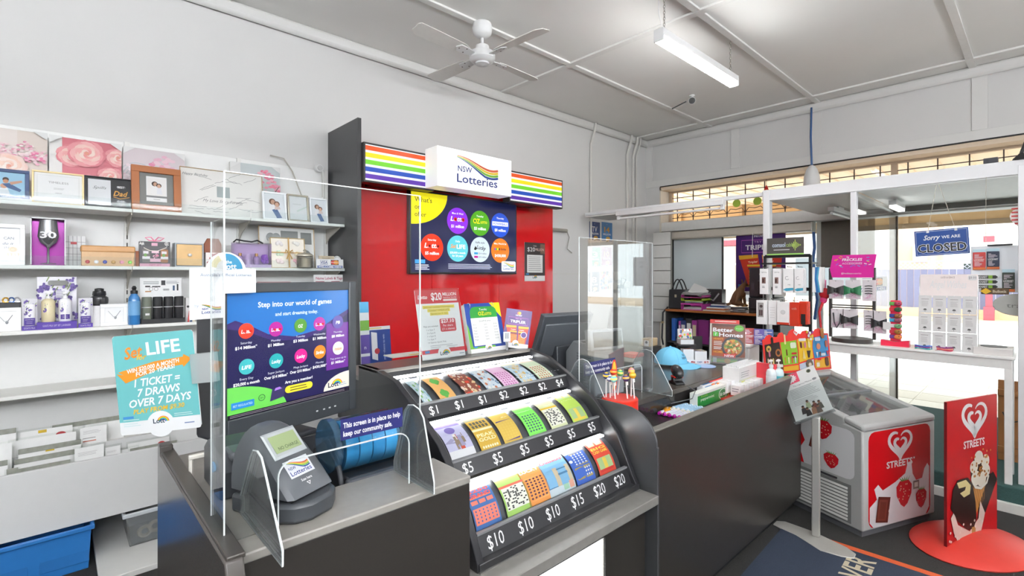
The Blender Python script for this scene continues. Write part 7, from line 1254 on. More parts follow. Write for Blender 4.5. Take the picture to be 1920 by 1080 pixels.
for a in (('white cable pack on the upper hooks beside the white post', .16, .62, .075, .235, pa, 'upper row accessory packs'), ('white earphone pack second along the upper hooks', .05, .62, .07, .235, pa, 'upper row accessory packs'), ('pale blue charger pack third along the upper hooks', -.045, .62, .085, .215, pb, 'upper row accessory packs'), ('pale blue charger pack beside the rack upright', -.13, .62, .07, .215, pb, 'upper row accessory packs'), ('blue swoosh screen protector pack outside the rack upright', -.25, .63, .075, .22, pc, 'upper row accessory packs', -.02),
          ('earbud pack at the near end of the lower hooks', .17, .33, .085, .22, pd, 'lower row accessory packs', -.14), ('plain white pack beside the earbuds on the lower hooks', .08, .33, .07, .22, lambda P, W, H: P.lines(W*.2, W*.8, H*.7, 5, H*.1, H*.01, '#c9c4c4', .1), 'lower row accessory packs', -.12), ('white adaptor box with orange edging on the lower hooks', -.015, .32, .1, .2, lambda P, W, H: P.rect(0, 0, W, H*.1, '#e2452a').circ(W*.5, H*.55, W*.2, '#e2e2e2').circ(W*.5, H*.55, W*.16, '#f4f4f4'), 'lower row accessory packs', -.14),
          ('orange red adaptor box on the lower hooks', -.1, .32, .075, .21, lambda P, W, H: P.rect(0, 0, W, H, '#dd3a1e').text('usb', W*.5, H*.7, H*.1, '#f4c8b8'), 'lower row accessory packs', -.12, '#dd3a1e'), ('second orange red adaptor box nearer the upright', -.165, .33, .06, .2, lambda P, W, H: P.rect(0, 0, W, H, '#d83818').rect(W*.2, 0, W*.8, H*.45, '#2a2a2c'), 'lower row accessory packs', -.1, '#d83818')): acc(*a)
# hair accessory stand
yb = onT(1597, 4.92); t = thing('hair_rack', 'dark rack with a magenta FRECKLES header and hair bows', 'rack', (4.92, yb, TZ)); wr = .155; dkb = mat('#3a3634', .4)
MB().lathe([(.14, 0), (.145, .004), (.145, .03), (.14, .034), (.01, .034)], 32).build('round_base', dkb, t, smooth=True)
for y in (-wr, wr): BOX('upright', dkb, t, -.01, .02, y-.011, y+.011, .03, .62, bevel=.002)
for z in (.6, .31, .29): BOX('cross_rail', dkb, t, -.008, .012, -wr, wr, z-.01, z)
mg = mat('#c8148c', .4); MB().prism([(wr-.015, .54), (-wr+.0, .54), (-wr+.0, .61), (-wr-.02, .73), (wr-.02, .73), (wr, .61)], -.018, -.012, 'x').build('header_card', mg, t)
P = Print(100, 60); q = random.Random(8)
for i in range(20):
    x, y, a = q.uniform(8, 92), q.uniform(28, 57), q.uniform(-.8, .8)
    if 28 < x < 76 and 34 < y < 54: continue
    P.stroke([(x-3, y-3*a), (x+3, y+3*a)], 2, ('#f2c23a', '#5ab0e0', '#ffffff', '#8a6ad0')[i % 4])
P.text('FRECKLES', 52, 44, 7, '#ffffff', w=46, bold=.05, shear=.15).text('ACCESSORIES', 52, 35, 5, '#f6d0ea', w=46, bold=.02).text('@frecklesaccessories', 50, 9, 4.5, '#ffffff', w=46); P.build('header_print', t, (-.0185, wr, .54), (0, -2*wr, 0), (0, 0, .19))
def hcard(label, y, z, w, h, kind, c, g='hair accessory cards', x=-.06):
    o = thing('hair_card', label, 'hair accessory', (4.92+x, yb+y, TZ+z-h), group=g)
    for i in range(3): BOX('card', mat('#f0e6ea', .5), o, i*.012, i*.012+.002, -w/2, w/2, 0, h)
    P = Print(40, 40*h/w, '#f2eaee'); q = random.Random(label); [P.stroke([(q.uniform(2, 38), q.uniform(1, P.H*.38)), (q.uniform(2, 38), q.uniform(1, P.H*.38))], .8, q.choice(('#d86ab0', '#e8a8cc'))) for _ in range(14)]; P.build('card_print', o, (-.0004, w/2, 0), (0, -w, 0), (0, 0, h)); MB().tube([(.06, 0, h-.01), (-.02, 0, h-.008)], .0025, 4).build('hook', black, o); m = mat(c, .5)
    if kind == 'bow':
        for s in (-1, 1): MB().grid(lambda u, v, s=s: (-.012-.012*math.sin(u*3.14), s*u*w*.62, h*.45+(v-.5)*(.03+u*.05)+.008*math.sin(v*9)), 5, 5).build('bow_loop', m, o, smooth=True, fixn=False)
        MB().ball((-.016, 0, h*.45), (.012, .014, .02), 8, 6).build('bow_knot', m, o, smooth=True)
    elif kind == 'clips': [MB().tube([(-.004, -w*.3, h*(.35+.12*i)), (-.008, 0, h*(.37+.12*i)), (-.004, w*.3, h*(.35+.12*i))], .003, 5).build('clip', m, o) for i in range(4)]
    elif kind == 'band': MB().tube([(-.01, w*.3, h*.8), (-.014, w*.2, h*.3), (-.02, 0, -.0), (-.014, -w*.25, h*.3), (-.01, -w*.3, h*.75)], .005, 6).build('band', m, o)
for a in (('black hair bow on a pink card in the upper row', .1, .52, .1, .16, 'bow', '#2c2c2c'), ('green hair bow on a pink card in the upper row', -.02, .52, .1, .16, 'bow', '#1f6a42'), ('card of black hair clips at the window side of the upper row', -.13, .52, .085, .17, 'clips', '#26262a'), ('black ribbon band on a pink card in the lower row', .09, .275, .09, .16, 'band', '#26262a'), ('second black ribbon card in the lower row', 0, .275, .1, .16, 'bow', '#2a2a2a'), ('stack of pink hair cards outside the rack in the lower row', -.13, .275, .07, .17, 'clips', '#2a2a2c'), ('pink hair card with a black bow at the window end', -.2, .27, .085, .18, 'bow', '#2a2a2c')): hcard(*a)
t = thing('red_hair_bow', 'red hair bow with trailing ribbon on the side of the dark hair rack', 'hair accessory', (4.93, yb+.2, TZ+.4)); m = mat('#c8202a', .5)
MB().ball((0, 0, 0), (.03, .045, .05), 10, 7).build('bow_loop', m, t, smooth=True); MB().ball((0, .01, -.05), (.02, .03, .04), 9, 6).build('bow_loop', mat('#d23a78', .5), t, smooth=True); MB().tube([(0, 0, -.03), (-.01, .04, -.16), (0, .03, -.3)], [.012, .01, .008], 6).build('ribbon_tail', m, t); BOX('pink_card', mat('#e88ab4', .5), t, .0, .003, -.01, .06, .05, .12)
MB().tube([(0, -.03, .02), (.02, -.05, .0)], .006, 5).build('tie', m, t)
# slap band stand
yb = onT(1679, 4.88); t = thing('band_stand', 'bright pink red stand wrapped with childrens slap bands', 'stand', (4.88, yb, TZ)); pk = mat('#e0264a', .4)
MB().prism([(-.09, 0), (.09, 0), (.09, .045), (.0, .035), (-.09, .05)], -.03, .03, 'x', Matrix.Identity(4)).build('stand_base', pk, t); BOX('column', pk, t, -.02, .02, -.035, .03, .04, .36, bevel=.006)
for i, (z, c, c2) in enumerate(((.335, '#5aa04a', '#b03a5a'), (.29, '#c8323a', '#2f5a3a'), (.24, '#2f3f8a', '#8a5a30'), (.205, '#3aa4c8', '#8a4a5a'), (.16, '#f0eef0', '#6a9a6a'), (.115, '#d23048', '#9a6a2a'), (.075, '#7a4a9a', '#d87a3a'))):
    o = thing('slap_band', ('green', 'red striped', 'dark blue', 'light blue', 'white', 'crimson', 'purple')[i]+' animal slap band wrapped around the pink red stand', 'toy', (4.88, yb, TZ+z), group='slap bands on the pink stand'); BOX('band', mat(c, .4), o, -.026, .022, -.04, .036, -.014, .014, bevel=.004); MB().ball((-.034, -.022, 0), (.014, .026, .019), 10, 7).build('animal_face', mat(c2, .5), o, smooth=True); MB().ball((-.046, -.03, .006), .004, 6, 5).build('eye', black, o)
t.name = 'band_stand'; BOX('paper_tag', pwhite, t, -.06, -.058, .02, .07, .13, .19)
# angel card rack
ya, yb2 = onT(1722, 4.84), onT(1832, 4.84); yc = (ya+yb2)/2; t = thing('gift_card_rack', 'wire rack of white gift cards under a pale pink header by the window', 'rack', (4.86, yc, TZ)); wr = (ya-yb2)/2; wire = mat('#d9d9d9', .3, metal=.6)
for y in (-wr, wr): MB().tube([(-.02, y, 0), (-.01, y, .1), (.05, y, .55), (.1, y, 0)], .003, 6).build('wire_leg', wire, t)
MB().tube([(-.02, -wr, .01), (-.02, wr, .01)], .003, 5).build('wire_rail', wire, t)
for z in (.38, .24, .1): MB().tube([(.04*z/.4, -wr, z+.02), (.04*z/.4, wr, z+.02)], .003, 5).build('wire_rail', wire, t)
BOX('header_board', mat('#efe3e0', .5), t, .035, .039, -wr, wr*.98, .39, .565); Print(100, 36).text('LUCK & GRACE', 50, 30, 3, '#a08a84', w=24).text('Angel Wishes', 50, 15, 12, '#ffffff', w=64, shear=.3).rrect(84, 27, 99, 35, 3, '#f7f5f4').text('$9.99', 91.5, 29, 4, '#8a8486', w=12).build('header_print', t, (.0345, wr, .39), (0, -2*wr, 0), (0, 0, .175))
for r_ in range(3):
    for c_ in range(4):
        o = thing('gift_card', 'white gift card with a small tree, %s row, %s from the band stand' % (('top', 'middle', 'bottom')[r_], ('first', 'second', 'third', 'last')[c_]), 'card', (4.86-.035+.012*(2-r_)*0+.004*c_-.012*r_, yc+wr*(.75-.5*c_), TZ+.275-.135*r_+.0), rot=(0, math.radians(6+(c_ == 3)*3), math.radians((c_-1.5)*-2)), group='white gift cards on the wire rack'); w_ = wr*.46
        for i in range(2): BOX('card_sheet', mat('#cfcecd', .5), o, i*.005, i*.005+.003, -w_/2, w_/2, 0, .132)
        P = Print(40, 44).lines(8, 32, 34, 1, 3, 1.6, '#b0aaaa', .2).lines(9, 31, 29, 6, 2.4, .7, '#b9b5b5', .2).poly([(14, 7), (26, 7), (23, 11), (17, 11)], '#5a5a58').rect(19.5, 3, 20.5, 8, '#5a5a58'); P.build('card_print', o, (-.0005, w_/2, 0), (0, -w_, 0), (0, 0, .132)); MB().tube([(.03, 0, .128), (-.01, 0, .134)], .002, 4).build('hook', wire, o)
for k, (px, c) in enumerate(((1732, ('#3aa0a4', '#8a3a8a', '#3f6ac0')), (1771, ('#c23a52', '#e08a7a', '#8a3a7a')))):
    o = thing('woven_bracelet', ('teal and purple woven bracelet lying on the window table', 'red and pink woven bracelet lying on the window table')[k], 'bracelet', (4.82, onT(px, 4.82), TZ+.012))
    for i in range(3): MB().tube([(.02*math.cos(q_), .05*math.sin(q_), .009*i-.004+.003*math.sin(3*q_+i)) for q_ in [j*math.pi/8 for j in range(16)]], .0055, 6, closed=True).build('strand', mat(c[i], .6, var=.5, scale=70), o, smooth=True)
yv = onT(1863, 4.9); t = thing('stone_box', 'white boxed gift with a dark oval stone picture at the table end', 'box', (4.92, yv, TZ)); BOX('carton', mat('#d8d3d0', .5, var=.1, scale=8), t, -.12, .1, -.1, .1, 0, .05, bevel=.003); MB().lathe([(.002, .0505), (.07, .0505), (.07, .054), (.002, .056)], 24, sx=1.1).build('oval_picture', mat('#5a595b', .5, var=.2), t, smooth=True)
# things on the glass and hung from the beam
cs = thing('card_payment_sign', 'white card payment sign stuck on the glass behind the hair rack', 'sign', (5.68, 1.135, onX(1640, 545, 5.6).z-.02)); xw = .2; a_, b_ = onY(1608, 540, 1.13), onY(1663, 540, 1.13); cs.location = ((a_.x+b_.x)/2, 1.13, onY(1640, 546, 1.13).z); xw = b_.x-a_.x; BOX('sticker_sheet', pwhite, cs, -xw/2, xw/2, 0, .002, 0, .14); cardsign(cs, xw, .14)
a_, b_ = onX(1717, 450, 5.06), onX(1819, 450, 5.06); t = thing('closed_sign', 'blue hanging sign reading Sorry WE ARE CLOSED', 'sign', (5.06, (a_.y+b_.y)/2, onX(1768, 478, 5.06).z), rot=(math.radians(-3), 0, 0)); w_ = a_.y-b_.y; h_ = .2
BOX('sign_board', mat('#1f4f9e', .35), t, 0, .006, -w_/2, w_/2, 0, h_, bevel=.002); P = Print(100, 100*h_/w_, '#1f4f9e'); H = P.H
P.stroke([(3, 3), (97, 3), (97, H-3), (3, H-3)], 1, '#e8eef6', True).text('Sorry', 33, H*.62, 12, '#ffffff', w=32, shear=.35, bold=.03).text('WE ARE', 68, H*.64, 7, '#ffffff', w=34, bold=.05)
for ox, oy in ((-1.1, 0), (1.1, 0), (0, 1.1), (0, -1.1), (.8, .8), (-.8, -.8), (.8, -.8), (-.8, .8)): P.text('CLOSED', 50+ox, H*.138+oy, 20, '#f4f6fa', w=90, bold=.02)
P.text('CLOSED', 50, H*.138, 20, '#232326', w=90, bold=.02)
P.build('sign_print', t, (-.0005, w_/2, 0), (0, -w_, 0), (0, 0, h_)); hz_ = 2.33-t.location.z
for y in (-w_*.28, w_*.24): MB().tube([(0, y, h_-.015), (.02, y*.1, hz_-.02)], .0025, 4).build('cord', mat('#b9b2a4', .6), t); BOX('cord_eye', pwhite, t, -.002, .008, y-.008, y+.008, h_-.02, h_-.004)
a_ = onX(1820, 500, 5.0); t = thing('magnet_board', 'white magnet board with LOCKHART souvenir magnets and black handwriting', 'whiteboard', (5.0, a_.y-.28, onX(1822, 547, 5.0).z)); hb = .335; BOX('board', mat('#e6eaee', .25, var=.01), t, 0, .01, -.28, .28, 0, hb, bevel=.004); MB().cyl((-.01, .19, hb+.004), (-.01, .06, hb+.006), .006, n=8).build('marker_pen', mat('#3a3a3e', .4), t)
Print(100, 60).text('Lockhart', 66, 47, 6, '#3a3e44', w=36).text('Magnets', 66, 38, 6, '#3a3e44', w=34).text('Only $4', 62, 29, 6, '#3a3e44', w=28).ring(72, 22, 3, 3.6, '#3a3e44').build('handwriting', t, (-.0004, .28, 0), (0, -.56, 0), (0, 0, hb)); tz = hb+.32
for y in (-.2, .2): MB().tube([(.004, y, hb), (.06, y, 2.33-t.location.z)], .002, 4).build('cord', mat('#b9b2a4', .6), t)
def magnet(label, px0, px1, y0_, y1_, c, base='#c96a34', arrow=False):
    a, b = onX(px0, y1_, 4.99), onX(px1, y1_, 4.99); zt, zb = onX(px0, y0_, 4.99).z, a.z; o = thing('souvenir_magnet', label, 'magnet', (4.99, (a.y+b.y)/2, zb), group='souvenir magnets on the white board'); w = a.y-b.y; h = zt-zb
    if arrow:
        MB().prism([(w/2, 0), (-w*.3, 0), (-w/2, h/2), (-w*.3, h), (w/2, h)], .0, .008, 'x').build('magnet_body', mat('#f4f4f2', .3), o); Print(100, 20).poly([(1, 2), (88, 2), (97, 10), (88, 18), (1, 18)], '#1c1c1e').rect(60, 2, 76, 18, '#8fc03a').text('LOCKHART', 30, 5, 10, '#ffffff', w=54, bold=.04).build('magnet_print', o, (-.0005, w/2, 0), (0, -w, 0), (0, 0, h)); return
    BOX('magnet_body', mat(c, .35), o, 0, .008, -w/2, w/2, h*.12, h*.86, bevel=.004); BOX('header_film', mat('#bcd8e2', .3), o, 0, .006, -w/2, w/2, h*.86, h); BOX('wood_base', mat(base, .5), o, 0, .01, -w/2, w/2, 0, h*.12, bevel=.002); P = Print(40, 50); souv(P, 40, 50, c); P.build('magnet_print', o, (-.0012, w*.46, h*.14), (0, -w*.92, 0), (0, 0, h*.68))
magnet('red LOCKHART magnet at the top of the white board', 1824, 1848, 468, 506, '#d2403e'); magnet('navy LOCKHART magnet beside the red magnet', 1850, 1874, 466, 505, '#2c3550'); magnet('dark green LOCKHART magnet low on the white board', 1879, 1903, 505, 547, '#39443c'); magnet('purple LOCKHART magnet at the outer edge of the white board', 1910, 1934, 510, 546, '#5a46a0')
for i in range(3): magnet('black LOCKHART arrow magnet on the white board, %s of three' % ('topmost', 'middle', 'lowest')[i], 1824, 1873, 515.5+9*i, 523+9*i, '#1c1c1e', arrow=True)
a_ = onX(1866, 545, 4.97); t = thing('road_sign_magnet', 'brown sign magnet with a yellow diamond below the arrow magnets', 'magnet', (4.985, a_.y, onX(1866, 552, 4.985).z)); BOX('plate', mat('#5a4326', .4), t, 0, .008, -.07, .075, 0, .045, bevel=.008); MB().prism([(.02, .022), (.05, .045), (.08, .022), (.05, 0)], -.002, .0, 'x').build('diamond', mat('#e6b82a', .4), t); Print(40, 14).text('Bullock', 20, 4, 6, '#f0e4c8', w=34, bold=.03).build('plate_print', t, (-.0006, .02, 0), (0, -.085, 0), (0, 0, .045))
t = thing('oval_wire_sign', 'grey oval hanging plaque at the outer edge of the window', 'sign', (4.96, onX(1915, 572, 4.96).y, onX(1915, 572, 4.96).z)); MB().lathe([(.002, -.004), (.14, -.004), (.145, 0), (.14, .004), (.002, .004)], 32, sy=1, sx=.55).build('plaque', mat('#b9bab4', .5), t, smooth=True).matrix_local = Matrix.Rotation(math.pi/2, 4, 'Y'); Print(60, 24).text('traxi', 26, 6, 10, '#8a8b86', w=36).build('plaque_print', t, (-.0055, .1, -.04), (0, -.2, 0), (0, 0, .08)); MB().tube([(0, 0, .07), (.1, 0, .6)], .002, 4).build('cord', wire, t)
a_ = onX(1920, 411, 4.9); t = thing('striped_heart', 'red and white striped hanging heart at the edge of the window', 'ornament', (4.9, a_.y-.015, a_.z)); H_ = [(.085*math.sin(q)**3, .1*(13*math.cos(q)-5*math.cos(2*q)-2*math.cos(3*q)-math.cos(4*q))/16) for q in [i*math.pi/16 for i in range(32)]]
MB().prism(H_, -.004, .004, 'x').build('heart_body', mat('#f2ece8', .5), t)
for i in range(7): z = -.085+i*.026; hw = .08 if z > -.02 else .08*(.1+z)/.085; BOX('red_stripe', mat('#d2484a', .5), t, -.0055, -.004, -max(.01, hw*.95), max(.01, hw*.95), z, z+.011)
MB().tube([(0, 0, .08), (.2, 0, .5)], .002, 4).build('cord', wire, t)
t = thing('timber_panel', 'varnished timber door panel beyond the display table', 'door panel', (5.4, onX(1901, 800, 5.4).y, .17)); wb = mat('#8f5f33', .45, var=.3, scale=5)
for i in range(3): BOX('board', wb, t, 0, .03, -.09+i*.06, -.09+i*.06+.057, 0, .62, bevel=.003)
for z in (.06, .5): BOX('cross_rail', wb, t, -.02, 0, -.09, .088, z, z+.05, bevel=.003)
MB().tube([(-.03, .06, .38), (-.03, .03, .3), (-.03, -.04, .33)], .005, 5).build('latch', black, t)
# ================================================================ ice cream freezer
FR = math.radians(-21.7); U = Vector((math.cos(FR), math.sin(FR), 0)); Vv = Vector((-math.sin(FR), math.cos(FR), 0)); Ac = Vector((3.6, .755, 0)); FC = Ac+U*.35+Vv*.36
t = thing('ice_cream_freezer', 'grey chest freezer with red heart panels and a sloped glass lid', 'freezer', FC, rz=FR); fg = mat('#a3a3a1', .35, var=.04); ZFz, ZBk = .69, .86
MB().prism([(-.36, .04), (-.36, .645), (-.355, .655), (.36, .79), (.36, .04)], -.35, .35, 'x').build('cabinet', fg, t, bevel=.03, segs=3)
def sl(y): return ZFz+(y+.36)/.72*(ZBk-ZFz)
M = lambda y0, y1, x0, x1, dz0, dz1: [(x, y, sl(y)+dz) for x in (x0, x1) for y in (y0, y1) for dz in (dz0, dz1)]
def slab(name, m, x0, x1, y0, y1, d0, d1, bevel=.0): return MB().add(M(y0, y1, x0, x1, d0, d1), [(0, 1, 3, 2), (4, 6, 7, 5), (0, 4, 5, 1), (2, 3, 7, 6), (0, 2, 6, 4), (1, 5, 7, 3)]).build(name, m, t, bevel=bevel)
slab('lid_frame', fg, -.35, .35, -.365, -.24, -.045, .0, .015); slab('lid_frame', fg, -.35, -.29, -.25, .36, -.07, .0, .015); slab('lid_frame', fg, .29, .35, -.25, .36, -.07, .0, .015); slab('lid_frame', fg, -.35, .35, .31, .365, -.07, .003, .015)
slab('glass_lid', glass('#e6eceb', 1.3, .04, .12), -.29, .29, -.24, .06, -.012, -.006); slab('glass_lid', glass('#e6eceb', 1.3, .04, .12), -.29, .29, .0, .31, -.026, -.02); slab('lid_rail', mat('#6f7375', .3), -.29, .29, .0, .018, -.014, .002); slab('frost_bed', mat('#dfe3e3', .8, var=.15, scale=12, bump=.5), -.29, .29, -.24, .31, -.2, -.17)
MB().tube([(-.06, .2, sl(.2)), (-.06, .2, sl(.2)+.02), (.02, .2, sl(.2)+.02), (.02, .24, sl(.24)+.01)], .005, 6).build('lid_handle', pwhite, t)
BOX('plinth', mat('#55565a', .5), t, -.33, .33, -.34, .35, 0, .04)
def strawberry(P, x, y, r, c='#cf1f2a'):
    P.poly([(x-r*.9, y+r*.5), (x-r*.5, y+r*.9), (x+r*.5, y+r*.9), (x+r*.9, y+r*.5), (x+r*.85, y-r*.2), (x+r*.4, y-r*.9), (x, y-r*1.15), (x-r*.4, y-r*.9), (x-r*.85, y-r*.2)], c); q = random.Random(x)
    for i in range(14): P.circ(x+r*.65*q.uniform(-1, 1), y+r*.6*q.uniform(-1, 1), r*.06, '#f0c9a4', n=6)
    for a in range(5): P.poly([(x-r*.3+r*.15*a, y+r*.85), (x-r*.7+r*.35*a, y+r*1.25), (x-r*.15+r*.15*a, y+r*.9)], '#5e8f3a')
def choc(P, x, y, w, a=12):
    R = lambda u, v: (x+(u*math.cos(math.radians(a))-v*math.sin(math.radians(a)))*w, y+(u*math.sin(math.radians(a))+v*math.cos(math.radians(a)))*w)
    P.poly([R(-.5, -.8), R(.5, -.8), R(.5, .6), R(-.5, .6)], '#5a2a22').poly([R(-.4, -.7), R(.32, -.7), R(.32, .45), R(-.4, .45)], '#7a4036').poly([R(-.28, -.6), R(.2, -.6), R(.2, .32), R(-.28, .32)], '#6a342b')
def splash(P, W, H, y0):
    P.poly([(W*.08, 0), (W*.92, 0), (W*.98, H*.08), (W*.98, H*.2), (W*.98, H*(y0+.06)), (W*.95, H*(y0+.1)), (W*.9, H*(y0+.05)), (W*.86, H*(y0-.05)), (W*.76, H*(y0-.06)), (W*.7, H*(y0+.02)), (W*.68, H*(y0+.16)), (W*.62, H*(y0+.15)), (W*.58, H*(y0+.04)), (W*.42, H*(y0-.03)), (W*.22, H*(y0-.09)), (W*.15, H*(y0-.02)), (W*.09, H*(y0-.06)), (W*.13, H*(y0-.17)), (W*.02, H*(y0-.24)), (W*.02, H*.06)], '#f1eff2')
rpts = lambda w, h, r: [(cx+r*math.cos(math.radians(a+q)), cy+r*math.sin(math.radians(a+q))) for cx, cy, a in ((w-r, r, -90), (w-r, h-r, 0), (r, h-r, 90), (r, r, 180)) for q in (0, 30, 60, 90)]
P = Print(100, 100); W, H = P.W, P.H; P.poly(rpts(W, H, 9), '#d0121b'); splash(P, W, H, .46); P.heart(50, 82, 40, '#f4f2f2', '#d0121b').text('STREETS', 49, 59, 7, '#f6f4f4', w=42, bold=.024).circ(72.5, 65, 1.1, '#f6f4f4', n=10)
strawberry(P, 56, 30, 14); strawberry(P, 84, 20, 10, '#c41c2c'); P.rect(70, 31, 80, 40, '#8a7a70').rect(72, 33, 78, 38, '#efe6dc'); choc(P, 22, 19, 19, -10); P.circ(33, 14, 3, '#f4f2f4', n=10).circ(40, 7, 4, '#f4f2f4', n=10)
P.build('end_print', t, (-.3, -.3604, .05), (.6, 0, 0), (0, 0, .59), printmat(.25))
P = Print(100, 60); W, H = P.W, P.H; P.poly(rpts(W, H, 8), '#f2f1f2').poly([(0, 8), (8, 0), (45, 0), (40, 18), (46, 30), (40, 44), (30, 40), (38, 52), (34, 60), (8, 60), (0, 52)], '#cc121a'); strawberry(P, 66, 52, 12); choc(P, 58, 32, 11, -12); strawberry(P, 76, 16, 9)
P.build('side_print', t, (-.3504, .31, .33), (0, -.62, 0), (0, 0, .31), printmat(.25))
BOX('louvre_frame', mat('#6c6d6b', .5), t, -.352, -.349, -.29, .3, .06, .3)
for i in range(10): MB().add([(-.353, y, .075+i*.0215) for y in (-.27, .28)]+[(-.3575, y, .074+i*.0215) for y in (-.27, .28)]+[(-.353, y, .087+i*.0215) for y in (-.27, .28)], [(0, 1, 3, 2), (2, 3, 5, 4), (0, 2, 4), (1, 5, 3), (0, 4, 5, 1)]).build('louvre', mat('#d0d0cb', .4), t)
BOX('badge', mat('#3d3d40', .3), t, -.3525, -.35, -.2, -.08, .305, .318)
# ice cream menu board on the freezer's back edge
t = thing('ice_cream_menu', 'red edged ice cream menu board with brown green yellow and blue panels', 'sign', FC+Vv*.345+Vector((0, 0, ZBk+.004)), rot=(math.radians(-6), 0, FR)); w_ = .70; P = Print(130, 62); hN = .34
top = [(130, 52), (118, 53), (112, 60), (104, 59), (98, 53), (92, 53), (86, 58), (78, 57), (74, 53), (68, 55), (60, 61), (52, 58), (48, 52), (42, 52), (38, 57), (32, 56), (28, 51), (20, 51), (14, 55), (8, 53), (4, 49), (0, 48)]
MB().prism([(0-65, 0)]+[(65, 0)]+[(x-65, y) for x, y in top], 0, .8, 'y', Matrix.Scale(w_/130, 4)).build('board_sheet', mat('#cf2b22', .4), t)
P.poly([(3, 3), (34, 3), (35, 16), (33, 28), (31, 44), (3, 41)], '#2e1f1a').poly([(35, 11), (64, 12), (65, 30), (64, 45), (33, 43), (34, 28)], '#92c832').poly([(66, 13), (95, 18), (94, 32), (96, 46), (66, 46), (67, 30)], '#efc022').poly([(97, 17), (127, 19), (127, 50), (98, 47), (95, 33)], '#3f8fc6').poly([(35, 3), (64, 3), (64, 10), (35, 9)], '#e8ae1e').poly([(66, 3), (95, 3), (95, 16), (66, 11)], '#c9d4e6').poly([(97, 3), (127, 3), (127, 17), (97, 15)], '#e6ac2a').poly([(3, 3), (34, 3), (34, 9), (18, 13), (3, 10)], '#6a3a1e')
P.circ(10, 35, 4.5, '#d8b24a').text('M', 10, 33, 4, '#3a2a1a', bold=.04).heart(65, 55, 10, '#f4f0ee', '#cf2b22'); q = random.Random(1)
for i in range(6): P.rrect(6+i*4.6, 13, 9+i*4.6, 22, 1.4, ('#e8cfae', '#c98a4a', '#f0dc8a', '#6a3f26', '#5a3420', '#4a2c20')[i]).rect(7.2+i*4.6, 10, 7.9+i*4.6, 13, '#d8b98a')
P.rrect(9, 24, 12, 33, 1.4, '#c9708a').ring(27, 29, 3, 5.4, '#b5703a').rrect(15, 38, 19.5, 51, 2.2, '#2f1f18').rrect(42, 24, 44.5, 33, 1.2, '#7a3a26').rrect(40, 40, 43, 54, 1.4, '#f0d9a0').rrect(51, 34, 62, 42, 2, '#e9f0da').rrect(52, 25, 62, 28, 1, '#c9302c').rrect(52, 20, 62, 23, 1, '#8a2a4a')
for i in range(4): P.rrect(38+i*6.4, 13, 40.6+i*6.4, 22, 1.2, ('#c98a3a', '#e6e0a0', '#c8503a', '#cfdfe8')[i])
for i, c in enumerate(('#6a3020', '#d8808a', '#f2e2a0')): P.rrect(70+i*8, 33, 74+i*8, 42, 2, c)
P.poly([(73, 18), (79, 18), (76, 31)], '#f0dc9a').poly([(82, 29), (90, 29), (87, 19), (84, 19)], '#3a2a24').rrect(68, 43, 82, 47, 1, '#f4ecf0'); [P.circ(q.uniform(86, 97), q.uniform(44, 57), 2.2, q.choice(('#b04aa4', '#f0f0f4', '#e8c23a')), n=7) for _ in range(16)]
P.circ(85, 10, 7, '#6a5a4a', 7).circ(86, 9, 3, '#d8cbb8').rrect(113, 45, 120, 60, 3, '#a5682c').circ(120, 57, 1.8, '#f2dca8', n=8).rrect(120, 32, 125, 42, 2.2, '#b5604a').rrect(100, 42, 111, 47, 1.4, '#d4e4f0').circ(106, 34, 4.5, '#d88a6a', n=10); [P.poly([(100+i*6, 26), (104+i*6, 26), (102+i*6, 18)], c) for i, c in enumerate(('#f0e6dc', '#8a4a2a'))]; P.poly([(121, 27), (126, 27), (123.5, 19)], '#c02a44').rrect(110, 20, 119, 24, 1.4, '#e9f2f8').rrect(117, 5, 124, 18, 3, '#5a3420').rrect(101, 14, 109, 17, 1, '#d92a22').rrect(99, 5, 105, 11, 1, '#f4ecd8').rrect(26, 9, 33, 13, 1, '#f0eee8')
P.build('board_print', t, (-w_/2, -.0006, 0), (w_, 0, 0), (0, 0, 62*w_/130), printmat(.35))
# ================================================================ red pavement sign and paper stand
p0 = onZ(1773, 1030, 0.03); p1v = Vector((4.31, .184, 0)); u = (p1v-Vector((p0.x, p0.y, 0))).normalized(); c = Vector((p0.x, p0.y, 0))+u*.26; rz = math.atan2(u.y, u.x)
t = thing('ice_cream_sign', 'red upright ice cream sign on a domed red oval base', 'sign', c, rz=rz); rdb = mat('#cc3a30', .45, var=.05)
vsn = [(.36*s, .0) for s in (1,)]
MB().lathe([(.36, 0), (.365, .008), (.35, .018), (.25, .05), (.12, .075), (.01, .082)], 40, sx=1.0, sy=.72).build('domed_base', rdb, t, smooth=True); BOX('sign_board', mat('#b8151c', .4), t, -.26, .26, -.006, .006, .03, .875, bevel=.001)
P = Print(52, 84); W, H = P.W, P.H; P.rect(0, 0, W, H, '#c4161e').heart(28, 71, 27, '#f3f0ef', '#c4161e').text('STREETS', 27.5, 55, 4.4, '#f6f3f2', w=22, bold=.06)
P.poly([(30, 8), (38, 12), (52, 32), (48, 37), (40, 36), (32, 20)], '#2a1714').poly([(25, 33), (41, 33), (30, 15)], '#c98d48'); [P.stroke([(26+i*3, 33), (33+i*1.2, 18+i)], .5, '#a36a2c') for i in range(5)]
P.circ(33, 40, 9.5, '#4a2a20', 10); [P.circ(33+a, 40+b, r, '#f4ead8', r*.9, 14) for a, b, r in ((-1, 8, 4.6), (6, 5, 4.4), (-6, 3, 4.2), (6.5, -1, 4.6), (-4, -4, 5), (2, -5.5, 4.8))]; q = random.Random(4); [P.circ(33+q.uniform(-9, 9), 40+q.uniform(-4, 10), .8, '#c9823c', n=6) for _ in range(30)]
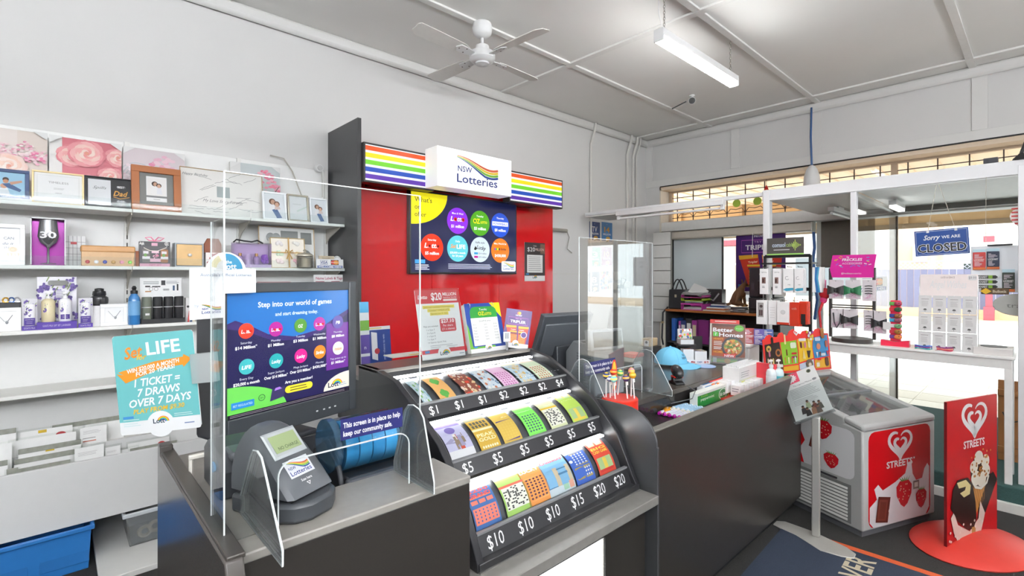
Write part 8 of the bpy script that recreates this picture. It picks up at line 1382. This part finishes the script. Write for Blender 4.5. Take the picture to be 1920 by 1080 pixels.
P.stroke([(24, 36), (28, 31), (34, 29.5), (40, 32), (42, 36)], 1.6, '#f6eee0'); [P.circ(x, y, .7, '#e0a24a', n=5) for x, y in ((24, 49), (40, 51), (36, 52.5), (44, 51))]
P.poly([(6, 8), (10, 2), (20, -0), (34, 4), (38, 14), (33, 22), (31, 12), (22, 6), (10, 12), (6, 20), (3, 17)], '#f0d9cc')
P.poly([(3, 23), (5, 33), (10, 38), (20, 38), (25, 33), (28, 22), (29, 12), (26, 7), (20, 7), (10, 14)], '#2c1915').poly([(9, 36.5), (18, 37), (23, 33), (22, 28), (16, 27), (12, 30), (17, 31), (18, 33), (11, 33)], '#efdc9c').rect(24, 3, 28, 8, '#b98a4a'); [P.circ(q.uniform(1, 36), q.uniform(1, 12), .8, '#f4e6da', n=7) for _ in range(16)]
P.v = [(min(max(x, 0), W), min(max(y, 0), H), l) for x, y, l in P.v]; P.build('sign_print', t, (-.26, -.0064, .035), (.52, 0, 0), (0, 0, .84), printmat(.3)); BOX('board_edge', mat('#6a1014', .4), t, -.262, -.26, -.007, .007, .03, .875)
pc = onZ(1530, 1008, 0); t = thing('leaflet_stand', 'silver floor stand with a tilted white charity leaflet holder', 'stand', (pc.x, pc.y, 0), rz=facecam(pc.x, pc.y)-math.radians(6)); al = mat('#b9b7b2', .35, metal=.5, var=.03)
MB().prism([(-.235, .0), (-.225, .06), (-.18, .085), (-.02, .05), (.16, -.04), (.205, -.09), (.2, -.15), (.14, -.17), (.04, -.17), (-.1, -.06), (-.2, -.02)], .004, .012, 'z').build('foot_plate', mat('#c4c1ba', .4, metal=.3), t, bevel=.003); BOX('pole', al, t, -.022, .022, -.022, .022, .012, .74, bevel=.006)
Mt = Matrix.Translation((.0, -.015, .735)) @ Matrix.Rotation(math.radians(-30), 4, 'Y') @ Matrix.Rotation(math.radians(-42), 4, 'X'); hb = thing; holder = MB().box(-.12, .12, -.004, .0, 0, .36, Mt).build('holder_back', glass('#fafcfc', .3), t)
MB().box(-.12, .12, -.03, -.027, 0, .22, Mt).build('holder_front', glass('#fafcfc', .3), t); MB().box(-.12, .12, -.03, 0, -.003, 0, Mt).build('holder_base', glass('#f4f7f7', .5, opac=.15), t)
lf = thing('charity_leaflet', 'white charity leaflet with a pink price star in the stand holder', 'leaflet', t.matrix_basis @ Vector((0, 0, 0))); lf.matrix_basis = t.matrix_basis @ Mt
BOX('leaflet_sheet', mat('#f3f3f1', .5), lf, -.112, .112, -.014, -.011, .003, .345); P = Print(64, 100); P.rect(0, 0, 64, 100, '#f4f4f2').rect(0, 78, 32, 100, '#e8506a').poly([(16+(13 if i % 2 else 10)*math.cos(i*math.pi/14), 89+(10 if i % 2 else 7.5)*math.sin(i*math.pi/14)) for i in range(28)], '#f7f4f2').text('$2', 16, 86, 6, '#6a6a6c', w=7).circ(52, 92, 4, '#8a8a6a', n=14).circ(52, 92, 2.6, '#3f4a42', n=12).text('The Leprosy Mission', 34, 70, 3.4, '#5a5a5c', w=34).circ(56, 72, 4, '#9a9a9e', 2.4, n=12).lines(8, 58, 64, 7, 3.2, .9, '#b0b0b2', .25).lines(8, 58, 40, 4, 3, .9, '#c4c4c6', .3)
for i, (x, y, c1_) in enumerate(((20, 18, '#4a4446'), (30, 26, '#b9c49a'), (40, 20, '#7a3a34'), (48, 18, '#5a5a52'), (26, 12, '#3a3436'), (36, 12, '#a8785a'), (44, 11, '#6a5a52'))): P.poly([(x-5, y-8), (x+5, y-8), (x+3.4, y+4), (x-3.4, y+4)], c1_).circ(x, y+6.5, 2.4, '#9a6a4c', 3, 12).circ(x, y+8, 2.2, '#2f2320', 1.6, 10)
P.build('leaflet_print', lf, (-.112, -.0144, .003), (.224, 0, 0), (0, 0, .342), printmat(.4))
# entrance mat
mz = .006; a_, b_ = onZ(1590, 1025, 0), onZ(1760, 1080, 0); u = (b_-a_).normalized(); n_ = Vector((-u.y, u.x, 0)); rz = math.atan2(u.y, u.x); corner = onZ(1472, 985, 0)
org = a_-u*((a_-corner).dot(u)); t = thing('entrance_mat', 'navy entrance mat with an orange border and cream lettering', 'mat', (org.x, org.y, 0), rz=rz); BOX('mat_pile', mat('#2c3648', .95, var=.35, scale=220, bump=.5), t, 0, 1.5, -.85, -.045, .001, .008); BOX('orange_border', mat('#d0582a', .9, var=.15, scale=200, bump=.4), t, 0, 1.5, -.045, 0, .001, .009)
P = Print(150, 85); pR = t.matrix_basis.inverted() @ onZ(1606, 1042, .008)
P.text('VER', pR.x*100+9, 85+pR.y*100, 13, '#dccfb2', al='r', w=27, bold=.02, ang=90)
lett = P.build('lettering', t, (0, -.85, .0082), (1.5, 0, 0), (0, .85, 0), printmat(.9))
